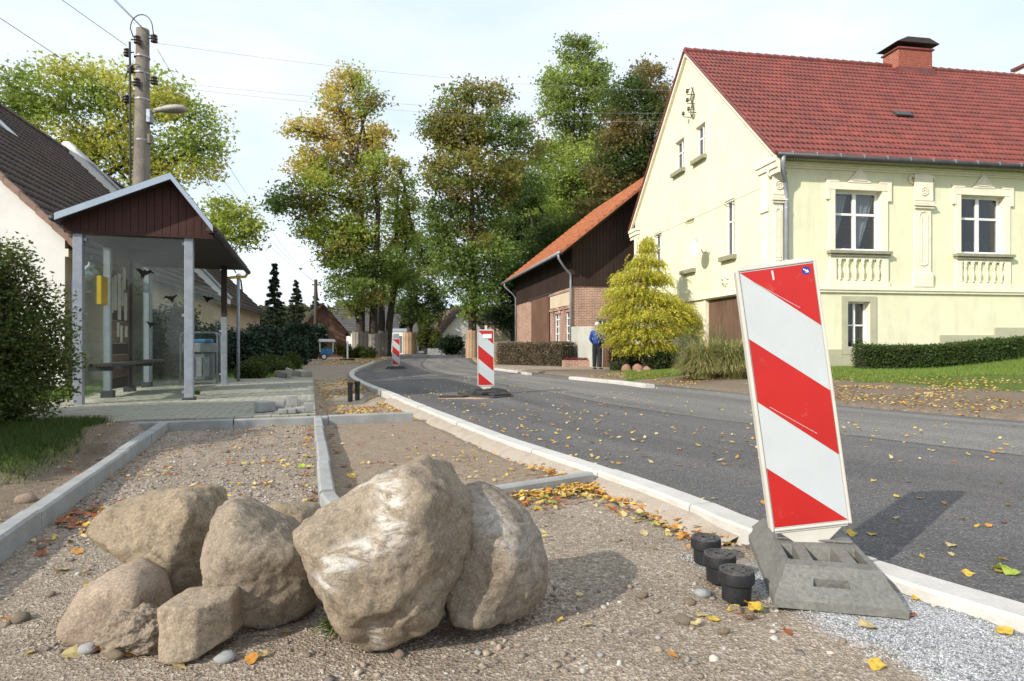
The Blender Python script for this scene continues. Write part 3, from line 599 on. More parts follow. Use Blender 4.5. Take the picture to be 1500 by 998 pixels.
# ================================================================ WARNING BOARDS
def holed_slab(mb, C00, C10, C11, C01, us, vs, holes, depth, m=0, mh=0):
    """sheet cut on a (u,v) raster; raster cells listed in holes become pockets of the given depth vector"""
    C00, C10, C11, C01, depth = map(Vector, (C00, C10, C11, C01, depth))
    def pt(u, v): return (C00*(1-u)+C10*u)*(1-v)+(C01*(1-u)+C11*u)*v
    for i in range(len(us)-1):
        for j in range(len(vs)-1):
            q = [pt(us[i], vs[j]), pt(us[i+1], vs[j]), pt(us[i+1], vs[j+1]), pt(us[i], vs[j+1])]
            if (i, j) in holes:
                c = sum(q, Vector())/4; d = [k+(c-k)*.12+depth for k in q]
                mb.add(q+d, [(0,1,5,4),(1,2,6,5),(2,3,7,6),(3,0,4,7)], m); mb.add(d, [(0,1,2,3)], mh)
            else: mb.add(q, [(0,1,2,3)], m)
def footplate(parent, mat, mdark, sx=.205, sy=.42):
    mb = MB(); h = .115; tx, ty = sx-.055, sy-.11
    b = [(-sx,-sy),(sx,-sy),(sx,sy),(-sx,sy)]; t = [(-tx,-ty),(tx,-ty),(tx,ty),(-tx,ty)]; lip = .028
    for i in range(4): mb.add([(*b[i],0),(*b[(i+1)%4],0),(*b[(i+1)%4],lip),(*b[i],lip)], [(0,1,2,3)])
    mb.add([(*p,0) for p in b], [(0,1,2,3)])
    for i in (1, 2, 3): mb.add([(*b[i],lip),(*b[(i+1)%4],lip),(*t[(i+1)%4],h),(*t[i],h)], [(0,1,2,3)])
    holed_slab(mb, (*b[0],lip), (*b[1],lip), (*t[1],h), (*t[0],h), [0,.30,.62,1], [0,.42,.64,1], {(1,1)}, (0,.01,-.055), 0, 1)       # grip slot on the near slope
    holed_slab(mb, (*t[0],h), (*t[1],h), (*t[2],h), (*t[3],h), [0,.06,.20,.34,.66,.82,.94,1], [0,.04,.10,.40,.60,.90,.96,1], {(1,2),(3,2),(1,4),(5,2),(3,4)}, (0,0,-.07), 0, 1)
    mb.box(-tx+.01, tx-.01, -.012, .045, h+.001, h+.012)
    return mb.build('footplate', [mat, mdark], parent, bevel=.006)
def board(parent, w=.31, h=1.06, z0=.165, flip=False):
    t = .036; fr = .012; x = w/2
    mb = MB(); r = .018
    prof = [(-x+r, z0), (x-r, z0), (x, z0+r), (x, z0+h-r), (x-r, z0+h), (-x+r, z0+h), (-x, z0+h-r), (-x, z0+r)]
    mb.prism([(a, -t/2, c) for a, c in prof], (0, t, 0))
    # raised rim all round
    for (a, b_, c, d) in ((-x+.001, -x+fr, z0+.01, z0+h-.01), (x-fr, x-.001, z0+.01, z0+h-.01)): mb.box(a, b_, -t/2-.007, -t/2-.0005, c, d)
    mb.box(-x+fr+.001, x-fr-.001, -t/2-.007, -t/2-.0005, z0+h-fr-.008, z0+h-.01); mb.box(-x+fr+.001, x-fr-.001, -t/2-.007, -t/2-.0005, z0+.01, z0+fr+.008)
    mb.prism([(-x+.035, -t/2+.004, z0-.001), (x-.035, -t/2+.004, z0-.001), (.03, -t/2+.004, z0-.075), (-.03, -t/2+.004, z0-.075)], (0, t-.008, 0))
    for a in (-.095, .095): mb.box(a-.012, a+.012, -.008, .008, z0+h, z0+h+.006)
    fo = mb.build('board_frame', M['signwhite'], parent, bevel=.004)
    X0, X1 = -x+fr+.002, x-fr-.002; Z1, Z0 = z0+h-fr-.009, z0+fr+.010
    y = -t/2-.0022; MB().box(X0, X1, y, -t/2-.0004, Z0, Z1).build('white_sheet', M['sheet'], parent)
    def S(u, v): return (X0+(X1-X0)*u, y-.0016, Z1+(Z0-Z1)*v)
    e = .004
    for poly in ([(e,e),(1-e,e),(1-e,.245)], [(e,.262),(1-e,.497),(1-e,.745),(e,.508)], [(e,.765),(1-e,1-e),(e,1-e)]):
        if flip: poly = poly
        MB().prism([S(u, v) for u, v in poly], (0, .0012, 0)).build('red_stripe', M['red'], parent)
    return X0, X1, Z0, Z1, y
BG = 'red and white warning boards along the new road'
def bake(x, y, z, rotz, label, tilt=0, yaw=0, dark=False):
    r = thing('warning_board', (x, y, z), label, 'warning board', BG, rotz)
    d = footplate(r, M['darkrubber'] if dark else M['rubber'], M['black'])
    bd = bpy.data.objects.new('board', None); COL.objects.link(bd); bd.parent = r
    bd.rotation_euler = (0, 0, -rotz+yaw); dims = board(bd)
    tl = Matrix.Rotation(tilt, 4, 'Y')
    bd.matrix_local = Matrix.Translation((0,0,.06)) @ Matrix.Rotation(-rotz+yaw, 4, 'Z') @ tl @ Matrix.Translation((0,0,-.06))
    return r, bd, dims
r, bd, (X0, X1, Z0, Z1, yy) = bake(1.188, 2.555, .006, math.radians(-14), 'tilted red and white striped board in the right foreground with blue arrow sticker', tilt=math.radians(-7.6), yaw=math.radians(-4))
# small details of the near board: arrow sticker, scuff, printed line
sx, sz, sr = X1-.030, Z1-.030, .0165
mb = MB(); mb.prism([(sx+sr*math.cos(a), yy-.0023, sz+sr*math.sin(a)) for a in np.linspace(0, 2*math.pi, 25)[:-1]], (0, .0005, 0))
st = mb.build('arrow_sticker', pm('blue_sticker', (.03,.045,.30), (.03,.05,.26), 30, .4, 0), bd)
mb = MB(); ca = math.radians(-38); 
def AR(u, v): return (sx+u*math.cos(ca)-v*math.sin(ca), yy-.0030, sz+u*math.sin(ca)+v*math.cos(ca))
mb.prism([AR(-.012,.0022),AR(.002,.0022),AR(.002,.0075),AR(.0125,0),AR(.002,-.0075),AR(.002,-.0022),AR(-.012,-.0022)], (0, .0005, 0)).build('arrow', M['white'], bd)
mb = MB(); mb.prism([(-.004+X0*.12, yy-.0023, Z1-.012), (.004+X0*.12, yy-.0023, Z1-.012), (.005+X0*.12, yy-.0023, Z1-.048), (-.002+X0*.12, yy-.0023, Z1-.050)], (0, .0005, 0)).build('white_scuff', M['sheet'], bd)
# barely readable maker's line printed along two of the stripe edges
random.seed(3)
for v0, v1 in ((.025, .235), (.535, .735)):
    mb = MB(); u = .16
    while u < .74:
        l = random.uniform(.006, .016); v = (v0+(v1-v0)*u)-.012 if v0 < .3 else (v0-.02+(v1-v0)*u*1.05)-.014
        a = (X0+(X1-X0)*u, Z1+(Z0-Z1)*v); sl_ = (v1-v0)*(Z0-Z1)/(X1-X0)
        mb.prism([(a[0], yy-.0022, a[1]), (a[0]+l*.24, yy-.0022, a[1]+l*.24*sl_), (a[0]+l*.24, yy-.0022, a[1]+l*.24*sl_+.0032), (a[0], yy-.0022, a[1]+.0032)], (0, .0004, 0)); u += l+.005
    mb.build('fine_print', M['sheet'], bd)
x, y = P(712, 580, RZ); r2, bd2, dm = bake(x, y, RZ+.012, math.radians(-60), 'middle striped board standing on the road beside the filled trench', tilt=math.radians(-.5), yaw=math.radians(8), dark=True)
MB().box(-.05, .11, -.031, -.0235, 1.06, 1.14).build('white_sticker', M['white'], bd2)
MB().box(-.015, .03, -.012, .012, 1.226, 1.30).build('lamp_stub', M['signwhite'], bd2)
mb = MB(); mb.prism([(-.55,-.35,0),(.25,-.55,0),(.75,-.25,0),(.6,.25,0),(-.1,.4,0),(-.5,.1,0)], (0,0,.03)); mb.box(-.28,.38,-.3,.1,.029,.09); mb.box(.1,.6,-.15,.2,.029,.07)
mb.build('loose_rubber_foot', M['darkrubber'], r2, bevel=.02)
x, y = P(580, 541, RZ); r3, bd3, _ = bake(x, y, RZ, math.radians(-80), 'farthest striped board with a small square plate on top', yaw=math.radians(12), dark=True)
MB().box(-.11, .13, -.014, .014, 1.228, 1.42).build('small_top_plate', M['galv'], bd3)
# filled trench and manhole frame by the middle board
x, y = P(705, 583, RZ); mb = MB(); mb.prism([(x-.75,y-.28,RZ+.004),(x+.05,y-.42,RZ+.004),(x+.35,y-.1,RZ+.004),(x-.2,y+.12,RZ+.004),(x-.7,y+.05,RZ+.004)], (0,0,.014))
o = mb.build('sand_filled_trench', pm('trench_sand', (.52,.36,.24), (.42,.28,.19), 5, .9, .4, 60)); o['kind'] = 'structure'
x, y = P(662, 584, RZ); mb = MB(); mb.prism([(x-.22,y-.12,RZ+.004),(x+.2,y-.05,RZ+.004),(x+.3,y+.12,RZ+.004),(x-.15,y+.08,RZ+.004)], (0,0,.05)); tag(mb.build('asphalt_lump', M['darkrubber'], bevel=.015), 'dark lump of broken asphalt left of the trench in the road', 'asphalt lump')

# ================================================================ BLACK PLUGS AND PIPES
def plug(px, py, s, label):
    x, y = P(px, py, 0); r = thing('plastic_plug', (x, y+.055*s, .0), label, 'plastic cap', 'black plastic caps in a row beside the kerb', random.uniform(0, 3))
    h = .098*s; R = .060*s
    MB().lathe([(R*.80,0),(R*.84,h*.55),(R*.9,h*.58),(R*1.0,h*.62),(R*1.02,h*.86),(R*.98,h)], n=28).build('body', M['black'], r, smooth=True, bevel=0).modifiers.new('e', 'EDGE_SPLIT')
    mb = MB(); mb.lathe([(R*.98,h+.0005),(R*.96,h+.006),(R*.80,h+.006),(R*.78,h+.001),(R*.55,h+.001),(R*.53,h+.005),(R*.3,h+.005),(R*.28,h-.004),(0.002,h-.004)], n=28)
    for k in range(8):
        a = k*math.pi/4; c, s_ = math.cos(a), math.sin(a); mb.prism([(R*.55*c-.003*s_, R*.55*s_+.003*c, h+.0012), (R*.79*c-.003*s_, R*.79*s_+.003*c, h+.0012), (R*.79*c+.003*s_, R*.79*s_-.003*c, h+.0012), (R*.55*c+.003*s_, R*.55*s_-.003*c, h+.0012)], (0,0,.004))
    mb.build('lid', pm('dusty_black_plastic', (.03,.03,.032), (.09,.088,.085), 22, .55, .3, 120, fine=.4), r)
plug(1040, 830, 1.0, 'farthest of the three black plastic caps beside the kerb'); plug(1061, 858, 1.0, 'middle one of the three black plastic caps beside the kerb'); plug(1087, 887, 1.02, 'nearest of the three black plastic caps, beside the grey footplate')
for px, py, lb in ((513, 581, 'left black drain pipe stub standing in the ditch behind the bed'), (523.5, 579, 'right black drain pipe stub, the taller one in the ditch')):
    x, y = P(px, py, -.04); m = MB(); m.lathe([(.045,-.1),(.045,.20),(.052,.205),(.052,.25),(.038,.25),(.038,.1),(.0,.1)], n=16)
    o = m.build('drain_pipe_stub', M['black']); o.location = (x, y, -.03); tag(o, lb, 'pipe', 'pipe stubs in the ditch')

# ================================================================ LOOSE STONES, CHIPS AND LEAVES ON THE GROUND
def ico0():
    bm = bmesh.new(); bmesh.ops.create_icosphere(bm, subdivisions=1, radius=1); V = np.array([v.co[:] for v in bm.verts]); Fq = np.array([[l.index for l in f.verts] for f in bm.faces]); bm.free(); return V, Fq
IV, IF = ico0()
OV = np.array([(1,0,0),(-1,0,0),(0,1,0),(0,-1,0),(0,0,1),(0,0,-1)], float); OF = np.array([(0,2,4),(2,1,4),(1,3,4),(3,0,4),(2,0,5),(1,2,5),(3,1,5),(0,3,5)])
def scatter(name, X, Y, Z, S, cols, mat, V0, F0, flat=.55, parent=None, sink=.25):
    n = len(X); sh = 1+np.random.uniform(-.42, .42, (n, len(V0), 1)); V = V0[None]*sh*S[:, None, None]*np.random.uniform(.6, 1.25, (n, 1, 3)); V[:, :, 2] *= flat
    a = np.random.uniform(0, 6.28, n); c, s = np.cos(a)[:, None], np.sin(a)[:, None]; x = V[:, :, 0]*c-V[:, :, 1]*s; y = V[:, :, 0]*s+V[:, :, 1]*c
    V = np.stack([x+X[:, None], y+Y[:, None], V[:, :, 2]+(Z+S*flat*sink)[:, None]], 2).reshape(-1, 3)
    Fa = (F0[None]+(np.arange(n)*len(V0))[:, None, None]).reshape(-1, F0.shape[1]); o = np_mesh(name, V, Fa, mat, parent, cols=np.repeat(cols, len(V0), 0)); o['kind'] = 'stuff'; return o
def colmat(name, rough=.9):
    m, t, b, out = newmat(name); a = t.nodes.new('ShaderNodeAttribute'); a.attribute_name = 'Col'; co = t.nodes.new('ShaderNodeTexCoord').outputs['Object']
    n = N(t, 'ShaderNodeTexNoise', Scale=160, Detail=3); t.links.new(co, n.inputs['Vector']); c = mix(t, 1.0, a.outputs['Color'], ramp(t, n.outputs['Fac'], [(.3, (.75,)*3), (.7, (1.2,)*3)]), 'MULTIPLY')
    t.links.new(c, b.inputs['Base Color']); b.inputs['Roughness'].default_value = rough; b.inputs['Specular IOR Level'].default_value = .25; return m
M['pebble'] = colmat('pebble')
rng = np.random.default_rng(4)
def ground_pts(n, x0, x1, y0, y1, f):
    # more per square metre near the eye, as only near ones can be told apart
    Y = np.exp(rng.uniform(np.log(y0), np.log(y1), n)); X = rng.uniform(x0, x1, n)*Y; k = f(X, Y); return X[k], Y[k]
def free_soil(X, Y):
    u, v = uv(X, Y); dl = XL(Y)-X
    onk = (np.abs((X-Pc1[0])-(Y-Pc1[1])*AX/AY) < .06)*(Y > 2.6)*(Y < 7.6)
    return (dl > .10)*(grass_mask(X, Y) < .3)*~((u < .03)*(v > -.06)*(v < 10.5))*(np.abs(leftk(X, Y)) > .07)*(np.abs(v) > .06)*(onk == 0)
def pebcols(n):
    c = np.array([(.30,.25,.19),(.36,.31,.26),(.22,.18,.145),(.44,.41,.37),(.26,.23,.205),(.32,.25,.20),(.18,.155,.135),(.27,.225,.185)]); return c[rng.integers(0, len(c), n)]*rng.uniform(.75, 1.15, (n, 1))
X, Y = ground_pts(26000, -.95, .8, 1.15, 8.5, free_soil); keep = (fbm(X, Y, 3, 3, 77) > .38)*((C_is := (X > .98-.4*(Y-2.05)))*(Y < 2.6) == 0)*~((Y > 3.8)*((X-PO[0])*CX+(Y-PO[1])*CY > .05)*(rng.random(len(X)) < .85)); X, Y = X[keep], Y[keep]
S = np.minimum(.0024*rng.pareto(2.4, len(X))+.0024, .015)*(.75+.25*Y/2); scatter('gravel', X, Y, zg(X, Y), np.minimum(S, .03), pebcols(len(X)), M['pebble'], IV, IF, .6)['label'] = 'brown and grey gravel strewn over the unfinished beds'
X, Y = ground_pts(19000, -.7, -.2, 2.9, 7.2, free_soil); keep = (leftk(X, Y) < -.05)*((X-Pc1[0])-(Y-Pc1[1])*AX/AY < -.05); X, Y = X[keep], Y[keep]
S = .003+.004*rng.pareto(2.6, len(X)).clip(0, 3); scatter('crushed_stone', X, Y, zg(X, Y), S, pebcols(len(X)), M['pebble'], IV, IF, .6)['label'] = 'coarse crushed stone filling the left bed'
n = 26000; Y = rng.uniform(1.2, 2.8, n); X = rng.uniform(.7, 2.3, n); k = (X > .99-.4*(Y-2.05)+.16*(fbm(X, Y, 6, 3, 41)-.5))*(XL(Y)-X > .07)*~((np.abs((X-1.14)*.97-(Y-2.53)*-.24) < .2)*(np.abs((X-1.14)*.24+(Y-2.53)*.97) < .42)); X, Y = X[k], Y[k]
g = rng.uniform(.14, .52, (len(X), 1)); S = rng.uniform(.0025, .0055, len(X)); scatter('granite_chips', X, Y, zg(X, Y), S, g*np.array([[.97,1.0,1.03]]), M['pebble'], OV, OF, .8)['label'] = 'pale grey granite chips in the right corner'
# stones large enough to be picked up singly
STONES = []
for k in range(5):
    V = IV.copy(); bm = bmesh.new(); bmesh.ops.create_icosphere(bm, subdivisions=2, radius=1)
    for v in bm.verts: q = v.co.copy(); v.co = Vector((q.x*1.1, q.y*.85, q.z*.6))*(1+.28*mnoise.noise(q*1.3+Vector((k*7, 0, 0))))
    me = bpy.data.meshes.new('loose_stone'); bm.to_mesh(me); bm.free(); me.materials.append([RK[1], RK[4], RK[5], M['kerbgrey'], RK[0]][k]); me.polygons.foreach_set('use_smooth', [True]*len(me.polygons)); STONES.append(me)
STL = ['grey stone at the lower left picture edge','pale stone in the dug soil left of the edging','stone lying right of the pale one in the dug soil','whitish stone left of the nearest black cap','small stone beside the whitish one by the caps','flat stone left of the black caps, lower one','small pale stone right at the foot of the nearest black cap','tiny stone right of the round boulder','grey pebble at the left foot of the low tan stone','white grey stone between soil heap and yellow leaves','unused','small stone left of the biggest boulder foot','stone above the wedge shaped boulder in the left bed','flat stone below the squared block','small stone in front of the grey footplate','stone in the left bed near the left edging','stone between the left bed and wedge shaped boulder top','small stone half way between round boulder and kerb','small stone at the bottom right of centre','stone right of the round boulder in the gravel','stone at the left edge below the edging','small stone left of the low tan stone','small stone right of the squared block','small stone below the biggest boulder','larger stone at the back of the left bed, left one','larger stone at the back of the left bed, middle one','larger stone at the back of the left bed near the centre edging','stone in the middle of the left bed']
for i, (px, py, s) in enumerate([(30,905,.03),(38,712,.06),(95,715,.05),(1030,870,.03),(1010,880,.024),(1000,905,.03),(1078,893,.022),(810,868,.012),(130,948,.03),(170,958,.026),(345,560,.0),(585,955,.02),(250,785,.025),(330,960,.03),(1060,925,.018),(205,735,.03),(365,742,.02),(905,790,.018),(880,955,.012),(940,870,.02),(60,800,.02),(75,870,.018),(450,955,.014),(700,950,.012),(200,660,.04),(330,660,.035),(420,640,.03),(355,690,.03)]):
    if s == 0: continue
    x, y = P(px, py, 0); o = link('loose_stone', STONES[i % 5]); o.location = (x, y, gz(x, y)+s*.3); o.scale = (s, s, s); o.rotation_euler = (0, 0, random.uniform(0, 6)); tag(o, STL[i], 'stone', 'loose stones on the gravelly ground')
# ---- fallen leaves
def leafshape(k):
    rnd = random.Random(k); n = 9; vs = []; w = rnd.uniform(.30, .46); curl = rnd.uniform(-.5, 1.0); fold = rnd.uniform(-.15, .5)
    prof = [0, .55, .92, 1, .93, .76, .52, .25, 0.02]
    for i in range(n):
        t = i/(n-1); x = t-.5; wi = w*prof[i]*(1+.12*math.sin(i*5+k)); zc = curl*(x*x)*.9
        vs += [(x, -wi, zc+fold*wi+.05*math.sin(i*2.1+k)), (x, 0, zc), (x, wi, zc+fold*wi+.05*math.sin(i*1.7+k*2))]
    fs = []
    for i in range(n-1): a = i*3; fs += [(a, a+1, a+4, a+3), (a+1, a+2, a+5, a+4)]
    vs += [(-.5, .012, curl*.22), (-.5, -.012, curl*.22), (-.78, 0, curl*.35+.03)]; fs.append((27, 28, 29)); return vs, fs
LCOL = {'yellow': (.62,.43,.06), 'amber': (.58,.27,.05), 'rust': (.33,.10,.035), 'straw': (.60,.48,.22), 'brown': (.20,.10,.055), 'green': (.36,.46,.06)}
LM = {}
for cn, cc in LCOL.items():
    m, t, b, out = newmat('fallen_leaf_'+cn); co = t.nodes.new('ShaderNodeTexCoord').outputs['Object']; n_ = N(t, 'ShaderNodeTexNoise', Scale=3.0, Detail=5); t.links.new(co, n_.inputs['Vector'])
    c = mix(t, ramp(t, n_.outputs['Fac'], [(.45, (0,)*3), (.7, (.8,)*3)]), cc, tuple(x*.5 for x in cc)); t.links.new(c, b.inputs['Base Color']); b.inputs['Roughness'].default_value = .6
    tr = t.nodes.new('ShaderNodeBsdfTranslucent'); t.links.new(c, tr.inputs[0]); ms = t.nodes.new('ShaderNodeMixShader'); ms.inputs[0].default_value = .2; t.links.new(b.outputs[0], ms.inputs[1]); t.links.new(tr.outputs[0], ms.inputs[2]); t.links.new(ms.outputs[0], out.inputs[0])
    LM[cn] = [MB().add(*leafshape(k+hash(cn[0]) % 1*0)).mesh('fallen_leaf', m, True) for k in range(4)]
cns = ['yellow', 'amber', 'rust', 'straw', 'brown', 'green']; wts = [.30, .26, .14, .22, .06, .02]
random.seed(11)
def drop(x, y, z, s, where, grp, cn=None):
    cn = cn or random.choices(cns, wts)[0]; o = link('fallen_leaf', random.choice(LM[cn])); o.location = (x, y, z+s*.10); o.scale = (s, s*random.uniform(.8, 1.2), s*random.uniform(.5, 1.1))
    o.rotation_euler = (random.uniform(-.45, .45), random.uniform(-.35, .35), random.uniform(0, 6.28)); tag(o, f'{cn} fallen leaf lying {where}', 'leaf', f'{cn} fallen leaves {where}')
def clus(px, py, r, n, where, grp, s=.06, lift=0):
    x0, y0 = P(px, py, 0)
    for _ in range(n):
        a = random.uniform(0, 6.28); q = r*math.sqrt(random.random()); x = x0+q*math.cos(a)*.9; y = y0+q*math.sin(a)*1.3
        if x > float(XL(y))-.10: continue
        drop(x, y, gz(x, y)+random.uniform(0, .02)+lift, s*random.uniform(.7, 1.2), where, grp)
g1 = 'fallen leaves blown against the kerb'
for px, py, r, n in [(795,742,.16,14),(830,728,.16,16),(862,716,.15,18),(880,722,.16,12),(905,735,.18,14),(935,748,.16,12),(960,757,.14,12),(990,770,.12,12),(1020,785,.09,10),(1050,792,.08,9),(1078,800,.06,5),(1095,900,.05,5),(1112,893,.03,2),(1075,868,.03,2)]:
    clus(px, py, r, n, 'beside the new road kerb', g1, .052)
for px, py, cn, s in [(1285,973,'yellow',.05),(1470,932,'yellow',.06),(1270,920,'straw',.06),(1335,906,'rust',.035),(1345,870,'straw',.05),(1362,880,'amber',.04),(1340,883,'yellow',.045),(1452,888,'straw',.05),(985,958,'amber',.04),(850,868,'straw',.03),(820,905,'yellow',.03),(420,921,'yellow',.03),(45,952,'yellow',.035),(12,905,'amber',.05),(165,905,'amber',.06),(150,948,'rust',.06),(165,950,'yellow',.05),(182,955,'amber',.05),(105,955,'straw',.06),(385,955,'straw',.05),(368,962,'amber',.05),(262,972,'straw',.05),(245,962,'rust',.04),(130,745,'yellow',.06),(125,770,'yellow',.05),(90,833,'straw',.06),(130,855,'yellow',.05),(125,838,'straw',.04),(60,810,'rust',.06),(112,806,'amber',.06),(860,912,'straw',.045),(1075,893,'yellow',.05),(1043,905,'yellow',.05),(1025,898,'straw',.05),(1020,912,'straw',.05),(958,800,'straw',.05),(980,780,'straw',.05),(942,779,'straw',.05),(1155,925,'rust',.04)]:
    x, y = P(px, py, 0); drop(x, y, gz(x, y)+.004, s, 'on the gravel in the foreground', 'fg', cn)
for i in range(26):
    x, y = P(random.uniform(15, 165), random.uniform(742, 772), 0); x = LK1[0]+(-LK1[0]+LK0[0])*((y-LK1[1])/(LK0[1]-LK1[1]))+random.uniform(.08, .3)
    drop(x, y, gz(x, y)+.005, random.uniform(.04, .06), 'against the left edging of the bed', 'le', random.choice(['rust', 'amber', 'brown', 'rust']))
for i in range(30):
    t = random.random(); x = Pc1[0]+(-.97-Pc1[0])*t+random.choice([-.12, .14])+random.uniform(-.05, .05); y = Pc1[1]+(3.44-Pc1[1])*t
    drop(x, y, gz(x, y)+.005, random.uniform(.05, .08), 'along the edging between the beds', 'mid')
g3 = 'r'
for i in range(46):
    px = random.uniform(820, 1480); py = random.uniform(640, 850); x, y = P(px, py, RZ)
    if x < float(XL(y))+.12 or y > float(7.9) : continue
    drop(x, y, rz(x, y), random.uniform(.035, .055), 'on the dark asphalt road', g3, random.choices(cns, [.4,.1,.05,.4,.02,.03])[0])
for px, py in ((1465,838),(1478,842)):
    x, y = P(px, py, RZ); drop(x, y, rz(x, y)+.005, .075, 'on the dark asphalt road', g3, 'green')
# small far leaves that cannot be told apart
def litter(name, X, Y, Z, S, pal, label):
    n = len(X); a = rng.uniform(0, 6.28, n); tl = rng.uniform(-.5, .5, (n, 2)); c, s = np.cos(a), np.sin(a); base = np.array([(-1,0),(0,.55),(1,0),(0,-.55)]); V = np.zeros((n, 4, 3))
    for k, (p, q) in enumerate(base):
        V[:, k, 0] = X+S*(p*c-q*s); V[:, k, 1] = Y+S*(p*s+q*c); V[:, k, 2] = Z+S*(.45+p*tl[:, 0]*.8+q*tl[:, 1])
    cols = np.array(pal)[rng.integers(0, len(pal), n)]*rng.uniform(.7, 1.15, (n, 1)); o = np_mesh(name, V.reshape(-1, 3), np.arange(n*4).reshape(-1, 4), M['litter'], cols=np.repeat(cols, 4, 0)); o['kind'] = 'stuff'; o['label'] = label; return o
pal = [LCOL['yellow'], LCOL['straw'], LCOL['amber'], LCOL['straw'], LCOL['yellow'], LCOL['rust']]
Y = np.exp(rng.uniform(np.log(5.0), np.log(38), 1500)); t = rng.beta(.7, 1.9, 1500); X = XL(Y)+.12+(XR(Y)-XL(Y)-.15)*t
k = fbm(X, Y, .5, 3, 55) > .44; X, Y, t = X[k], Y[k], t[k]
litter('leaves_on_road', X, Y, RZ+.02*np.sin(math.pi*t)+.004, rng.uniform(.018, .033, len(X)), pal[:5], 'tiny yellow leaves scattered over the asphalt')
Y = rng.uniform(7.5, 19, 9000); X = XR(Y)+rng.beta(1.2, 2.2, 9000)*5.5; k = (fbm(X, Y, 1.1, 3, 66) > .47)*(X < 15); X, Y = X[k], Y[k]
litter('leaves_on_verge', X, Y, zg(X, Y)+.004, rng.uniform(.018, .034, len(X)), pal, 'yellow and rusty leaves scattered over the roadside verge')
Y = rng.uniform(7.4, 17, 5000); X = XL(Y)-.1-rng.beta(1, 2, 5000)*2.2; u, v = uv(X, Y); k = (u > .05)*(v > .1)*(fbm(X, Y, 1.3, 3, 88) > .45); X, Y = X[k], Y[k]
litter('leaves_in_ditch', X, Y, zg(X, Y)+.004, rng.uniform(.018, .035, len(X)), pal+[LCOL['rust'], LCOL['amber']], 'orange leaves lying in the ditch behind the kerb')
X, Y = ground_pts(2600, -.8, .15, 2.9, 7.3, free_soil); k = fbm(X, Y, 2, 3, 99) > .52; X, Y = X[k], Y[k]
litter('leaves_in_beds', X, Y, zg(X, Y)+.004, rng.uniform(.012, .026, len(X)), pal+[LCOL['rust']]*3, 'small rusty leaves scattered in the beds')
Y = rng.uniform(30, 62, 4000); X = np.where(rng.random(4000) < .5, XL(Y)-rng.random(4000)*3, XR(Y)+rng.random(4000)*3); X = rng.uniform(-.2, 1.05, 950); t = rng.uniform(2.55, 4.9, 950); X = XL(t)-.10-rng.beta(1, 3.2, 950)*.36; k = (np.abs((X-1.14)*.97-(t-2.53)*-.24) > .24)|(t > 3.0); k &= fbm(X, t, 5, 3, 71) > .42; X, t = X[k], t[k]
litter('leaf_drift', X, t, zg(X, t)+rng.uniform(.004, .03, len(X)), rng.uniform(.014, .026, len(X)), [LCOL['amber'], LCOL['straw'], LCOL['yellow'], LCOL['rust'], LCOL['amber'], (.5,.28,.12)], 'drift of orange and yellow leaves piled against the new kerb')
q = rng.uniform(0, 1, 420)**.7; X = pB[0]+(pA[0]-pB[0])*q+rng.normal(.03, .07, 420); t = pB[1]+(pA[1]-pB[1])*q-.07-rng.beta(1, 3, 420)*.25
litter('leaf_drift_at_edging', X, t, zg(X, t)+rng.uniform(.004, .03, 420), rng.uniform(.014, .026, 420), [LCOL['amber'], LCOL['straw'], LCOL['yellow'], LCOL['amber']], 'orange leaves gathered before the short edging beside the boulders')
Y = rng.uniform(30, 62, 4000); X = np.where(rng.random(4000) < .5, XL(Y)-rng.random(4000)*3, XR(Y)+rng.random(4000)*3); litter('leaves_under_avenue', X, Y, zg(X, Y)+.004, rng.uniform(.04, .08, 4000), pal, 'orange leaf carpet under the avenue trees')

# ================================================================ BUS SHELTER (local x across, y along the street)
Lp = Vector((-6.225, 9.32, 0)); S1 = thing('bus_shelter', Lp, 'glass bus shelter with brown boarded gable and pale blue metal roof edge', 'bus shelter', None, math.atan2(.296, .955))
def post(x, y, w, z0, z1, mat, nm='post'): return MB().box(x-w/2, x+w/2, y-w/2, y+w/2, z0, z1).build(nm, M[mat], S1, bevel=.006)
post(0, 0, .12, -.02, 2.56, 'galv'); post(1.44, 0, .12, .05, 2.56, 'galv')
p_ = post(1.44, 4.1, .11, .05, 1.5, 'galv'); p_ = post(1.44, 4.1, .11, 1.501, 2.56, 'darkpost')
post(0, 1.4, .10, .02, 2.5, 'galv'); post(0, 2.75, .09, .02, 2.5, 'darkpost'); post(0, 4.05, .10, .02, 2.5, 'galv'); post(.0, 5.3-.9, .05, .02, 2.5, 'galv')
for x, y in ((0,1.4),(0,2.75),(0,4.05),(1.44,0)): MB().box(x-.09, x+.09, y-.09, y+.09, .03, .12 if x else .16).build('post_foot', M['darkzinc'], S1, bevel=.01)
# glass
MB().box(.075, 1.37, -.006, .006, .12, 2.49).build('front_glass_pane', M['shelter_glass'], S1)
for a, b in ((.07, 1.34), (1.46, 2.70), (2.80, 3.99)): 
    if a != 1.46: MB().box(-.006, .006, a, b, .14, 2.49).build('rear_glass_pane', M['shelter_glass'], S1)
MB().box(.075, 1.37, 4.094, 4.106, .14, 2.49).build('end_glass_pane', M['shelter_glass'], S1)
for (x, y, z) in ((1.365,-.02,2.42),(1.365,-.02,1.35),(1.365,-.02,.2),(.085,-.02,2.42),(.085,-.02,1.35),(1.365,4.07,.3),(1.365,4.07,1.2)): MB().box(x-.02, x+.02, y-.012, y+.03, z-.02, z+.02).build('glass_clamp', M['galv'], S1)
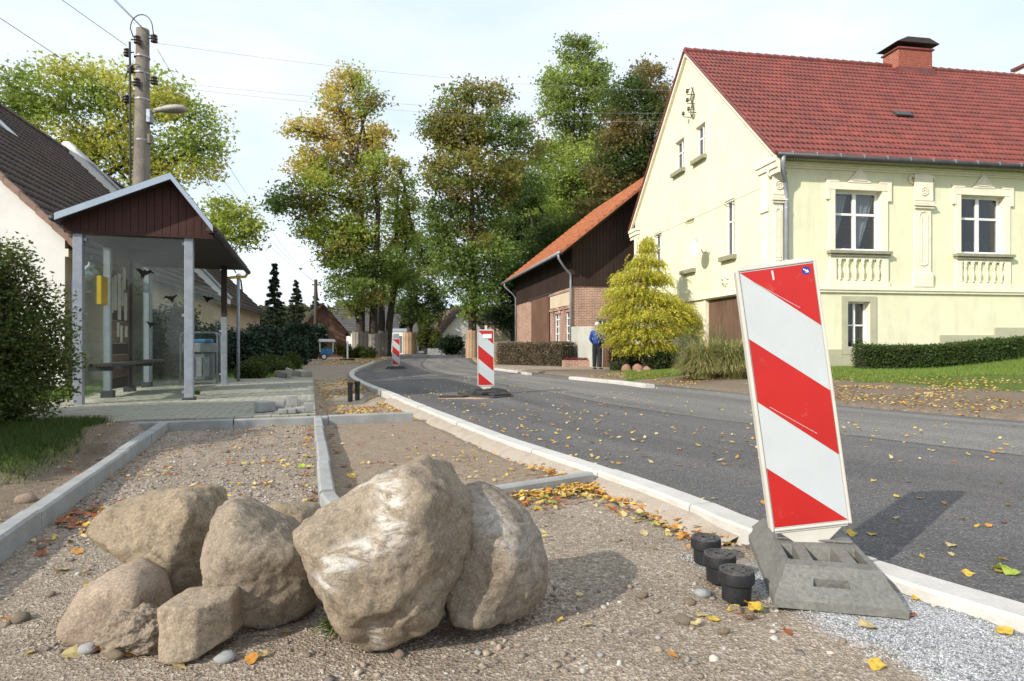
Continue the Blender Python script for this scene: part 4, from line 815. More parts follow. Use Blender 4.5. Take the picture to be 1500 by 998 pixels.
# notice wall: stained boards with notices
for k in range(12): MB().box(-.035, -.012, 1.47, 2.69, .16+k*.195, .16+k*.195+.188).build('notice_wall_board', M['gatewood'] if k % 3 else M['barnwood'], S1)
nb = [(1.55,1.75,1.45,2.05),(1.78,1.95,1.5,2.1),(2.0,2.2,1.35,2.15),(2.24,2.36,1.6,2.05),(2.4,2.6,1.35,1.85),(1.95,2.1,1.05,1.3),(2.15,2.3,.95,1.25),(2.32,2.5,1.9,2.3),(2.45,2.62,1.05,1.25)]
for a, b, c, d in nb: MB().box(-.011, -.007, a, b, c, d).build('notice', M['paper'], S1)
MB().box(-.03, .03, .93, 1.28, 1.55, 2.0).build('timetable_panel', M['yellowpaint'], S1)
# bench
MB().box(.12, .42, -.0, 3.55, .585, .63).build('bench_seat', M['bench'], S1, bevel=.008)
for y in (.25, 1.4, 2.75, 3.4): MB().box(.05, .38, y-.02, y+.02, .52, .583).build('bench_bracket', M['darkzinc'], S1)
# ceiling, fascia boards, roof
MB().box(-.15, 1.78, -.07, 4.72, 2.565, 2.60).build('ceiling', M['darkpost'], S1)
zl, za, zr, ua, ul, ur = 2.72, 3.39, 2.66, 1.25, -.187, 1.811
def roofz(x): return zl+(za-zl)*(x-ul)/(ua-ul) if x < ua else za+(zr-za)*(x-ua)/(ur-ua)
x = ul+.03; n = 0
while x < ur-.04:
    w = .105; x1 = min(x+w-.006, ur-.03); mb = MB(); br = [x]+([ua] if x < ua < x1 else [])+[x1]
    mb.prism([(x,-.08,2.53),(x1,-.08,2.53)]+[(q,-.08,roofz(q)-.05) for q in br[::-1]], (0,-.022,0)).build('gable_board', M['redwood'], S1); x += w
MB().box(ul+.03, ur-.03, -.10, -.075, 2.50, 2.528).build('gable_rail', M['redwood'], S1)
for xa, xb in ((ul, ua), (ua, ur)):
    a, b = (xa, roofz(xa+1e-5)), (xb, roofz(xb-1e-5) if xb == ua else zr)
    if xa == ua: a = (ua, za)
    MB().prism([(a[0],-.37,a[1]),(b[0],-.37,b[1]),(b[0],-.37,b[1]-.095),(a[0],-.37,a[1]-.095)], (0,.03,0)).build('edge_flashing', M['bluetrim'], S1)
    MB().prism([(a[0],-.337,a[1]-.02),(b[0],-.337,b[1]-.02),(b[0],-.337,b[1]-.075),(a[0],-.337,a[1]-.075)], (0,5.07,0)).build('roof_slope', M['darkpost'], S1)
    n_ = 13; 
    for k in range(n_): pass
    MB().prism([(a[0],-.34,a[1]+.012),(b[0],-.34,b[1]+.012),(b[0],-.34,b[1]-.015),(a[0],-.34,a[1]-.015)], (0,5.08,0)).build('roofing_felt', M['browntile'], S1)
# rafter tail corrugation and gutter along the roadside eave
mb = MB(); 
for k in range(34): mb.box(ur-.10, ur+.035, -.30+k*.147, -.30+k*.147+.07, zr-.075, zr-.015)
mb.build('eave_tile_ends', M['browntile'], S1, kind='stuff')
mb = MB(); mb.tube([(ur+.05,-.25,zr-.10),(ur+.05,4.72,zr-.14)], .05, 10); mb.build('gutter', M['darkzinc'], S1, smooth=True)
MB().tube([(ur+.05,4.6,zr-.16),(ur+.0,4.6,zr-.25),(1.55,4.35,zr-.30),(1.52,4.18,zr-.33)], .03, 8).build('gutter_outlet', M['yellowpaint'], S1, smooth=True)
mb = MB(); mb.tube([(ul-.04,-.33,zl-.06),(ul-.04,4.7,zl-.06)], .045, 8).build('gutter', M['darkzinc'], S1, smooth=True)
MB().box(-.62+.5, -.50+.75, -.13, .12, -.06, .035).build('footing_stone', M['darkrubber'], S1, bevel=.02)
# bird silhouettes stuck on the panes
def bird(px, py, s, yl, fl=1):
    # find local x on the pane plane y=yl
    r = (px-750)/F; ca, sa = .955, .296; X0_, Y0_ = Lp.x-.296*yl, Lp.y+.955*yl; x = (r*Y0_-X0_)/(ca-r*sa); Yd = Y0_+sa*x; z = H+(HY-py)/F*Yd
    sh = [(-1,.48),(-.5,.46),(-.15,.22),(.05,.42),(.22,.22),(.6,.38),(1.1,-.12),(.6,.02),(.25,-.22),(.02,-.3),(-.12,-.75),(-.24,-.4),(-.34,-.75),(-.38,-.22),(-.6,.1)]
    MB().prism([(x+fl*a*s, yl-.010, z+b*s) for a, b in sh], (0,.002,0)).build('bird_sticker', M['birdblack'], S1)
bird(212, 400, .13, 0); bird(250, 437, .10, 0, -1); bird(222, 475, .08, 0); bird(203, 432, .06, 4.1); bird(305, 438, .12, 4.1)

# ---------------------------------------------------------------- bin, sign pole, utility pole
x, y = P(294, 560, .1); r = thing('litter_bin', (x, y, .09), 'grey litter bin in a tubular steel frame with blue lid, behind the shelter', 'litter bin', None, .3)
MB().box(-.27,.27,-.2,.2,.06,.66).build('bin_body', M['bingrey'], r, bevel=.03); MB().box(-.33,.33,-.24,.24,.661,.86).build('bin_collar', M['steel'], r, bevel=.02)
MB().box(-.24,.24,-.2,.2,.861,.95).build('blue_lid', M['blue'], r, bevel=.03)
for sy in (-.22, .22): MB().tube([(-.36,sy,0),(-.36,sy,1.02),(-.33,sy,1.07),(-.28,sy,1.09),(.28,sy,1.09),(.33,sy,1.07),(.36,sy,1.02),(.36,sy,0)], .02, 8).build('tube_frame', M['galv'], r, smooth=True)
for k in (-.15, 0, .15): MB().box(k-.05, k+.05, -.213, -.201, .14, .56).build('bin_panel', M['steel'], r)
x, y = P(349, 559, .08); r = thing('sign_pole', (x, y, .05), 'slim pale grey pole with a small cap right behind the bus shelter', 'pole'); MB().tube([(0,0,0),(0,0,2.38)], .036, 12).build('shaft', M['galv'], r, smooth=True); MB().lathe([(.045,2.38),(.06,2.40),(.06,2.47),(.045,2.50)], n=12).build('cap', M['white'], r)
UP = Vector((-8.02, 14.0, 0)); r = thing('utility_pole', UP, 'tall grey concrete utility pole rising behind the shelter with insulators and a lamp', 'utility pole')
MB().tube([(0,0,-.1),(0.02,0,4),(.05,0,7.72)], [.215,.172,.128], 20).build('shaft', M['pole'], r, smooth=True)
for z in (7.1, 6.75, 6.18, 5.3, 4.4): MB().lathe([(.158,z),(.158,z+.03)], c=(.035,0,0), n=18).build('steel_band', M['steel'], r)
MB().tube([(-.14,-.12,3.2),(-.14,-.14,6.4),(-.16,-.12,7.4)], .022, 6).build('cable_conduit', M['darkzinc'], r)
def insul(x, y, z, sgn):
    MB().tube([(x-sgn*.14, y, z), (x, y, z)], .014, 6).build('insulator_bracket', M['darkzinc'], r)
    c = (x, y, z-.09); MB().lathe([(.03,0),(.07,.01),(.07,.035),(.035,.045),(.035,.06),(.07,.07),(.07,.095),(.035,.105),(.035,.12),(.065,.13),(.065,.155),(.02,.18)], c=c, n=12).build('insulator', M['porcelain'], r, smooth=True)
for z, xs in ((7.5, ((.33,1),)), (7.2, ((-.25,-1),)), (6.6, ((.33,1),)), (6.2, ((-.26,-1),)), (6.85, ((-.18,-1),))):
    for xx, sg in xs: insul(xx, -.06, z, sg)
insul(.06, -.22, 7.4, 1); insul(.05, -.22, 6.5, 1)
MB().tube([(-.15,0,7.55)]+[(.05+.24*math.cos(a), -.05, 7.72+.30*math.sin(a)) for a in np.linspace(math.pi, 0, 12)]+[(.30,0,7.5)], .012, 6).build('looped_jumper_cable', M['wire'], r, smooth=True)
MB().tube([(-.2,-.1,6.9)]+[(.0+.22*math.cos(a), -.18, 6.55+.35*math.sin(a)) for a in np.linspace(math.pi, 0, 10)]+[(.3,-.1,6.4)], .012, 6).build('looped_jumper_cable', M['wire'], r, smooth=True)
MB().box(.15,.25,-.08,.08,5.7,5.98).build('junction_box', M['galv'], r, bevel=.01); MB().box(.16,.24,-.07,.07,5.25,5.45).build('junction_box', M['pole'], r, bevel=.01)
def lamp_head(r):
    mb = MB(); prof = [(.30,.045,.04,0),(.42,.07,.06,.005),(.58,.13,.085,.012),(.78,.15,.095,.02),(.92,.12,.08,.028),(.99,.05,.04,.03)]; vs = []; n = 14
    for x, wy, wz, dz in prof:
        for j in range(n):
            a = 2*math.pi*j/n; vs.append((x, wy*math.cos(a), 5.98+dz+wz*math.sin(a)*(1.0 if math.sin(a) > 0 else .8)))
    fs = [(i*n+j, i*n+(j+1)%n, (i+1)*n+(j+1)%n, (i+1)*n+j) for i in range(len(prof)-1) for j in range(n)]+[tuple(range(n)), tuple(range((len(prof)-1)*n, len(prof)*n))]
    return mb.add(vs, fs).build('lamp_head', pm('dirty_lamp_cover', (.42,.40,.36), (.30,.29,.26), 9, .6, .3, 60), r, smooth=True)
lamp_head(r); MB().tube([(.15,0,5.88),(.36,0,5.97)], .03, 8).build('lamp_arm', M['steel'], r)
def wire(a, b, sag, label, rad=.006, grp='overhead wires running from the utility pole'):
    a, b = Vector(a), Vector(b); pts = [a.lerp(b, t)+Vector((0,0,-sag*4*t*(1-t))) for t in np.linspace(0, 1, 17)]; o = MB().tube(pts, rad, 5, cap=False).build('overhead_wire', M['faintwire'] if rad < .005 else M['wire'], smooth=True); tag(o, label, 'wire', grp)
wire(UP+Vector((-.27,-.06,7.35)), (-10.5,-2,8.6), .1, 'thin cable leading up and out of view left of the pole, the right one')
wire(UP+Vector((-.26,-.06,6.15)), (-10.6,-2,8.2), .1, 'thin cable leading up and out of view left of the pole, the left one')
wire(UP+Vector((.30,-.06,7.5)), (-7.9,-2,9.0), .05, 'cable running up from the pole top, left of a close pair'); wire(UP+Vector((.36,-.06,7.45)), (-7.6,-2,9.0), .05, 'cable running up from the pole top, right of a close pair')
YA = Vector((5.75, 20.9, 0))
wire(UP+Vector((.36,-.06,7.4)), Q(1020, 133, 22), .25, 'highest faint wire crossing the sky to the yellow gable', .0035); wire(UP+Vector((.33,-.06,6.6)), Q(1016, 165, 22), .25, 'middle faint wire crossing the sky to the yellow gable', .0035)
wire(UP+Vector((.33,-.06,6.5)), Q(1012, 178, 22.2), .25, 'lowest faint wire crossing the sky to the yellow gable', .0035)
TP = P(444, 527, 0); wire(UP+Vector((.36,0,7.3)), (TP[0]-.2, 45, 5.4), .5, 'cable from the pole top down to the far telegraph pole', .005); wire(UP+Vector((.3,0,6.5)), (TP[0], 45, 5.3), .5, 'second cable sloping down to the far telegraph pole', .005)
wire(UP+Vector((-.1,0,6.2)), (TP[0]+.2, 45, 5.2), .5, 'lowest cable sloping down to the far telegraph pole', .005)
r = thing('telegraph_pole', (TP[0], 45, -.1), 'dark timber telegraph pole standing by the dark shrubs at the left roadside', 'telegraph pole'); MB().tube([(0,0,0),(0,0,5.6)], [.15,.11], 10).build('shaft', M['polewood'], r, smooth=True); MB().box(-.25,.25,-.04,.04,5.2,5.28).build('crossbar', M['polewood'], r)

# ================================================================ TILE ROOFS
def tile_roof(name, mat, parent, o, ux, us, L_, Sl, wave=.15, row=.34, amp=.022, lift=.03, seg=5, stuff=True, thick=.05):
    """o: eave corner, ux: along the eave, us: up the slope; courses overlap and every course has rolls"""
    o, ux, us = Vector(o), Vector(ux).normalized(), Vector(us).normalized(); nn = ux.cross(us).normalized()
    if nn.z < 0: nn = -nn
    nx = int(L_/wave)*seg+1; xs = np.linspace(0, L_, nx); ph = xs/wave; prof = amp*(.5+.5*np.cos(2*math.pi*ph))**1.3; nr = max(1, int(round(Sl/row))); V = []; Fq = []
    ux, us, nn, o = map(np.array, (ux, us, nn, o))
    for i in range(nr):
        for (s, h, dip) in ((i*Sl/nr, -.012 if i else -thick, 1), (i*Sl/nr, lift, 1), ((i+1)*Sl/nr, .0, 0)):
            jit = (vnoise(xs/wave+.0, np.full_like(xs, i*1.7), 5)-.5)*.006
            sd = s-(prof/amp)*.022*(1 if dip and i else 0)
            V.append(o[None]+xs[:, None]*ux+sd[:, None]*us+(prof*(1 if h > -.01 or i else 1)+h+jit)[:, None]*nn)
    V = np.concatenate(V); a = np.arange(nx-1)
    for i in range(nr):
        for k in (0, 1):
            b = (i*3+k)*nx; Fq.append(np.stack([b+a, b+a+1, b+nx+a+1, b+nx+a], 1))
    ob = np_mesh(name, V, np.concatenate(Fq), mat, parent, smooth=False)
    if stuff: ob['kind'] = 'stuff'
    return ob

# ================================================================ WALLS WITH OPENINGS
def wall(name, mat, parent, org, ux, L_, z0, top, holes, thick=.25, inward=(0,1,0), rmat=None, kind=None):
    """org+u*ux, holes (u0,u1,z0,z1); top(u) gives the upper edge; reveals of the openings go inward"""
    ux, inw, org = Vector(ux), Vector(inward), Vector(org); us = sorted(set([0, L_]+[h[0] for h in holes]+[h[1] for h in holes]+list(getattr(top, 'br', [])))); mb = MB()
    def pt(u, z, d=0): return org+ux*u+Vector((0,0,z))+inw*d
    for a, b in zip(us, us[1:]):
        hs = sorted([h for h in holes if h[0] <= a+1e-6 and h[1] >= b-1e-6], key=lambda h: h[2]); z = z0
        for h in hs:
            if h[2]-z > 1e-4: mb.add([pt(a,z),pt(b,z),pt(b,h[2]),pt(a,h[2])], [(0,1,2,3)])
            z = h[3]
        ta, tb = top(a+1e-6), top(b-1e-6)
        if max(ta, tb)-z > 1e-4: mb.add([pt(a,z),pt(b,z),pt(b,max(tb,z)),pt(a,max(ta,z))], [(0,1,2,3)])
    for h in holes:
        q = [(h[0],h[2]),(h[1],h[2]),(h[1],h[3]),(h[0],h[3])]
        for i in range(4): p1, p2 = q[i], q[(i+1)%4]; mb.add([pt(*p1),pt(*p2),pt(*p2,thick),pt(*p1,thick)], [(0,1,2,3)], 1 if rmat else 0)
    o = link(name, None, parent) if False else None
    me = bpy.data.meshes.new(name); me.from_pydata(mb.v, [], mb.f); me.materials.append(mat); me.materials.append(rmat or mat); me.polygons.foreach_set('material_index', mb.m); me.update()
    return link(name, me, parent)
class Top:
    def __init__(s, f, br=()): s.f = f; s.br = br
    def __call__(s, u): return s.f(u)

# ---------------------------------------------------------------- long house on the left
HA = thing('long_house', (-8.55, 12.4, 0), 'long pale house with dark brown tiled roof behind the bus shelter', 'house', None, math.atan2(.227, .974))
w_ = 5.0
def gA(u): return 3+min(u, 2*w_-u)
wall('gable_wall', M['whitewall'], HA, (0,0,0), (-1,0,0), 2*w_, -.2, Top(lambda u: 2.95+min(u, 2*w_-u), (w_,)), [], inward=(0,1,0))
ywin = [(5.5,6.6),(9,10.1),(13,14.1),(17.5,18.6)]
M['beige'] = pm('beige_render', (.60,.50,.36), (.52,.43,.30), 1.0, .85, .2, 70, fine=.08)
wall('street_wall', M['beige'], HA, (0,0,0), (0,1,0), 24.5, -.2, Top(lambda u: 2.95), [(a,b,.75,1.9) for a, b in ywin], inward=(-1,0,0), thick=.15)
wall('rear_wall', M['beige'], HA, (-2*w_,0,0), (0,1,0), 24.5, -.2, Top(lambda u: 2.95), [], inward=(1,0,0))
wall('far_gable_wall', M['whitewall'], HA, (0,24.5,0), (-1,0,0), 2*w_, -.2, Top(lambda u: 2.95+min(u, 2*w_-u), (w_,)), [], inward=(0,-1,0))
for a, b in ywin:
    f = MB(); f.box(-.14,-.10,a,b,.75,.83); f.box(-.14,-.10,a,b,1.82,1.9); f.box(-.14,-.10,a,a+.08,.831,1.819); f.box(-.14,-.10,b-.08,b,.831,1.819); f.box(-.14,-.10,(a+b)/2-.03,(a+b)/2+.03,.831,1.819)
    fo = f.build('window', M['white'], HA); MB().box(-.128,-.118,a+.081,b-.081,.832,1.818).build('pane', M['sky_pane'], fo)
sl_ = math.hypot(w_+.35, w_+.35)
tile_roof('roof_tiles', M['browntile'], HA, (.35,-.05,2.65), (0,1,0), (-1,0,1), 12.85, sl_, wave=.2, row=.33, amp=.03, lift=.04)
tile_roof('roof_tiles', M['browntile'], HA, (.35,13.25,2.65), (0,1,0), (-1,0,1), 11.4, sl_, wave=.25, row=.36, amp=.02, lift=.04)
MB().add([(-2*w_-.35,-.05,2.65),(-2*w_-.35,24.65,2.65),(-w_,24.65,8.0),(-w_,-.05,8.0)], [(0,1,2,3)]).build('rear_roof_slope', M['browntile'], HA)
for k in range(20):      # verge tiles
    s0 = k*.38; a = .37-s0*.7071; z = 2.66+s0*.7071; b = a-.40*.7071; z2 = z+.40*.7071
    MB().prism([(a,-.10,z+.07),(b,-.10,z2+.045),(b,-.10,z2-.10),(a,-.10,z-.075)], (0,.13,0)).build('verge_tile', M['vergetile'], HA)
mb = MB()
for k in range(60):
    mb.tube([(-w_,-.06+k*.41,8.03),(-w_,.37+k*.41,8.055)], .11, 8)
mb.build('ridge_tiles', M['browntile'], HA, kind='stuff')
mb = MB(); n_ = 14                                   # rendered fire wall that crosses the roof
prof = [(.55,2.5),(.55,2.75),(-.2,3.6),(-w_+.35,8.1),(-w_+.1,8.4),(-w_-.1,8.4),(-w_-.35,8.1),(-w_-.35,2.5)]
mb.prism([(a,12.82,z) for a, z in prof], (0,.42,0)).build('fire_wall', M['whitewall'], HA, bevel=.05)
MB().prism([(.60,12.76,2.78),(-.18,12.76,3.66),(-w_+.33,12.76,8.17),(-w_+.33,12.76,8.10),(-.18,12.76,3.60),(.60,12.76,2.72)], (0,.54,0)).build('fire_wall_capping', M['zinc'], HA)
MB().box(.36,.50,-.05,24.6,2.54,2.63).build('gutter', M['darkzinc'], HA); MB().box(.0,.06,-.0,24.5,2.6,2.75).build('eave_board', M['trim'], HA)
MB().tube([(.42,.1,2.56),(.40,.1,2.45),(.1,.12,2.15),(.09,.12,0)], .05, 10).build('downpipe', M['zinc'], HA, smooth=True)
mb = MB(); s0 = 5.4; q = lambda s, e: (.35-s*.7071+e*.7071, 0, 2.65+s*.7071+e*.7071)
for (sa, sb, ya, yb) in ((5.3,6.3,1.3,1.75),):
    a = q(sa, .07); b = q(sb, .07); MB().prism([(a[0],5.2,a[2]),(a[0],5.75,a[2]),(b[0],5.75,b[2]),(b[0],5.2,b[2])], (-.05,0,-.05)).build('roof_window', M['sheet'], HA)

# ---------------------------------------------------------------- far buildings
def simple_house(name, loc, rz_, w, l, eave, ridge, wallm, roofm, label, wins=(), gwin=(), cat='house', roofwave=.25, chim=None, ridge_axis='y'):
    """ridge along local y, gable on y=0; w width in x"""
    r = thing(name, loc, label, cat, None, rz_); ft = Top(lambda u: eave+(ridge-eave)*(1-abs(u-w/2)/(w/2)), (w/2,))
    wall('gable_wall', wallm, r, (0,0,0), (1,0,0), w, -.6, ft, list(gwin), inward=(0,1,0), thick=.15); wall('gable_wall', wallm, r, (0,l,0), (1,0,0), w, -.6, ft, [], inward=(0,-1,0))
    wall('long_wall', wallm, r, (0,0,0), (0,1,0), l, -.6, Top(lambda u: eave), list(wins), inward=(1,0,0), thick=.15); wall('long_wall', wallm, r, (w,0,0), (0,1,0), l, -.6, Top(lambda u: eave), [], inward=(-1,0,0))
    h = ridge-eave; s = math.hypot(w/2+.3, (w/2+.3)*h/(w/2))
    k = .3*h/(w/2)
    tile_roof('roof_tiles', roofm, r, (-.3,-.25,eave-k+.06), (0,1,0), (1,0,h/(w/2)), l+.5, s, wave=roofwave, row=.4, amp=.03, lift=.05, seg=3)
    tile_roof('roof_tiles', roofm, r, (w+.3,-.25,eave-k+.06), (0,1,0), (-1,0,h/(w/2)), l+.5, s, wave=roofwave, row=.4, amp=.03, lift=.05, seg=3)
    for a in (0,):
        MB().prism([(-.32,-.3,eave-k-.06),(w/2,-.3,ridge-.02),(w+.32,-.3,eave-k-.06),(w+.32,-.3,eave-k+.1),(w/2,-.3,ridge+.15),(-.32,-.3,eave-k+.1)], (0,.05,0)).build('verge_board', roofm, r)
    for (a, b, c, d) in gwin:
        f = MB(); f.box(a,b,.10,.14,c,c+.07); f.box(a,b,.10,.14,d-.07,d); f.box(a,a+.07,.10,.14,c+.071,d-.071); f.box(b-.07,b,.10,.14,c+.071,d-.071); f.box((a+b)/2-.03,(a+b)/2+.03,.10,.14,c+.071,d-.071); fo = f.build('window', M['white'], r); MB().box(a+.071,b-.071,.115,.125,c+.071,d-.071).build('pane', M['sky_pane'], fo)
    for (a, b, c, d) in wins:
        f = MB(); f.box(.10,.14,a,b,c,c+.07); f.box(.10,.14,a,b,d-.07,d); f.box(.10,.14,a,a+.07,c+.071,d-.071); f.box(.10,.14,b-.07,b,c+.071,d-.071); fo = f.build('window', M['white'], r); MB().box(.115,.125,a+.071,b-.071,c+.071,d-.071).build('pane', M['sky_pane'], fo)
    if chim: MB().box(chim[0]-.3, chim[0]+.3, chim[1]-.3, chim[1]+.3, eave, chim[2]).build('chimney', M['redbrick'], r)
    return r
x = (437-750)/F*50; simple_house('brick_barn', (x, 50, 0), .38, 3.6, 9, 2.0, 4.1, M['redbrick'], M['oldtile'], 'low brick barn with weathered brown roof beyond the dark shrubs', cat='barn')
x = (484-750)/F*74; r = thing('white_house', (x, 74, 0), 'long white house with grey slate roof behind the leftmost avenue trees', 'house', None, -.03)
wins = [(1.0,1.9,.9,2.2),(4,4.9,.9,2.2),(6.4,7.0,.8,2.3),(7.6,8.4,.1,2.2)]
wall('front_wall', M['whitewall'], r, (0,0,0), (1,0,0), 8.9, -.5, Top(lambda u: 2.75), wins, thick=.2); wall('side_wall', M['whitewall'], r, (0,0,0), (0,1,0), 7, -.5, Top(lambda u: 2.7+3.4*(1-abs(u-3.5)/3.5), (3.5,)), [], inward=(1,0,0)); wall('side_wall', M['whitewall'], r, (8.9,0,0), (0,1,0), 7, -.5, Top(lambda u: 2.7+3.4*(1-abs(u-3.5)/3.5), (3.5,)), [], inward=(-1,0,0))
tile_roof('roof_tiles', M['greytile'], r, (-.3,-.35,2.55), (1,0,0), (0,1,1), 8.2, math.hypot(3.85,3.85*.97), wave=.3, row=.4, amp=.03, lift=.05, seg=3); MB().add([(-.3,7.3,2.55),(9.2,7.3,2.55),(9.2,3.5,6.3),(-.3,3.5,6.3)], [(0,1,2,3)]).build('rear_roof_slope', M['greytile'], r)
MB().box(6.3,9.1,-.9,-.05,-.4,2.5).build('porch', M['whitewall'], r); MB().box(6.2,9.2,-1.0,.0,2.501,2.85).build('porch_cornice', M['bluetrim'], r)
for a, b, c, d in wins[:2]: f = MB().box(a,b,.1,.14,c,d).build('window', M['white'], r); MB().box(a+.08,b-.08,.085,.099,c+.08,d-.08).build('pane', M['sky_pane'], f)
for a, b, c, d in ((6.7,7.3,.7,2.1),(7.8,8.5,.0,2.1)): f = MB().box(a,b,-.93,-.901,c,d).build('window', M['white'], r); MB().box(a+.08,b-.08,-.945,-.931,c+.08,d-.08).build('pane', M['sky_pane'], f)
x = (646-750)/F*72; simple_house('white_gabled_house', (x, 72, -.2), .35, 5.2, 9, 2.4, 5.4, M['whitewall'], M['oldtile'], 'white gabled house with brown roof behind the wrapped trunk at the bend', gwin=[(1.8,2.5,.9,2.1),(3.2,3.9,.9,2.1)], chim=(.8, 4, 5.2))
x = (690-750)/F*62; simple_house('small_grey_shed', (x, 64, -.1), -.1, 3.5, 5, 2.0, 3.3, M['beige'], M['oldtile'], 'small beige shed between the wrapped trunk and the picket fence', cat='shed')
# blue cart with white canopy
x, y = P(478, 527, 0); r = thing('handcart', (x, y, .0), 'blue cart with white canopy and white wheel on the lawn at left', 'cart', None, .3)
MB().box(-.38,.42,-.3,.3,.30,.66).build('cart_body', M['blue'], r, bevel=.04); MB().box(-.33,.37,-.25,.25,.661,.72).build('cart_rim', M['blue'], r)
for sx_, sy_ in ((-.4,-.28),(.42,-.28),(-.4,.28),(.42,.28)): MB().tube([(sx_,sy_,.5),(sx_,sy_,1.15)], .03, 6).build('canopy_post', M['white'], r)
MB().prism([(-.58,-.42,1.15),(.6,-.42,1.15),(.5,-.42,1.32),(-.45,-.42,1.34)], (0,.84,0)).build('canopy', M['white'], r, bevel=.03)
for sy_ in (-.34, .34):
    m_ = MB(); m_.tube([(-.15,sy_-.03,.2),(-.15,sy_+.03,.2)], .2, 18); w = m_.build('wheel', M['black'], r); MB().tube([(-.15,sy_-.04,.2),(-.15,sy_+.04,.2)], .13, 14).build('hub', M['white'], w)
x, y = P(509, 528, 0); r = thing('marker_post', (x, y, 0), 'thin white marker post on a dark rubber foot at the left bend', 'post', None, .3); MB().box(-.05,.05,-.03,.03,0,1.2).build('shaft', M['white'], r); MB().box(-.45,.45,-.2,.2,0,.10).build('rubber_foot', M['darkrubber'], r, bevel=.02)

# ================================================================ THE YELLOW HOUSE (local x along the road front, y along the gable)
YH = thing('yellow_house', (7.04, 17.6, 0), 'pale yellow stucco farmhouse with red tiled roof and decorated windows', 'house', None, math.atan2(.161, .987))
def fx(px): r = (px-750)/F; return (17.6*r-7.04)/(.987-.161*r)
def fz(px, py): return H+(HY-py)/F*(17.6+.161*fx(px))
def gyy(px): r = (px-750)/F; return (7.04-17.6*r)/(.987*r+.161)
def gzz(px, py): return H+(HY-py)/F*(17.6+.987*gyy(px))
FL, GD, EZ, RZD = 15.2, 10.6, 6.0, 11.25
tanr = (RZD-EZ)/(GD/2+.4)
def rooft(u): return EZ+.4*tanr+min(u, GD-u)*tanr-.04
TP_FLAT = lambda z: Top(lambda u: z)
wz0, wz1 = fz(1250, 368), fz(1250, 279); W1 = (fx(1222), fx(1291)); ww = W1[1]-W1[0]; W2 = (fx(1406), fx(1406)+ww)
BW = (fx(1241), fx(1241)+.70, fz(1255, 511), fz(1255, 442))
wall('front_wall', M['cream'], YH, (0,0,0), (1,0,0), FL, -.2, TP_FLAT(EZ+.25), [(*W1, wz0, wz1), (*W2, wz0, wz1), BW], thick=.26, inward=(0,1,0), rmat=M['trim'])
gw = [(gyy(1002), gyy(989), gzz(996,250), gzz(996,205)), (gyy(1033), gyy(1019), gzz(1026,231), gzz(1026,183)), (gyy(1076), gyy(1061), gzz(1068,375), gzz(1068,293)), (gyy(1017), gyy(1003), gzz(1010,395), gzz(1010,320)), (gyy(969), gyy(958), gzz(963,400), gzz(963,341)), (gyy(1088), gyy(1034), -.1, gzz(1034,440)), ]
wall('gable_wall', M['cream'], YH, (0,0,0), (0,1,0), GD, -.2, Top(rooft, (GD/2,)), gw, thick=.22, inward=(1,0,0), rmat=M['trim'])
wall('rear_wall', M['cream'], YH, (0,GD,0), (1,0,0), FL, -.2, TP_FLAT(EZ+.25), [], inward=(0,-1,0)); wall('end_wall', M['cream'], YH, (FL,0,0), (0,1,0), GD, -.2, Top(rooft, (GD/2,)), [], inward=(-1,0,0))
# roof
SLn = math.hypot(GD/2+.4, RZD-EZ)
tile_roof('roof_tiles', M['redtile'], YH, (-.12,-.40,EZ), (1,0,0), (0,1,tanr), FL+.3, SLn, wave=.15, row=.34, amp=.028, lift=.045, seg=6)
MB().add([(-.12,GD+.4,EZ),(FL+.2,GD+.4,EZ),(FL+.2,GD/2,RZD),(-.12,GD/2,RZD)], [(0,1,2,3)]).build('rear_roof_slope', M['redtile'], YH)
mb = MB()
for k in range(46): mb.tube([(-.13+k*.34, GD/2, RZD+.035),(-.13+k*.34+.37, GD/2, RZD+.015)], [.115,.10], 10)
mb.build('ridge_tiles', M['redtile'], YH, kind='stuff')
for s in (1, -1):
    y0, ym = (-.42, GD/2) if s == 1 else (GD+.42, GD/2)
    MB().prism([(-.17,y0,EZ-.03),(-.17,ym,RZD-.0),(-.17,ym,RZD+.07),(-.17,y0,EZ+.05)], (.06,0,0)).build('verge_tiles', M['redtile'], YH)
    MB().prism([(-.11,y0+.02*s,EZ-.16),(-.11,ym,RZD-.16),(-.11,ym,RZD-.02),(-.11,y0+.02*s,EZ-.03)], (.108,0,0)).build('verge_moulding', M['trim'], YH)
    # stepped return of the cornice at the foot of each verge
    for a, b, c, d in ((.16,.62,5.80,5.93),(.12,.56,5.64,5.797),(.07,.50,5.50,5.637)): y1 = (-.44+a*.1, b) if s == 1 else (GD-b, GD+.44); MB().box(-a, -.002, y1[0], y1[1], c, d).build('cornice_return', M['trim'], YH)
mb = MB(); mb.tube([(-.10,-.47,EZ-.04),(FL+.2,-.47,EZ-.04)], .075, 12).build('gutter', M['darkzinc'], YH, smooth=True)
for k in range(22): MB().box(.3+k*.7-.012, .3+k*.7+.012, -.552, -.40, EZ-.06, EZ+.045).build('gutter_bracket', M['zinc'], YH)
MB().tube([(.06,-.47,EZ-.06),(.06,-.46,EZ-.22),(.12,-.36,EZ-.42),(.30,-.18,EZ-.68),(.36,-.12,EZ-.95),(.37,-.11,EZ-1.2),(.38,-.11,.1)], .06, 12).build('downpipe', M['zinc'], YH, smooth=True)
for z in (4.6, 3.2, 1.8): MB().lathe([(.068,z),(.068,z+.04)], c=(.378,-.11,0), n=12).build('pipe_clip', M['zinc'], YH)
MB().box(.0, FL, -.38, -.003, EZ-.10, EZ-.02).build('soffit', M['sill'], YH)
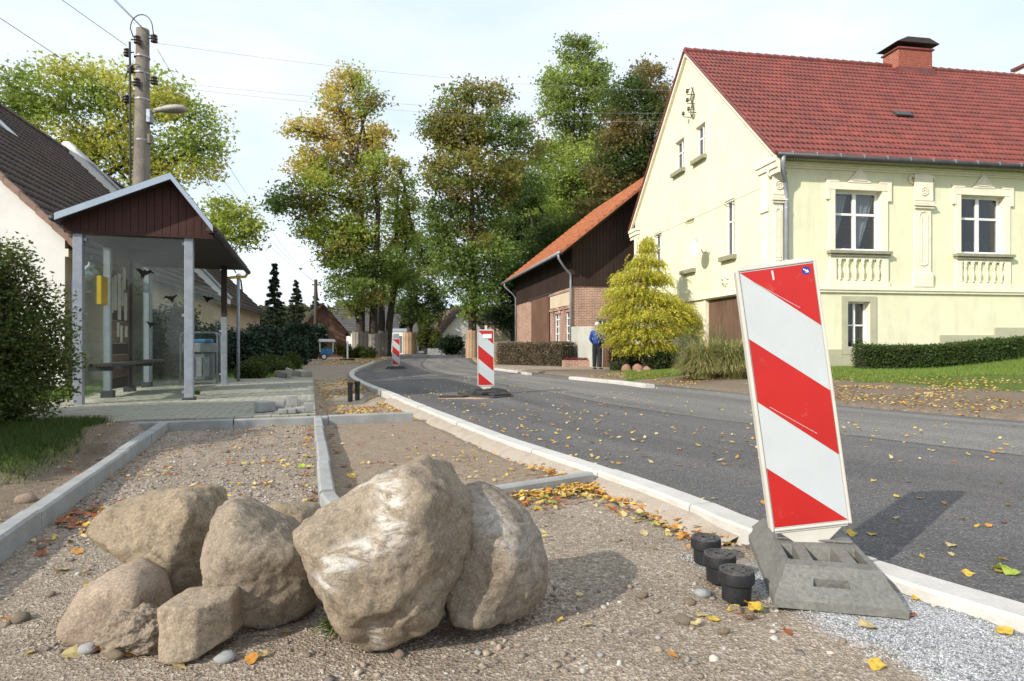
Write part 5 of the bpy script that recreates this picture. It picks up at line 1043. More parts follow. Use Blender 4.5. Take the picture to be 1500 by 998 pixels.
MB().box(-.03, FL, -.05, -.003, 5.74, 5.79).build('upper_moulding', M['trim'], YH); MB().box(-.03, FL, -.09, -.003, 5.793, 5.84).build('upper_moulding', M['trim'], YH); MB().box(-.03, FL, -.15, -.003, 5.843, 5.89).build('upper_moulding', M['cream'], YH)
zb = fz(1250, 420)
MB().box(-.09, FL, -.09, -.003, zb-.10, zb).build('string_course', M['trim'], YH); MB().box(-.06, FL, -.06, -.003, zb-.17, zb-.103).build('string_course', M['cream'], YH)
MB().box(-.088, -.003, .0, GD, zb-.10, zb).build('string_course', M['trim'], YH)
MB().box(-.014, -.003, .35, GD-.35, 5.3, 5.33).build('string_course', M['cream'], YH)
# plinth in steps
mb = MB()
xa = -.06
for x0, x1, z in ((-.06, BW[0]-.19, fz(1215,512)), (BW[1]+.19, fx(1375), fz(1300,516)), (fx(1375)+.002, fx(1455), fz(1400,491)), (fx(1455)+.002, FL, fz(1480,480))): mb.box(x0, x1, -.05, -.003, -.2, z)
mb.box(BW[0]-.188, BW[1]+.188, -.045, -.003, -.2, BW[2]-.17); mb.build('plinth', M['plinth'], YH); MB().box(-.06,-.003,.0,GD,-.2,.9).build('plinth', M['plinth'], YH)
def pilaster(x0, x1, top=5.76, nm='pilaster'):
    r = bpy.data.objects.new(nm, None); COL.objects.link(r); r.parent = YH; w = x1-x0; c = (x0+x1)/2
    MB().box(x0, x1, -.07, -.003, zb+.02, top-.03).build('shaft', M['trim'], r); MB().box(x0-.07, x1+.07, -.10, -.003, zb+.003, zb+.42).build('foot', M['trim'], r, bevel=.02)
    cz = top-1.0
    for k, (d, h) in enumerate(((.05,.05),(.09,.045),(.06,.06))): MB().box(x0-d, x1+d, -.08-d, -.072, cz+k*.065, cz+k*.065+h).build('capital_ring', M['trim'], r)
    MB().box(x0-.04, x1+.04, -.11, -.0725, cz+.22, top-.05).build('capital', M['trim'], r, bevel=.01)
    mb = MB(); mb.tube([(c+.11*math.cos(a), -.118, cz+.48+.11*math.sin(a)) for a in np.linspace(0, 2*math.pi, 17)], .022, 6); 
    for k in range(6): a = k*math.pi/3; mb.tube([(c+.03*math.cos(a), -.118, cz+.48+.03*math.sin(a)), (c+.075*math.cos(a), -.122, cz+.48+.075*math.sin(a))], .02, 6)
    mb.build('rosette', M['trim'], r, smooth=True)
    # sunk flutes drawn by raised beads
    mb = MB(); zt, zbm = cz-.25, zb+.75
    for d in (-w*.27, w*.27, -w*.12, w*.12): mb.box(c+d-.014, c+d+.014, -.088, -.0702, zbm, zt)
    mb.tube([(c+w*.27*math.cos(a), -.078, zt+w*.27*math.sin(a)+.03) for a in np.linspace(-.3, math.pi+.3, 13)], .02, 6); mb.tube([(c+w*.27*math.cos(a), -.078, zbm-.03-w*.2*math.sin(a)) for a in np.linspace(0, math.pi, 9)], .018, 6); mb.build('beading', M['trim'], r)
    for s in (-1, 1): MB().tube([(c+s*(w/2+.05+.10*math.cos(a)), -.04, top-.18+.10*math.sin(a)) for a in np.linspace(math.pi*1.2, -math.pi*.5, 12)], .035, 6).build('scroll', M['trim'], r, smooth=True)
pilaster(fx(1338), fx(1361)); pilaster(.02, .30)
for y0, y1 in ((.05, .42), (GD-.42, GD-.05)):
    MB().box(-.07, -.003, y0, y1, zb+.02, 5.5).build('corner_pilaster', M['trim'], YH); MB().box(-.12, -.0705, y0-.03, y1+.03, 4.55, 4.62).build('capital_ring', M['trim'], YH); MB().box(-.10, -.0705, y0-.02, y1+.02, 4.63, 4.70).build('capital_ring', M['trim'], YH); MB().box(-.11, -.0705, y0-.05, y1+.05, zb+.02, zb+.4).build('foot', M['trim'], YH)
    MB().box(-.085, -.0705, (y0+y1)/2-.07, (y0+y1)/2-.045, zb+.7, 4.3).build('beading', M['trim'], YH); MB().box(-.085, -.0705, (y0+y1)/2+.045, (y0+y1)/2+.07, zb+.7, 4.3).build('beading', M['trim'], YH)
def casement(par, x0, x1, z0, z1, y, cross=.62, mid=True, fr=.07):
    """white frame with mullion and transom; panes behind"""
    f = MB(); f.box(x0, x1, y, y+.06, z0, z0+fr*1.3); f.box(x0, x1, y, y+.06, z1-fr, z1); f.box(x0, x0+fr, y, y+.06, z0+fr*1.3, z1-fr); f.box(x1-fr, x1, y, y+.06, z0+fr*1.3, z1-fr)
    c = (x0+x1)/2; zc = z0+(z1-z0)*cross; f.box(c-fr*.75, c+fr*.75, y-.012, y+.05, z0+fr*1.3, z1-fr); 
    for a, b in ((x0+fr, c-fr*.75), (c+fr*.75, x1-fr)): f.box(a, b, y-.005, y+.05, zc-fr*.45, zc+fr*.45)
    w = f.build('window_frame', M['white'], par)
    for a, b in ((x0+fr, c-fr*.75), (c+fr*.75, x1-fr)):
        for q0, q1 in ((z0+fr*1.3, zc-fr*.45), (zc+fr*.45, z1-fr)): MB().box(a, b, y+.022, y+.028, q0, q1).build('pane', M['sky_pane'], w)
    return w
def ornate_window(x0, x1, curtains):
    r = bpy.data.objects.new('window', None); COL.objects.link(r); r.parent = YH; z0, z1 = wz0, wz1; s = .17; y = -.05
    casement(r, x0, x1, z0, z1, .17)
    f = MB(); f.box(x0-s, x0, y, -.003, z0, z1); f.box(x1, x1+s, y, -.003, z0, z1); f.box(x0-s, x1+s, y-.012, -.003, z1, z1+.20)
    f.box(x0-s-.10, x0-s, y-.02, -.003, z1-.28, z1+.28); f.box(x1+s, x1+s+.10, y-.02, -.003, z1-.28, z1+.28); f.box(x0-s-.0, x0-s+.28, y-.02, -.003, z1+.201, z1+.28); f.box(x1+s-.28, x1+s, y-.02, -.003, z1+.201, z1+.28)
    c = (x0+x1)/2; f.prism([(c-.36,y-.03,z1+.201),(c+.36,y-.03,z1+.201),(c,y-.03,z1+.62)], (0,.075,0)); f.build('surround', M['trim'], r)
    MB().prism([(c-.22,y-.05,z1+.25),(c+.22,y-.05,z1+.25),(c,y-.05,z1+.50)], (0,.018,0)).build('pediment_relief', M['trim'], r); MB().tube([(c,y-.02,z1+.60),(c,y-.02,z1+.70)], [.04,.015], 8).build('finial', M['trim'], r)
    g = MB(); g.box(x0-s-.06, x1+s+.06, -.17, -.003, z0-.085, z0-.005); g.box(x0-s-.02, x1+s+.02, -.12, -.003, z0-.16, z0-.088); g.build('sill', M['sill'], r)
    MB().box(x0+.001, x1-.001, -.001, .168, z0+.001, z0+.03).build('inner_sill', M['white'], r)
    pz0, pz1 = zb+.003, z0-.163; f = MB(); w0, w1 = x0+.02, x1-.02; h0, h1 = pz0+.17, pz1-.07
    f.box(x0-s, w0, -.07, -.003, pz0, pz1); f.box(w1, x1+s, -.07, -.003, pz0, pz1); f.box(w0, w1, -.07, -.003, pz0, h0); f.box(w0, w1, -.07, -.003, h1, pz1); f.box(x0-s-.06, x0-s, -.06, -.003, pz0, pz0+.14); f.box(x1+s, x1+s+.06, -.06, -.003, pz0, pz0+.14); f.build('balustrade_panel', M['trim'], r)
    n = 6; st_ = (w1-w0)/n; hh = h1-h0
    for k in range(n):
        MB().lathe([(.05,0),(.05,.05*hh),(.028,.10*hh),(.05,.28*hh),(.058,.36*hh),(.03,.62*hh),(.024,.70*hh),(.045,.76*hh),(.045,.80*hh),(.03,.84*hh),(.055,.94*hh),(.055,hh)], c=(w0+st_*(k+.5), -.045, h0), n=10).build('baluster', M['cream'], r, smooth=True)
    if curtains:
        for sd, (a, b) in ((1, (x0, c-.05)), (-1, (c+.05, x1))):
            V = []; Fq = []; nz, nx = 12, 22
            for j in range(nz):
                t = j/(nz-1); z = z1-.06-(z1-z0-.12)*t; gather = .25+.75*(1-t)**.9
                for i in range(nx):
                    q = i/(nx-1); xx = (a+(b-a)*q*gather) if sd == -1 else (a+(b-a)*q*gather*.9); V.append((xx, .30+.02*math.sin(q*22), z))
            for j in range(nz-1):
                for i in range(nx-1): k = j*nx+i; Fq.append((k, k+1, k+nx+1, k+nx))
            MB().add(V, Fq).build('lace_curtain', M['lace'], r, smooth=True)
        C = np.array([(c-.12+random.uniform(-.08,.08), .32+random.uniform(-.04,.04), z0+.12+random.uniform(0,.12)) for _ in range(60)]); leaves('red_flowers', C, np.full(60, .03), np.tile([[.55,.02,.02]], (60,1)), M['flowers'], r)
    else:
        C = np.array([(c+.25+random.gauss(0,.13), .34+random.gauss(0,.05), z0+.16+abs(random.gauss(0,.16))) for _ in range(130)]); leaves('house_plant', C, np.full(130, .045), np.tile([[.05,.12,.03]], (130,1)), M['flowers'], r); MB().box(x0+.1, c-.1, .30, .42, z0+.05, z0+.42).build('dark_ornament', M['dark'], r)
def leaves(name, C, S, cols, mat, parent=None, aspect=.55, kind=None, droop=0, seed=None, tri=False):
    n = len(C); g = np.random; a = g.normal(size=(n, 3)); a[:, 2] = a[:, 2]*.6-droop; a /= np.linalg.norm(a, axis=1)[:, None]; b = g.normal(size=(n, 3)); b -= (b*a).sum(1)[:, None]*a; b /= np.linalg.norm(b, axis=1)[:, None]
    S = np.asarray(S).reshape(-1, 1); nn = np.cross(a, b); A = a*S; B = b*S*aspect
    if tri:
        V = np.stack([C+A, C-A*.7+B*1.2, C-A*.7-B*1.2], 1).reshape(-1, 3); o = np_mesh(name, V, np.arange(3*n).reshape(-1, 3), mat, parent, cols=np.repeat(cols, 3, 0)); return o
    V = np.stack([C-A, C+B-A*.1+nn*S*.15, C+A, C-B-A*.1+nn*S*.15], 1).reshape(-1, 3); o = np_mesh(name, V, np.arange(4*n).reshape(-1, 4), mat, parent, cols=np.repeat(cols, 4, 0))
    if kind: o['kind'] = kind
    return o
ornate_window(*W1, True); ornate_window(*W2, False)
# basement window
r = bpy.data.objects.new('window', None); COL.objects.link(r); r.parent = YH; casement(r, BW[0], BW[1], BW[2], BW[3], .2, cross=.5, fr=.045)
f = MB(); f.box(BW[0]-.185, BW[0], -.035, -.003, BW[2]-.16, BW[3]+.15); f.box(BW[1], BW[1]+.27-.085, -.035, -.003, BW[2]-.16, BW[3]+.15); f.box(BW[0], BW[1], -.035, -.003, BW[3], BW[3]+.15); f.box(BW[0], BW[1], -.035, -.003, BW[2]-.16, BW[2]); f.build('surround', M['plinth'], r)
# gable openings
def gable_window(h, panes=2, blind=False):
    y0, y1, z0, z1 = h; r = bpy.data.objects.new('window', None); COL.objects.link(r); r.parent = YH
    if blind: MB().box(.12, .14, y0, y1, z0, z1).build('blind_panel', M['cream'], r)
    else:
        f = MB(); x = .12; fr = .06; f.box(x,x+.05,y0,y1,z0,z0+fr); f.box(x,x+.05,y0,y1,z1-fr,z1); f.box(x,x+.05,y0,y0+fr,z0+fr,z1-fr); f.box(x,x+.05,y1-fr,y1,z0+fr,z1-fr); c = (y0+y1)/2; f.box(x-.01,x+.04,c-.035,c+.035,z0+fr,z1-fr); zc = z0+(z1-z0)*.62; f.box(x-.005,x+.04,y0+fr,c-.035,zc-.025,zc+.025); f.box(x-.005,x+.04,c+.035,y1-fr,zc-.025,zc+.025)
        w = f.build('window_frame', M['white'], r)
        for a, b in ((y0+fr, c-.035), (c+.035, y1-fr)): MB().box(x+.02,x+.026,a,b,z0+fr,zc-.025).build('pane', M['sky_pane'], w); MB().box(x+.02,x+.026,a,b,zc+.025,z1-fr).build('pane', M['sky_pane'], w)
    MB().box(-.15, -.003, y0-.13, y1+.13, z0-.14, z0-.004).build('sill', M['sill'], r)
for k, h in enumerate(gw[:5]): gable_window(h, blind=(k == 3))
h = gw[5]; gt = bpy.data.objects.new('gate', None); COL.objects.link(gt); gt.parent = YH; y = h[0]; n = 0
while y < h[1]-.02: MB().box(.10+.006*(n % 2), .14, y, min(y+.125, h[1])-.006, h[2], h[3]-.01).build('plank', M['gatewood'], gt); y += .125; n += 1
MB().box(-.02, -.003, h[0]-.14, h[0]-.001, -.1, h[3]+.14).build('gate_surround', M['trim'], YH); MB().box(-.02, -.003, h[1]+.001, h[1]+.14, -.1, h[3]+.14).build('gate_surround', M['trim'], YH); MB().box(-.02, -.003, h[0], h[1], h[3]+.001, h[3]+.14).build('gate_surround', M['trim'], YH)
# satellite dish, iron ornament with insulators
y, z = gyy(1040), gzz(1040, 366); mb = MB(); mb.tube([(0,y,z-.1),(-.25,y,z-.1),(-.3,y,z)], .02, 8); mb.build('dish_arm', M['galv'], YH)
V = []; Fq = []
for i, rr in enumerate((.0, .12, .22, .30)):
    for j in range(18): a = j*2*math.pi/18; V.append((-.42-.10*(rr/.30)**2, y+rr*math.cos(a), z+.05+rr*math.sin(a)))
for i in range(3):
    for j in range(18): Fq.append((i*18+j, i*18+(j+1)%18, (i+1)*18+(j+1)%18, (i+1)*18+j))
MB().add(V, Fq).build('satellite_dish', M['white'], YH, smooth=True)
for (px, py) in ((1018,137),(1018,150),(1020,163),(1012,170)):
    y, z = gyy(px), gzz(px, py); MB().tube([(0,y,z-.05),(-.28,y,z-.05),(-.28,y,z+.03)], .015, 6).build('wire_bracket', M['darkzinc'], YH); MB().lathe([(.03,0),(.055,.02),(.055,.05),(.03,.07),(.05,.09),(.05,.12),(.01,.14)], c=(-.28,y,z), n=10).build('insulator', M['porcelain'], YH, smooth=True)
y, z = gyy(1016), gzz(1016, 150)
MB().tube([(-.05,y+.12*math.sin(t*7),z-.55+t*1.1) for t in np.linspace(0, 1, 24)], .018, 6).build('iron_scroll', M['darkzinc'], YH, smooth=True); MB().tube([(-.05,y-.12*math.sin(t*7),z-.5+t*1.0) for t in np.linspace(0, 1, 24)], .016, 6).build('iron_scroll', M['darkzinc'], YH, smooth=True)
y, z = gyy(1010), gzz(1010, 138); MB().tube([(-.02,y+.2*math.cos(a),z+.2*math.sin(a)) for a in np.linspace(0, 2*math.pi, 19)], .03, 6).build('round_vent', M['trim'], YH, smooth=True)
# gable rosette relief
y, z = gyy(1063), gzz(1063, 408)
for k in range(8): a = k*math.pi/4; MB().tube([(-.02,y,z),(-.02,y+.2*math.cos(a),z+.24*math.sin(a))], [.03,.05], 6).build('rosette_petal', M['trim'], YH, smooth=True)
# chimney with brick courses
ch = bpy.data.objects.new('chimney', None); COL.objects.link(ch); ch.parent = YH; cx0, cx1 = fx(1302)*0+7.98, 9.38; cy0, cy1 = GD/2-.42, GD/2+.38; zt = 11.83
MB().box(cx0+.01, cx1-.01, cy0+.01, cy1-.01, 10.2, zt-.05).build('mortar_core', M['plinth'], ch); M['chbrick'] = pm('chimney_brick', (.40,.11,.075), (.28,.075,.05), 9, .8, .3, 60)
mb = MB(); z = 11.1; k = 0
while z < zt-.06:
    x = cx0-(.125 if k % 2 else 0)
    while x < cx1: mb.box(max(x, cx0)+.007, min(x+.25, cx1)-.007, cy0, cy1, z+.007, z+.070); x += .25
    z += .077; k += 1
mb.build('bricks', M['chbrick'], ch, kind='stuff'); MB().box(cx0-.06, cx1+.06, cy0-.06, cy1+.06, 10.3, 11.098).build('chimney_flashing', M['redtile'], ch); MB().box(cx0-.05, cx1+.05, cy0-.05, cy1+.05, zt-.06, zt).build('crown', M['redtile'], ch)
for a in (cx0+.1, cx1-.1): MB().box(a-.02, a+.02, GD/2-.03, GD/2+.03, zt, zt+.14).build('cap_leg', M['darkzinc'], ch)
MB().prism([(cx0-.18,cy0-.15,zt+.14),(cx1+.18,cy0-.15,zt+.14),(cx1-.25,cy0-.15,zt+.33),(cx0+.25,cy0-.15,zt+.33)], (0,1.1,0)).build('metal_cap', M['darkpost'], ch)
MB().box(13.95, 14.3, GD/2+.15, GD/2+.6, 10.9, 11.75).build('white_chimney', M['whitewall'], YH); MB().box(13.85, 14.4, GD/2+.1, GD/2+.65, 11.751, 11.85).build('tile_capping', M['redtile'], YH)
# roof vent tile
s = 3.0; mb = MB(); a = 5.25; yv, zv = -.4+s*math.cos(math.atan(tanr)), EZ+s*math.sin(math.atan(tanr)); MB().prism([(a,yv-.09,zv+.01),(a+.58,yv-.09,zv+.01),(a+.58,yv+.09,zv+.175),(a,yv+.09,zv+.175)], (0,-.03,.04)).build('vent_tile', M['darkzinc'], YH)

# ================================================================ THE BARN (local y along its road side, x along its gable)
BN = thing('barn', (2.69, 29, 0), 'old barn with brick base, dark boarded upper walls and orange tiled roof', 'barn', None, math.atan2(.19, .98))
def by(px): r = (px-750)/F; return (2.69-29*r)/(.98*r+.19)
def bz(px, py): return H+(HY-py)/F*(29+.98*by(px))
BL, BWD, BZ = 12.6, 11.4, 3.62; be = 4.95; bt = .80; bx = -.75
d0, d1 = by(805), by(781); aw = [(by(836), by(828)), (by(820), by(812))]
wall('brick_wall', M['barnbrick'], BN, (0,0,0), (0,1,0), BL, -.3, TP_FLAT(BZ), [(a, b, .75, 2.45) for a, b in aw]+[(d0, d1, -.3, BZ-.001)], thick=.22, inward=(1,0,0)); gwx = (1.2, 2.0)
wall('brick_gable_wall', M['barnbrick'], BN, (0,0,0), (1,0,0), BWD, -.3, TP_FLAT(BZ), [(1.15,1.75,.9,2.1)], thick=.22, inward=(0,1,0))
def btop(u): return be+bt*(min(u, BWD-u)+.7)-.1
def boards(parent, org, ux, L_, z0f, z1f, outw, mat, bw=.16, kind='stuff', name='wall_boards', split=None):
    mb = MB(); u = 0; ux = Vector(ux); ow = Vector(outw); k = 0
    while u < L_-.01:
        u1 = min(u+bw-.012, L_); q = [Vector(org)+ux*a+Vector((0,0,z)) for a, z in ((u,z0f(u)),(u1,z0f(u1)),(u1,z1f(u1)),(u,z1f(u)))]; mb.prism(q, ow*(.022+.006*(k % 2))); u += bw; k += 1
    return mb.build(name, mat, parent, kind=kind)
boards(BN, (-.03,0,0), (0,1,0), BL, lambda u: BZ-.12, lambda u: 5.35, (-1,0,0), M['barnwood']); MB().box(-.028,.3,0,BL,BZ+.001,5.35).build('upper_wall', M['barnwood'], BN)
boards(BN, (0,-.03,0), (1,0,0), BWD, lambda u: BZ-.05, btop, (0,-1,0), M['barnwood']); wall('upper_gable_wall', M['barnwood'], BN, (0,-.028,0), (1,0,0), BWD, BZ+.001, Top(btop, (BWD/2,)), [], inward=(0,1,0))
boards(BN, (-.06,d0-.15,0), (0,1,0), d1-d0+.3, lambda u: -.02, lambda u: BZ-.1, (-1,0,0), M['doorwood'], .14, None, 'sliding_door'); MB().box(-.13,-.09,by(812),d1+.8,BZ-.13,BZ-.06).build('door_rail', M['darkzinc'], BN)
MB().box(-.05,-.003,by(837),by(807),2.75,3.35).build('rendered_lintel', M['beige'], BN); MB().box(-.09,-.003,.1,d0-.2,3.38,3.50).build('brick_cornice', M['barnbrick'], BN); MB().box(-.07,-.003,.1,d0-.2,2.60,2.70).build('brick_cornice', M['barnbrick'], BN)
for a, b in aw:
    c = (a+b)/2; f = MB(); f.box(.08,.12,a,a+.06,.75,2.45); f.box(.08,.12,b-.06,b,.75,2.45); f.box(.08,.12,c-.03,c+.03,.75,2.45)
    for z in (.75,1.1,1.45,1.8,2.15,2.4): f.box(.079,.12,a,b,z,z+.045)
    fo = f.build('window', M['white'], BN); MB().box(.13,.135,a,b,.75,2.45).build('pane', M['sky_pane'], fo)
    mb = MB(); q = [(-.03, c+(b-a)/2*math.cos(t)*1.35, 2.42+.30*math.sin(t)) for t in np.linspace(0, math.pi, 11)]; mb.tube(q, .07, 4); mb.build('window_arch', M['barnbrick'], fo)
f = MB(); f.box(1.15,1.75,.1,.14,.9,.96); f.box(1.15,1.75,.1,.14,2.04,2.1); f.box(1.15,1.2,.1,.14,.961,2.039); f.box(1.7,1.75,.1,.14,.961,2.039); f.box(1.43,1.47,.1,.14,.961,2.039); f.box(1.2,1.43,.1,.14,1.47,1.52); f.box(1.47,1.7,.1,.14,1.47,1.52); fo = f.build('window', M['white'], BN); MB().box(1.2,1.7,.145,.15,.95,2.05).build('pane', M['sky_pane'], fo)
bs = math.hypot(BWD/2-bx, (BWD/2-bx)*bt); tile_roof('roof_tiles', M['orangetile'], BN, (bx,-.95,be), (0,1,0), (1,0,bt), BL+1.9, bs, wave=.25, row=.36, amp=.03, lift=.05)
MB().add([(BWD-bx,-.95,be),(BWD-bx,BL+.95,be),(BWD/2,BL+.95,be+(BWD/2-bx)*bt),(BWD/2,-.95,be+(BWD/2-bx)*bt)], [(0,1,2,3)]).build('rear_roof_slope', M['orangetile'], BN)
MB().prism([(bx,-.93,be-.05),(BWD/2,-.93,be+(BWD/2-bx)*bt-.05),(BWD-bx,-.93,be-.05),(BWD-bx,-.93,be-.14),(BWD/2,-.93,be+(BWD/2-bx)*bt-.14),(bx,-.93,be-.14)], (0,BL+1.8,0)).build('roof_boarding', M['barnwood'], BN)
mb = MB(); 
for k in range(24):
    t = k*.36*.78; mb.prism([(bx+t,-1.0,be+bt*t-.04),(bx+t+.275,-1.0,be+bt*(t+.275)-.04),(bx+t+.275,-1.0,be+bt*(t+.275)+.06),(bx+t,-1.0,be+bt*t+.095)], (0,.10,0))
mb.build('verge_tiles', M['orangetile'], BN, kind='stuff')
MB().tube([(bx-.07,-.9,be-.03),(bx-.07,BL+.9,be-.06)], .07, 10).build('gutter', M['zinc'], BN, smooth=True)
MB().tube([(bx-.07,-.7,be-.05),(bx-.07,-.7,be-.25),(-.45,-.35,be-.62),(-.10,-.08,be-.85),(-.09,-.07,be-1.2),(-.09,-.07,.0)], .05, 10).build('downpipe', M['zinc'], BN, smooth=True)
MB().tube([(bx-.07,BL-.2,be-.08),(bx-.07,BL-.2,be-.3),(-.3,BL-.2,be-.75),(-.10,BL-.2,be-1.0),(-.10,BL-.2,.0)], .05, 10).build('downpipe', M['zinc'], BN, smooth=True)
wall('rear_wall', M['barnwood'], BN, (0,BL,0), (1,0,0), BWD, -.3, Top(btop, (BWD/2,)), [], inward=(0,-1,0))
# low garden wall, gate and brick planter in front of the barn
x0, y0 = 3.24, 26.4
MB().prism([(2.62,28.7,-.2),(x0,y0,-.2),(x0,y0,1.70),(2.62,28.7,1.74)], (.14,.03,0)).build('garden_wall', pm('grey_white_wall', (.52,.52,.46), (.44,.44,.39), 1.5, .9))
tag(bpy.data.objects['garden_wall'], 'low off-white garden wall running forward from the brick barn corner', 'wall')
r = thing('plank_gate', (3.42, 26.42, 0), 'brown sheet gate closing the yard behind the standing man', 'gate', None, .12); MB().box(-.02,.05,0,.07,-.05,1.74).build('gate_post', M['zinc'], r); MB().box(1.1,1.17,0,.07,-.05,1.7).build('gate_post', M['zinc'], r)
for k in range(10): MB().box(.055+k*.104, .055+k*.104+.098, .02, .045, .05, 1.62).build('plank', M['doorwood'], r)
x, y = P(846, 539, 0); r = thing('brick_planter', (x, y+.4, 0), 'low red brick planter with dark red plants beside the brown hedge', 'planter', None, .15); MB().box(-.55,.6,-.3,.3,-.1,.30).build('brick_box', M['barnbrick'], r, bevel=.01)
C = np.random.uniform([-.5,-.25,.30],[.55,.25,.40],(500,3)); leaves('heather', C, np.full(500,.03), np.array([[.22,.05,.06]])*np.random.uniform(.6,1.3,(500,1)), M['leaf'], r)

# ================================================================ TREES AND PLANTS
def cols_of(pal, n, cl=None):
    pal = np.array(pal); k = np.random.randint(0, len(pal), n) if cl is None else cl; return pal[k]*np.random.uniform(.72, 1.25, (n, 1))
def tree(name, label, grp, base, blobs, trunk_r, leaf, per, pal, stems=None, wrap=None, twig=.42, sparse=0.0, cat='tree', trunkh=None, lightpal=None):
    """blobs: (px,py,rx,ry[,dy]) seen at the tree's distance; every blob is filled by twigs that carry clumps of leaves"""
    bx_, by_ = base; k = by_/F; r = thing(name, (bx_, by_, 0), label, cat, grp); R = np.random; B = []
    for b in blobs:
        q = Q(b[0], b[1], by_); B.append((q.x-bx_, (b[4] if len(b) > 4 else R.uniform(-.45, .45)*b[2]*k*1.6), q.z, b[2]*k*.94, (b[2]+b[3])/2*k, b[3]*k*.96))
    C = []; CL = []; mb = MB(); sts = stems or [(0, 0, 0, 0)]
    top = max(B, key=lambda b: b[2]); tops = []
    for (sx, sy, tx, ty) in sts:
        hz = (trunkh or top[2]*.8); pts = [(sx, sy, -.3), (sx*1.0, sy, 1.2), (sx+tx*.35, sy+ty*.35, hz*.45), (sx+tx*.8, sy+ty*.8, hz*.8), (sx+tx+top[0]*.6, sy+ty, hz)]
        n = 9; P_ = []; 
        for i in range(n):
            t = i/(n-1)*(len(pts)-1); j = min(int(t), len(pts)-2); f = t-j; p = Vector(pts[j]).lerp(Vector(pts[j+1]), f)+Vector((mnoise.noise(Vector((i*.7, sx*3, bx_)))*.25*(i > 1), 0, 0)); P_.append(p)
        mb.tube(P_, [trunk_r*(1.25 if i == 0 else 1.0)*(1-.80*i/(n-1)) for i in range(n)], 10); tops.append(P_)
    for b in B:
        vol = b[3]*b[5]; nt = max(8, int(per*vol*2.7)); d = R.normal(size=(nt, 3)); d /= np.linalg.norm(d, axis=1)[:, None]; rr = R.uniform(.28, 1.0, nt)**.6
        T = np.array(b[:3])+d*rr[:, None]*np.array(b[3:6])*R.uniform(.86, 1.14, (nt, 1)); ctr = Vector(b[:3])
        P_ = random.choice(tops); cand = [p for p in P_ if p.z < b[2]-.25*b[5]] or [P_[2]]; st_ = cand[-1]; mid = st_.lerp(ctr, .5)+Vector((0, 0, .12*(ctr-st_).length)); 
        mb.tube([st_, mid, ctr], [trunk_r*.34, trunk_r*.22, trunk_r*.10], 6, cap=False)
        for t in T[:: max(1, nt//8)]: q = Vector(t); a_ = mid.lerp(ctr, random.uniform(.1, 1)); m_ = a_.lerp(q, .5)+Vector((0, 0, .1)); mb.tube([a_, m_, q], [trunk_r*.10, trunk_r*.06, .012], 4, cap=False)
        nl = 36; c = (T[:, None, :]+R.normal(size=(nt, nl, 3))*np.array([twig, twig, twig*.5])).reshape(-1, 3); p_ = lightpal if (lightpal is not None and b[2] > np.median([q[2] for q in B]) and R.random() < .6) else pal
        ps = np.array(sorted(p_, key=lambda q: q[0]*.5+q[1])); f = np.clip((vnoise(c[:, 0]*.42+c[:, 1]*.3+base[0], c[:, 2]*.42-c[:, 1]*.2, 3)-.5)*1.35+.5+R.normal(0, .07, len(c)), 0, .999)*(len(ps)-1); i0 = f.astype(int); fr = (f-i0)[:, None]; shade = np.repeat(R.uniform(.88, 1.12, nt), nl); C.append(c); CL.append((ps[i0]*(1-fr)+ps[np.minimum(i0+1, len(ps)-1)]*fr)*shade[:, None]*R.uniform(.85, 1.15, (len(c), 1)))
    C = np.concatenate(C); CL = np.concatenate(CL); keep = C[:, 2] > .4; C, CL = C[keep], CL[keep]
    mb.build('trunk', M['bark'], r, smooth=True); leaves('crown', C, R.uniform(.55, 1.35, len(C))*leaf*.80, CL*np.array([2.45,2.25,2.2]), M['leaf'], r, tri=True)
    for w in (wrap or []):
        wx, wy, wr, wh, wm = w; nb_ = 14
        for i in range(nb_):
            a = i*2*math.pi/nb_; mbw = MB().box(-wr*math.pi/nb_*.92, wr*math.pi/nb_*.92, -.02, .02, 0, wh*random.uniform(.96, 1.03)); o = mbw.build('trunk_board', M[wm], r); o.location = (wx+wr*math.cos(a), wy+wr*math.sin(a), 0); o.rotation_euler = (0, 0, a+math.pi/2)
    return r
G = dict(y1=(.22,.215,.045), y2=(.18,.19,.04), lg=(.135,.20,.035), mg=(.075,.115,.026), dg=(.035,.058,.016), br=(.155,.11,.035), rd=(.12,.085,.03), ol=(.11,.10,.028), bk=(.022,.035,.014))
AV = 'tall avenue trees along the village road'
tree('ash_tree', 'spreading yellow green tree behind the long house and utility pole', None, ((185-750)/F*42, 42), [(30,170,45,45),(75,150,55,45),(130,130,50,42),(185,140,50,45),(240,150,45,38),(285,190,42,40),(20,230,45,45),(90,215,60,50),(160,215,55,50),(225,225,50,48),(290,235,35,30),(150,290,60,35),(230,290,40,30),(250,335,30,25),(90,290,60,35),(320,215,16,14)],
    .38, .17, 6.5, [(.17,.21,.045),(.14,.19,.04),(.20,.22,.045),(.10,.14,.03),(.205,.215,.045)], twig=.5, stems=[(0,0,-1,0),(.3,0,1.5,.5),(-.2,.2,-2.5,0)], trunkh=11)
tree('ash_tree', 'loose small green crown standing free above the shelter roof edge', None, ((352-750)/F*39, 39), [(320,305,26,18),(350,320,28,20),(330,345,26,18),(362,352,22,14),(312,330,20,16),(375,335,12,10)], .12, .16, 9, [(.13,.17,.03),(.17,.20,.03)], twig=.4, trunkh=6)
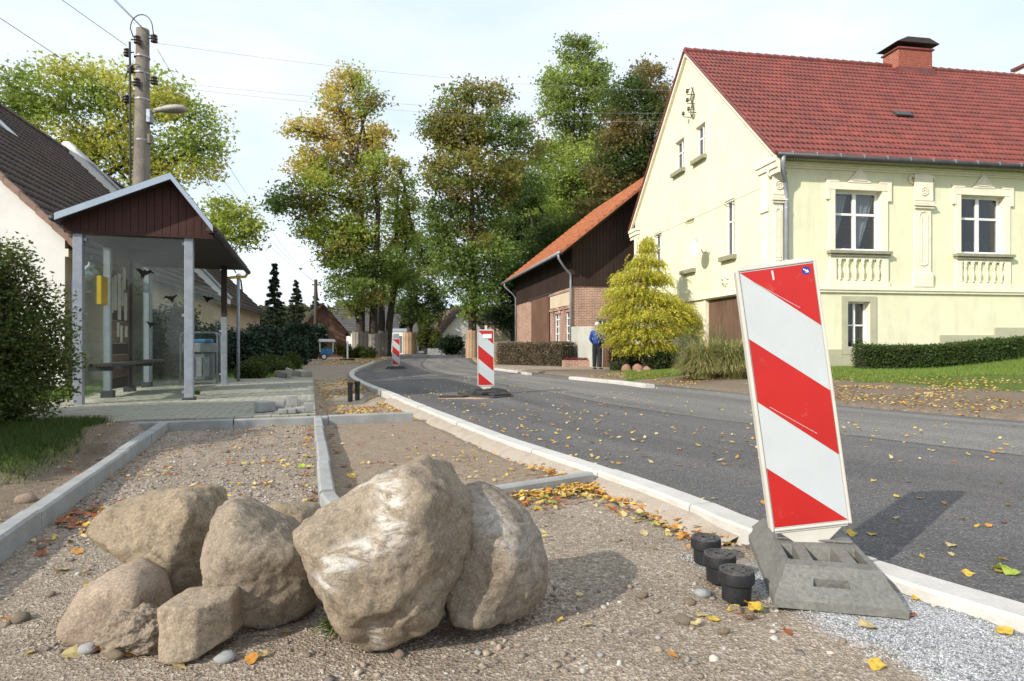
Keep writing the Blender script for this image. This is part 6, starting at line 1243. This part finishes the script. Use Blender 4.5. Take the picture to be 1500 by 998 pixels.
x = (534-750)/F*48; tree('linden_tree', 'tall yellow turning avenue tree, leftmost one with two boarded grey trunks', AV, (x, 48), [(513,118,26,20,0),(485,128,16,12),(545,150,20,20),(508,160,38,26),(455,185,26,22),(432,190,12,14),(552,200,22,22),(505,210,50,34),(445,235,26,26),(555,245,24,22),(425,295,28,24),(475,285,38,32),(530,285,40,38),(408,302,13,12),(450,335,24,14),(520,340,42,34),(490,378,22,18),(535,390,38,32),(500,420,28,22),(545,430,30,26),(520,450,20,14),(465,325,30,22),(490,350,34,26),(515,380,34,26),(480,250,30,26),(575,385,22,22)],
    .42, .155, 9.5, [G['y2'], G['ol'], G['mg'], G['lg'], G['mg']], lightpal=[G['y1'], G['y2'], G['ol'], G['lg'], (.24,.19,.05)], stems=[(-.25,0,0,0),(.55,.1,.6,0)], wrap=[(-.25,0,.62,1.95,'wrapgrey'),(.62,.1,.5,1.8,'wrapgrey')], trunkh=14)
x = (558-750)/F*54; tree('linden_tree', 'slimmer yellow green avenue tree just right of the leftmost one', AV, (x, 54), [(585,270,24,24),(600,300,16,24),(580,320,26,30),(596,345,20,26),(575,370,30,30),(590,400,24,24),(570,420,24,24),(585,245,16,14)], .42, .16, 8.5, [G['y2'], G['lg'], G['mg'], G['y1']], stems=[(0,0,.2,0),(.5,0,1.3,0)], wrap=[(.1,0,.6,2.1,'wrapgrey')], trunkh=10)
x = (600-750)/F*72; tree('linden_tree', 'smaller dark avenue tree in the distance with orange boarded trunk', AV, (x, 72), [(615,355,22,20),(630,385,26,24),(600,400,22,24),(620,425,36,28),(640,440,18,20),(600,450,24,24),(625,460,26,18)], .45, .20, 5.5, [G['dg'], G['mg'], G['dg'], G['ol']], stems=[(0,0,.8,0)], wrap=[(0,0,.72,2.4,'wrapwood')], trunkh=10)
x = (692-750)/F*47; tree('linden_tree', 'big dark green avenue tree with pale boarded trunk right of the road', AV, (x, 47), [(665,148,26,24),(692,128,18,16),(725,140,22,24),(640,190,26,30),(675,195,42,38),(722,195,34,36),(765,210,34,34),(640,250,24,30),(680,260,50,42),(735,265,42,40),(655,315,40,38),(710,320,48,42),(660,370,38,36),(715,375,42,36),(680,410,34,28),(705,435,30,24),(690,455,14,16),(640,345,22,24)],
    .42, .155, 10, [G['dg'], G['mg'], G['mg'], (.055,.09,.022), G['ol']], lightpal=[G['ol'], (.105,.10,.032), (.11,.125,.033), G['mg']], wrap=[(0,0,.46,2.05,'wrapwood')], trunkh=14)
x = (850-750)/F*64; tree('ash_tree', 'bright fresh green tree rising highest behind the barn', None, (x, 64), [(845,85,34,24),(815,115,26,22),(875,105,26,22),(845,135,42,30),(885,155,34,28),(815,165,30,28),(850,190,46,34),(805,225,34,30),(885,215,34,34),(850,245,46,34),(795,275,34,34),(830,300,46,30),(870,290,30,30),(800,320,36,26)],
    .4, .19, 7.5, [(.125,.175,.04),(.16,.21,.05),(.10,.14,.035),(.08,.11,.03)], stems=[(0,0,-.6,0),(.4,0,.8,0)], trunkh=18)
x = (935-750)/F*54; tree('beech_tree', 'dense brownish dark tree between the bright green tree and the yellow gable', None, (x, 54), [(950,105,28,24),(920,140,34,26),(970,150,28,30),(905,175,24,20),(940,185,46,34),(985,190,16,30),(920,235,44,36),(965,240,36,34),(890,260,36,34),(935,290,50,32),(880,310,40,30),(975,290,30,30),(900,215,28,26)],
    .45, .16, 10.5, [G['dg'], G['ol'], (.10,.08,.03), (.07,.07,.024), G['dg']], trunkh=15)
x = (772-750)/F*58; tree('maple_tree', 'shaded dark green tree filling the gap left of the barn roof', None, (x, 58), [(780,340,40,34),(745,345,32,34),(765,395,46,36),(735,405,28,32),(800,360,40,32),(750,440,34,28),(785,420,30,24),(740,465,24,22),(765,280,34,34),(820,340,30,24),(760,470,22,14)],
    .34, .17, 9, [G['dg'], G['bk'], G['mg'], G['dg']], stems=[(-1.2,0,0,0),(.3,0,.3,0),(1.3,.5,.4,0)], trunkh=13)
x = (840-750)/F*70; tree('maple_tree', 'dark tree in the second row right behind the barn ridge', None, (x, 70), [(850,330,50,34),(800,300,46,40),(900,330,50,36),(860,280,46,36),(760,310,40,40),(920,280,40,40),(750,250,30,36),(780,400,40,40)], .4, .22, 5.5, [G['dg'], G['bk'], G['mg']], stems=[(-3,0,0,0),(0,0,0,0),(2,0,0,0)], trunkh=15)
def conifer(label, px, ytop, ybot, hw, Y, pal, leaf=.13, n=9000, cat='tree', grp='dark spruces beyond the long house'):
    x = (px-750)/F*Y; zt = H+(HY-ytop)/F*Y; w = hw/F*Y; r = thing('spruce', (x, Y, 0), label, cat, grp); MB().tube([(0,0,-.2),(0,0,zt*.97)], [.16,.02], 8).build('trunk', M['bark'], r)
    R = np.random; tiers = int(zt/.42); lv = R.randint(0, tiers, n)/tiers; bk = R.randint(0, 8, n); ti = np.round(lv*tiers).astype(int); BLn = R.uniform(.6, 1.15, (tiers+2, 8)); BZn = R.uniform(-.25, .25, (tiers+2, 8)); a = bk*2*math.pi/8+ti*2.4+BZn[ti, bk]; u = R.uniform(.1, 1, n)**.7; rad = (w*(1-lv)**.85+.05)*u*BLn[ti, bk]; a = a+R.normal(0, .10, n)/(u+.3); z = .35+lv*(zt-.35)-.22*rad+BZn[ti, bk]*.8-R.uniform(0, .30, n)*(1-u*.5)*(.4+rad)
    C = np.stack([rad*np.cos(a), rad*np.sin(a), np.maximum(z, .15)], 1); leaves('crown', C, R.uniform(.6, 1.2, n)*leaf, cols_of(pal, n), M['needle'], r, aspect=.3, droop=.3, tri=True)
sp = [(.030,.050,.028),(.022,.038,.02),(.045,.065,.038)]
conifer('tallest spruce, the left one of three beyond the long house', 402, 382, 500, 26, 46, sp, n=12000); conifer('middle spruce with rounded tip behind the brick barn', 434, 406, 500, 24, 58, sp); conifer('smallest spruce, the right one of three', 463, 424, 500, 18, 62, sp)
def bush(name, label, cat, base, blobs, leaf, n, pal, mat='leaf', grp=None, stems=7, aspect=.55, absolute=None, twig=.07, shell=.5, droop=0):
    """blobs in local metres (x,y,z,rx,ry,rz)"""
    r = thing(name, (base[0], base[1], 0), label, cat, grp); R = np.random; vol = np.array([b[3]*b[4]*b[5] for b in blobs])**.75; vol = vol/vol.sum(); C = []; CL = []; mb = MB()
    for b, v in zip(blobs, vol):
        nt = max(4, int(n*v/9)); d = R.normal(size=(nt, 3)); d /= np.linalg.norm(d, axis=1)[:, None]; T = np.array(b[:3])+d*(R.uniform(shell, 1.03, nt)**.7)[:, None]*np.array(b[3:6]); c = (T[:, None, :]+R.normal(size=(nt, 9, 3))*twig).reshape(-1, 3); cl = np.repeat(R.randint(0, len(pal), nt), 9); C.append(c); CL.append(np.array(pal)[cl]*R.uniform(.7, 1.25, (len(c), 1)))
        for _ in range(stems): t = random.choice(T); mb.tube([(b[0]*.5+random.uniform(-.1,.1), b[1]*.5, -.05), (b[0]*.8, b[1]*.8, b[2]*.7), tuple(t)], [.022, .014, .004], 4, cap=False)
    C = np.concatenate(C); CL = np.concatenate(CL); k = C[:, 2] > .02; mb.build('stems', M['bark'], r); leaves('foliage', C[k], R.uniform(.65, 1.3, k.sum())*leaf, CL[k], M[mat], r, aspect=aspect, droop=droop); return r
# big bush at the left edge (its mass goes on outside the picture, where it shades the lawn)
bush('privet_bush', 'large dark green bush filling the left edge beside the bus shelter', 'bush', (-5.45, 6.7), [(-.5,.1,2.0,.45,.4,.32),(.05,.2,1.75,.3,.35,.3),(-.1,.1,.55,.5,.5,.55),(.0,.0,.8,.55,.6,.75),(-.15,.1,1.35,.5,.6,.55),(-.75,.0,1.0,.7,.8,1.0),(-.6,.1,1.65,.5,.6,.45),(-1.4,-.1,1.1,.8,.9,1.1),(.25,.35,1.05,.35,.45,.6),(-2.3,-.4,1.2,.9,.9,1.2),(.2,.6,.7,.35,.4,.6),(.15,.0,.35,.45,.5,.35),(-1.0,-.1,1.95,.35,.4,.3)], .024, 90000, [(.095,.14,.035),(.125,.18,.045),(.07,.105,.03),(.17,.22,.055),(.13,.12,.045)], twig=.055, stems=6, shell=.25)
bush('privet_bush', 'second privet bush standing nearer than the one beside the shelter', 'bush', (-5.75, 4.5), [(0,0,.95,1.1,1.1,1.0),(-.3,1.1,1.1,1.0,.9,1.15),(-.6,-1.2,.9,1.0,1.0,.9)], .055, 60000, [(.065,.10,.028),(.09,.135,.035)], twig=.07, shell=.2)
jp = [(.022,.045,.028),(.030,.058,.034),(.018,.034,.02),(.045,.075,.04)]
def shrub_at(name, label, cat, px, ybase, Y, w, h, leaf, n, pal, grp=None, mat='leaf', tw=.08, d=1.0):
    x = (px-750)/F*Y; k = Y/F; W_, H_ = w*k, h*k*.80; bl = [(random.uniform(-.55,.55)*W_, random.uniform(-.3,.3)*W_*d, H_*random.uniform(.3,.62), W_*random.uniform(.3,.5), W_*d*.5, H_*random.uniform(.32,.42)) for _ in range(7)]
    return bush(name, label, cat, (x, Y), bl, leaf, n, pal, mat=mat, grp=grp, twig=tw, stems=3)
JG = 'blue green junipers and shrubs along the long house'
for lb, px, Y, w, h, n in (('blue green juniper seen through the shelter glass', 252, 16.5, 44, 150, 13000), ('second juniper right of the litter bin behind the glass', 300, 18.5, 34, 95, 8000), ('dark juniper behind the slim grey pole', 355, 20, 38, 88, 9000), ('dark feathery juniper before the far end of the long house', 392, 24, 40, 78, 9000), ('low dark shrub at the end of the juniper row', 425, 30, 26, 50, 6000), ('dark yew mass by the telegraph pole', 438, 40, 30, 78, 7000), ('tall dark climber covered shrub before the brick barn', 460, 44, 22, 72, 6000)):
    shrub_at('juniper', lb, 'shrub', px, 0, Y, w, h, .05*Y/18, n, jp, JG, 'needle', .11)
ol = [(.07,.10,.022),(.10,.13,.028),(.05,.075,.018)]
shrub_at('low_shrub', 'light green low shrub at the foot of the junipers', 'shrub', 400, 0, 19, 40, 36, .035, 5000, ol, 'low leafy shrubs along the left verge'); shrub_at('low_shrub', 'rounded green shrub right of the low one at the junipers', 'shrub', 368, 0, 16.2, 22, 34, .03, 4000, ol, 'low leafy shrubs along the left verge'); shrub_at('low_shrub', 'dark green mound near the rubble heap', 'shrub', 432, 0, 24, 22, 30, .045, 3500, ol, 'low leafy shrubs along the left verge')
shrub_at('low_shrub', 'leafy shoots around the foot of the boarded avenue trunks', 'shrub', 528, 0, 46, 26, 24, .08, 3500, ol); shrub_at('low_shrub', 'long low hedge before the white house at left', 'shrub', 490, 0, 52, 36, 26, .09, 4500, [(.09,.10,.02),(.14,.14,.025),(.05,.06,.015)])
shrub_at('willow', 'small weeping light green tree at the far bend of the road', 'tree', 628, 0, 70, 26, 55, .13, 5000, [(.14,.16,.04),(.10,.12,.03)]); shrub_at('low_shrub', 'round dark bush before the white gabled house', 'shrub', 655, 0, 66, 28, 38, .12, 4500, [(.02,.035,.018),(.03,.05,.02)])
shrub_at('boxwood', 'small green bush before the brick wall of the barn', 'shrub', 790, 0, 31.5, 18, 40, .06, 4000, ol)
# hedges
def hedge(name, label, p0, p1, w, h0, h1, zf, leaf, n, pal, core):
    p0, p1 = Vector((*p0, 0)), Vector((*p1, 0)); L_ = (p1-p0).length; d = (p1-p0)/L_; nv = Vector((-d.y, d.x, 0)); r = thing(name, p0, label, 'hedge'); R = np.random; mb = MB(); k = 24
    for i in range(k):
        a, b = i/k, (i+1)/k; qa, qb = d*L_*a, d*L_*b; za = zf(p0.x+qa.x, p0.y+qa.y); zb_ = zf(p0.x+qb.x, p0.y+qb.y); ha, hb = h0+(h1-h0)*a, h0+(h1-h0)*b; ww_ = w/2*.72
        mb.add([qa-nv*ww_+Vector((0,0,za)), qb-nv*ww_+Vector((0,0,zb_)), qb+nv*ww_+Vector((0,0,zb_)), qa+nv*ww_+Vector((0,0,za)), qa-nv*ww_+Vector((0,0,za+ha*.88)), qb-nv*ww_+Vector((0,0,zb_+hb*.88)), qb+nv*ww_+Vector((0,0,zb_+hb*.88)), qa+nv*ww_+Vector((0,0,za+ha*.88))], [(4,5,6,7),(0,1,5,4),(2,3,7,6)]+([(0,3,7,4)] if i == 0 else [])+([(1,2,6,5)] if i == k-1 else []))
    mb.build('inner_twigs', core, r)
    t = R.uniform(0, 1, n); side = R.uniform(0, 1, n); hh = (h0+(h1-h0)*t); zb2 = np.array([zf(p0.x+d.x*L_*q, p0.y+d.y*L_*q) for q in np.linspace(0, 1, 60)]); zz = np.interp(t, np.linspace(0, 1, 60), zb2)
    f = side < .38; g = (side >= .38)*(side < .76); e = side >= .94; v = np.where(f, -w/2, np.where(g, R.uniform(-w/2, w/2, n), w/2)); z = np.where(g, hh, R.uniform(.02, 1, n)*hh); t = np.where(e, R.choice([0., 1.], n), t); v = np.where(e, R.uniform(-w/2, w/2, n), v)
    jit = .055*(fbm(t*L_*2.2, z*3+v*3, 1.0, 3, 12)-.5)*4; C = np.stack([d.x*t*L_+nv.x*(v+jit*.4*np.sign(v+1e-6)), d.y*t*L_+nv.y*(v+jit*.4*np.sign(v+1e-6)), zz+z+jit*.35*g], 1)+R.normal(size=(n, 3))*.035
    leaves('foliage', C, R.uniform(.6, 1.25, n)*leaf, cols_of(pal, n), M['leaf'], r); return r
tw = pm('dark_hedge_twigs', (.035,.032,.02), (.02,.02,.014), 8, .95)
hp0, hp1 = (8.6, 16.05), (13.4, 16.6); hedge('boxwood_hedge', 'clipped green hedge rising along the yellow house lawn', hp0, hp1, .5, .58, .52, lambda x, y: gz(x, y)-.02, .027, 26000, [(.075,.12,.034),(.10,.16,.04),(.055,.085,.025)], tw)
x0_, y0_ = (738-750)/F*30.5, 30.5; x1_, y1_ = (833-750)/F*27.6, 27.6
hedge('beech_hedge', 'clipped brown leaved hedge in front of the barn', (x0_, y0_), (x1_, y1_), .9, .98, 1.0, lambda x, y: 0, .042, 16000, [(.24,.19,.13),(.18,.145,.10),(.30,.235,.15),(.13,.115,.07)], tw)
# golden thread cypress by the gable
tx, ty = (945-750)/F*21.9, 21.9; r = thing('golden_cypress', (tx, ty, 0), 'golden yellow drooping cypress in front of the yellow gable', 'tree'); R = np.random
def cyp(px, py, w, hgt): q = Q(px, py, ty); k = ty/F; return (q.x-tx, q.z, w*k, hgt*k)
lay = [(948,362,12,16),(945,385,24,14),(935,405,34,14),(960,410,22,12),(925,428,34,14),(955,440,38,16),(910,452,24,16),(945,465,44,16),(985,455,26,14),(905,478,22,16),(935,490,40,16),(980,485,34,14),(1000,470,16,12),(925,512,22,10),(960,510,30,12),(905,500,14,8)]
mb = MB(); mb.tube([(0,0,0),(.03,0,1.5),(-.02,0,3.6)], [.09,.06,.015], 8); C = []; D = []
for a in lay:
    x_, z_, w, h_ = cyp(*a); nt = int(290*w*h_*12); 
    for _ in range(nt):
        u = max(-1, min(1, random.gauss(0, .5))); v = random.gauss(0, .30)-.4*u*u+random.gauss(0, .06); yy_ = random.gauss(0, .5)*max(w, .45); L0 = random.uniform(.08, .26); n = 8; c0 = np.array([x_+u*w, yy_, z_+v*h_+.08]); out_ = np.array([c0[0]*.4, yy_*.4, 0])
        for k in range(n): t = k/n; C.append(c0+out_*t*.45+np.array([random.gauss(0,.012), random.gauss(0,.012), -L0*t*t-.04*t])); D.append((u, t))
    mb.tube([(0,0,max(.3, z_-.35)),(x_*.6,0,z_-.05),(x_,0,z_)], [.03,.018,.006], 5)
C = np.array(C); pal = np.array([(.72,.68,.09),(.78,.72,.13),(.56,.58,.09),(.30,.34,.07),(.50,.40,.08)]); k = np.repeat(R.randint(0, 5, len(C)//8), 8); mb.build('trunk', M['bark'], r, smooth=True)
leaves('foliage', C, R.uniform(.024, .046, len(C)), pal[k]*R.uniform(.7, 1.2, (len(C), 1)), M['leaf'], r, aspect=.4, droop=.7)
# fountain grass and smaller plants before the gable
def tuft(name, label, x, y, z0, rad, h, n, pal, w=.006, spread=1.0, grp=None, cat='grass clump', arch=.8):
    r = R.uniform(0, 1, n)**.5*rad*.45; a = R.uniform(0, 6.28, n); bx2 = r*np.cos(a); by2 = r*np.sin(a); out = R.uniform(.35, 1, n)*spread*rad; da = a+R.normal(0, .5, n); hh = h*R.uniform(.55, 1.05, n)*(1-.45*(out/rad/spread)**2); V = np.zeros((n, 10, 3))
    for i in range(5):
        t = i/4; px_ = bx2+np.cos(da)*out*(t**1.6); py_ = by2+np.sin(da)*out*(t**1.6); pz_ = hh*(np.sin(t*math.pi*.5*(1+arch*.35*(out/rad)))) if False else hh*(2*t-t*t*(1+arch*(out/rad/spread)**2*.9)); ww_ = w*(1-t)*1.1+.0015
        V[:, i*2, 0] = px_-np.sin(da)*ww_; V[:, i*2, 1] = py_+np.cos(da)*ww_; V[:, i*2+1, 0] = px_+np.sin(da)*ww_; V[:, i*2+1, 1] = py_-np.cos(da)*ww_; V[:, i*2, 2] = V[:, i*2+1, 2] = np.maximum(pz_, .01)
    Fq = np.array([(0,1,3,2),(2,3,5,4),(4,5,7,6),(6,7,9,8)]); Fa = (Fq[None]+(np.arange(n)*10)[:, None, None]).reshape(-1, 4); c = np.array(pal)[R.randint(0, len(pal), n)]*R.uniform(.75, 1.2, (n, 1)); cc = np.repeat(c, 10, 0)
    o = np_mesh(name, V.reshape(-1, 3), Fa, M['grass'], cols=cc); o.location = (x, y, z0); tag(o, label, cat, grp); return o
fg_pal = [(.21,.26,.07),(.27,.30,.09),(.48,.39,.18),(.55,.44,.22),(.17,.22,.06)]
tuft('fountain_grass', 'big arching clump of green and straw ornamental grass before the brown gate, left one', (1030-750)/F*15.6, 15.6, .1, .66, 1.15, 3000, fg_pal, .008); tuft('fountain_grass', 'second arching ornamental grass clump, hidden partly by the striped board', (1072-750)/F*15.5, 15.5, .1, .66, 1.18, 3000, fg_pal, .008)
tuft('reed_stalks', 'tall thin reed stalks standing behind the ornamental grass', (1050-750)/F*16.4, 16.4, .1, .5, 1.75, 420, [(.25,.20,.12),(.14,.17,.06)], .004, spread=.5); tuft('reed_stalks', 'tall feathery grey green stalks beside the golden cypress', (1010-750)/F*16.9, 16.9, .1, .5, 1.6, 420, [(.16,.17,.09),(.12,.15,.06)], .005, spread=.6)
tuft('lavender_tuft', 'small grey green tuft left of the red rocks', (903-750)/F*22.5, 22.5, .05, .36, .42, 900, [(.10,.13,.06),(.14,.16,.08)], .005)
shrub_at('garden_plant', 'dark leafy plants under the golden cypress at right', 'plant', 982, 0, 21.5, 36, 38, .045, 4500, [(.03,.05,.02),(.05,.085,.025),(.12,.12,.05)]); shrub_at('garden_plant', 'light green leafy plant left of the cypress trunk', 'plant', 926, 0, 23.2, 20, 34, .04, 3000, [(.07,.11,.03),(.11,.15,.05)])
bush_w = shrub_at('dark_shrub', 'dark purple shrub in the shade behind the standing man', 'shrub', 908, 0, 23.5, 16, 42, .05, 2500, [(.05,.02,.03),(.03,.03,.02)])
for i, (px, py, s) in enumerate([(918,536,.20),(925,531,.16),(934,536,.22),(942,530,.25),(948,538,.18),(937,541,.14)]):
    x, y = P(px, py+8, .05); o = link('red_rock', STONES[i % 5]); o.location = (x, y, .05+s*.3); o.scale = (s*.8, s*.8, s*1.5); o.rotation_euler = (0, 0, i*1.3)
    o.data = o.data.copy(); o.data.materials[0] = M['sandstone']; tag(o, ['leftmost reddish rock by the cypress trunk','small reddish rock between two bigger ones','rounded reddish rock at the front of the group','tallest reddish rock leaning on the cypress trunk','rightmost flat reddish rock of the group','small reddish rock lying before the others'][i], 'rock', 'reddish rocks at the cypress foot')
# picket fence in the distance
r = thing('picket_fence', (0, 0, 0), 'grey weathered picket fence between the boarded trunk and the barn', 'fence'); a, b = Vector(((716-750)/F*44, 44, 0)), Vector(((764-750)/F*41, 41, 0)); n = 30
for i in range(n): p = a.lerp(b, i/(n-1)); MB().box(p.x-.035, p.x+.035, p.y-.012, p.y+.012, 0, 1.15+.05*(i % 2)).build('picket', M['wrapgrey'], r)
for z in (.3, .9): MB().tube([a+Vector((0,.03,z)), b+Vector((0,.03,z))], .03, 4).build('rail', M['wrapgrey'], r)
r = thing('stone_wall', (0, 0, 0), 'low dark stone wall across the far bend of the road', 'wall'); mb = MB(); random.seed(5)
for i in range(60):
    x = (628-750)/F*68+i*.16; 
    for j in range(3): s = random.uniform(.08, .13); mb.box(x-s, x+s, 68-s, 68+s, j*.22-.05, j*.22+.17+random.uniform(0, .03))
mb.build('stones', M['kerbgrey'], r, kind='stuff')
# grass: blades near by, on both verges
def blades(name, X, Y, h, w, pal, label):
    n = len(X); Z = zg(X, Y, False); a = R.uniform(0, 6.28, n); c, s = np.cos(a)*w, np.sin(a)*w; ln = R.normal(0, .45, (n, 2))*h[:, None]; V = np.zeros((n, 3, 3)); V[:, 0] = np.stack([X-c, Y-s, Z-.01], 1); V[:, 1] = np.stack([X+c, Y+s, Z-.01], 1); V[:, 2] = np.stack([X+ln[:, 0], Y+ln[:, 1], Z+h], 1)
    cc = np.array(pal)[R.randint(0, len(pal), n)]*R.uniform(.7, 1.25, (n, 1)); o = np_mesh(name, V.reshape(-1, 3), np.arange(3*n).reshape(-1, 3), M['grass'], cols=np.repeat(cc, 3, 0)); o['kind'] = 'stuff'; o['label'] = label
gp = [(.15,.25,.04),(.19,.30,.05),(.11,.19,.035),(.25,.27,.07)]
n = 170000; Y = R.uniform(13, 22.5, n); X = R.uniform(2.9, 16, n); k = (R.random(n) < grass_mask(X, Y))*(((X-7.04)*-.161+(Y-17.6)*.987 < 0)|(X < .275*Y)); X, Y = X[k], Y[k]; blades('lawn_grass', X, Y, R.uniform(.03, .075, len(X)), .006, gp, 'bright green lawn in front of the yellow house')
n = 90000; Y = R.uniform(4.3, 7.6, n); X = R.uniform(-8, -2.5, n); k = (R.random(n) < grass_mask(X, Y)); X, Y = X[k], Y[k]; blades('shaded_grass', X, Y, R.uniform(.03, .08, len(X)), .004, [(.07,.11,.022),(.09,.13,.03),(.05,.08,.018)], 'grass of the shaded lawn under the big left bush')  # darker blade palette: the bush's shade on this lawn is put into the colour
n = 60000; Y = R.uniform(7.4, 19, n); X = R.uniform(-10, -4, n); u, v = uv(X, Y); k = (R.random(n) < grass_mask(X, Y))*(u < -3.6); X, Y = X[k], Y[k]; blades('verge_grass', X, Y, R.uniform(.05, .16, len(X)), .006, gp, 'longer grass behind and left of the bus shelter')
n = 50000; Y = R.uniform(14, 30, n); X = XL(Y)-R.uniform(2.2, 8, n); u, v = uv(X, Y); k = (v > 9.0)*(u < -.4)*(R.random(n) < .8); X, Y = X[k], Y[k]; blades('verge_grass', X, Y, R.uniform(.05, .18, len(X)), .009, gp, 'long grass along the junipers on the left verge')
for i, (x, y, h) in enumerate([(-3.9,3.55,.13),(-3.6,3.75,.10),(-3.2,3.3,.07)]): tuft('grass_tuft', ['bright grass tuft at the left edge in the dug soil','grass tuft right behind the left edge one','small grass tuft beside the left edging'][i], x, y, gz(x, y), .11, h, 130, gp, .003)
for i in range(9):
    x = PO[0]+CX*random.uniform(-2.5,-1.0); y = 0
for px, py, s, lb in ((286, 584, .16, 'weed with pale leaves at the foot of the front shelter post'), (497, 909, .07, 'small green weed with a yellow bloom under the biggest boulder')):
    x, y = P(px, py, .02); tuft('weed', lb, x, y, gz(x, y) if py > 700 else .085, s, s*.9, 90, [(.13,.18,.05),(.08,.13,.03)], .008 if py < 700 else .004, cat='weed')
# distant wood that closes the view
n = 42000; a = R.uniform(math.radians(40), math.radians(128), n); d = R.uniform(118, 150, n); X = d*np.cos(a); Y = d*np.sin(a); hmax = 5.0+4.5*fbm(X, Y, .06, 3, 8)+1.5*fbm(X, Y, .3, 2, 9); Z = R.uniform(0, 1, n)**.6*hmax
o = leaves('distant_wood', np.stack([X, Y, Z], 1), R.uniform(.5, 1.1, n), cols_of([(.06,.08,.035),(.045,.06,.03),(.09,.09,.035),(.12,.10,.04)], n), M['leaf'], None, kind='stuff'); o['label'] = 'distant wooded hillside beyond the village'

# ================================================================ THE MAN
def skinned(name, nodes, edges, mat, parent, sub=2):
    me = bpy.data.meshes.new(name); me.from_pydata([n_[0] for n_ in nodes], edges, []); me.materials.append(mat); o = link(name, me, parent); sk = o.modifiers.new('skin', 'SKIN'); ss_ = o.modifiers.new('sub', 'SUBSURF'); ss_.levels = ss_.render_levels = sub
    me.skin_vertices if me.skin_vertices else None
    bpy.context.view_layer.update()
    for sv, n_ in zip(me.skin_vertices[0].data, nodes): sv.radius = (n_[1], n_[1]*(n_[2] if len(n_) > 2 else 1))
    me.skin_vertices[0].data[0].use_root = True
    sk.use_smooth_shade = True; return o
x, y = P(875, 542, 0); PR = thing('person', (x, y, 0), 'white haired man in blue sweater and black trousers with white side stripe, seen from behind', 'person', None, math.radians(-28))
bn = [((0,0,1.05),.05),((0,0,1.18),.08),((0,0,1.36),.10),((0,-.0,1.47),.06),((0,.01,1.54),.052),((0,.02,1.60),.082),((0,.03,1.69),.088),((0,.02,1.74),.05),
      ((.10,0,.84),.045),((.11,.01,.50),.038),((.11,-.02,.09),.022),((.12,.06,.045),.016),((-.10,0,.84),.045),((-.11,.01,.50),.038),((-.11,-.02,.09),.022),((-.12,.06,.045),.016),
      ((.19,0,1.42),.055),((.25,-.02,1.14),.042),((.20,.16,1.00),.03),((.17,.22,.99),.03),((-.19,0,1.42),.055),((-.25,-.02,1.14),.042),((-.20,.16,1.00),.03),((-.17,.22,.99),.03)]
be_ = [(0,1),(1,2),(2,3),(3,4),(4,5),(5,6),(6,7),(0,8),(8,9),(9,10),(10,11),(0,12),(12,13),(13,14),(14,15),(2,16),(16,17),(17,18),(18,19),(2,20),(20,21),(21,22),(22,23)]
for s, i in ((1, 19), (-1, 23)):
    for k, (dx, dz, l) in enumerate(((.02,.028,.05),(.008,.03-.02,.065),(0,-.01,.06),(-.004,-.025,.05))): 
        b0 = len(bn); bn += [((s*.17+s*dx*.3-s*.01, .245, .99+dz),.009), ((s*.15-s*.02, .245+l*.7, .985+dz*.9),.008)]; be_ += [(i, b0), (b0, b0+1)]
    b0 = len(bn); bn += [((s*.145, .225, 1.02),.010), ((s*.12, .25, 1.03),.009)]; be_ += [(i, b0), (b0, b0+1)]
skinned('body', bn, be_, M['skin'], PR)
skinned('sweater', [((0,-.0,.90),.175),((0,-.01,1.08),.185),((0,-.01,1.25),.18),((0,-.01,1.38),.15),((0,0,1.475),.075),((.20,-.01,1.40),.078),((.27,-.03,1.14),.064),((.22,.13,1.01),.046),((-.20,-.01,1.40),.078),((-.27,-.03,1.14),.064),((-.22,.13,1.01),.046)], [(0,1),(1,2),(2,3),(3,4),(3,5),(5,6),(6,7),(3,8),(8,9),(9,10)], M['bluecloth'], PR)
skinned('trousers', [((0,0,1.10),.15),((.09,0,.84),.118),((.11,.01,.50),.088),((.115,-.01,.09),.075),((-.09,0,.84),.118),((-.11,.01,.50),.088),((-.115,-.01,.09),.075)], [(0,1),(1,2),(2,3),(0,4),(4,5),(5,6)], M['darkcloth'], PR)
for s in (-1, 1):
    MB().box(s*.115-.045, s*.115+.045, -.09, .17, .0, .075).build('shoe', M['black'], PR, bevel=.02)
    MB().prism([(s*.205,-.015,.84),(s*.205,.02,.84),(s*.193,.02,.13),(s*.193,-.015,.13)], (s*.008,0,0)).build('white_stripe', M['white'], PR)
    MB().tube([(s*.088,.01,1.62),(s*.100,.005,1.65),(s*.092,.01,1.68)], .012, 6).build('ear', M['skin'], PR, smooth=True)
bm = bmesh.new(); bmesh.ops.create_icosphere(bm, subdivisions=3, radius=.10)
for v in bm.verts: v.co = Vector((v.co.x*.98, v.co.y*1.05-.012, v.co.z*1.0+(.01 if v.co.z > 0 else 0)))
bmesh.ops.delete(bm, geom=[v for v in bm.verts if v.co.z < -.03-.0 or (v.co.y > .055 and v.co.z < .05)], context='VERTS'); me = bpy.data.meshes.new('hair'); bm.to_mesh(me); bm.free(); me.materials.append(M['hair']); o = link('hair', me, PR); o.location = (0, .015, 1.685); sd = o.modifiers.new('s', 'SOLIDIFY'); sd.thickness = .01
MB().tube([(0,.115,1.68),(0,.135,1.645),(0,.118,1.635)], [.01,.016,.01], 6).build('nose', M['skin'], PR, smooth=True); MB().box(-.022,.022,.105,.112,1.598,1.606).build('mouth', M['sandstone'], PR)
for s in (-1, 1): MB().box(s*.035-.012, s*.035+.012, .108, .114, 1.665, 1.675).build('eye', M['dark'], PR)
for o in bpy.data.objects:
    if o.type == 'MESH' and o.parent is None and 'kind' not in o and 'label' not in o: print('untagged', o.name)
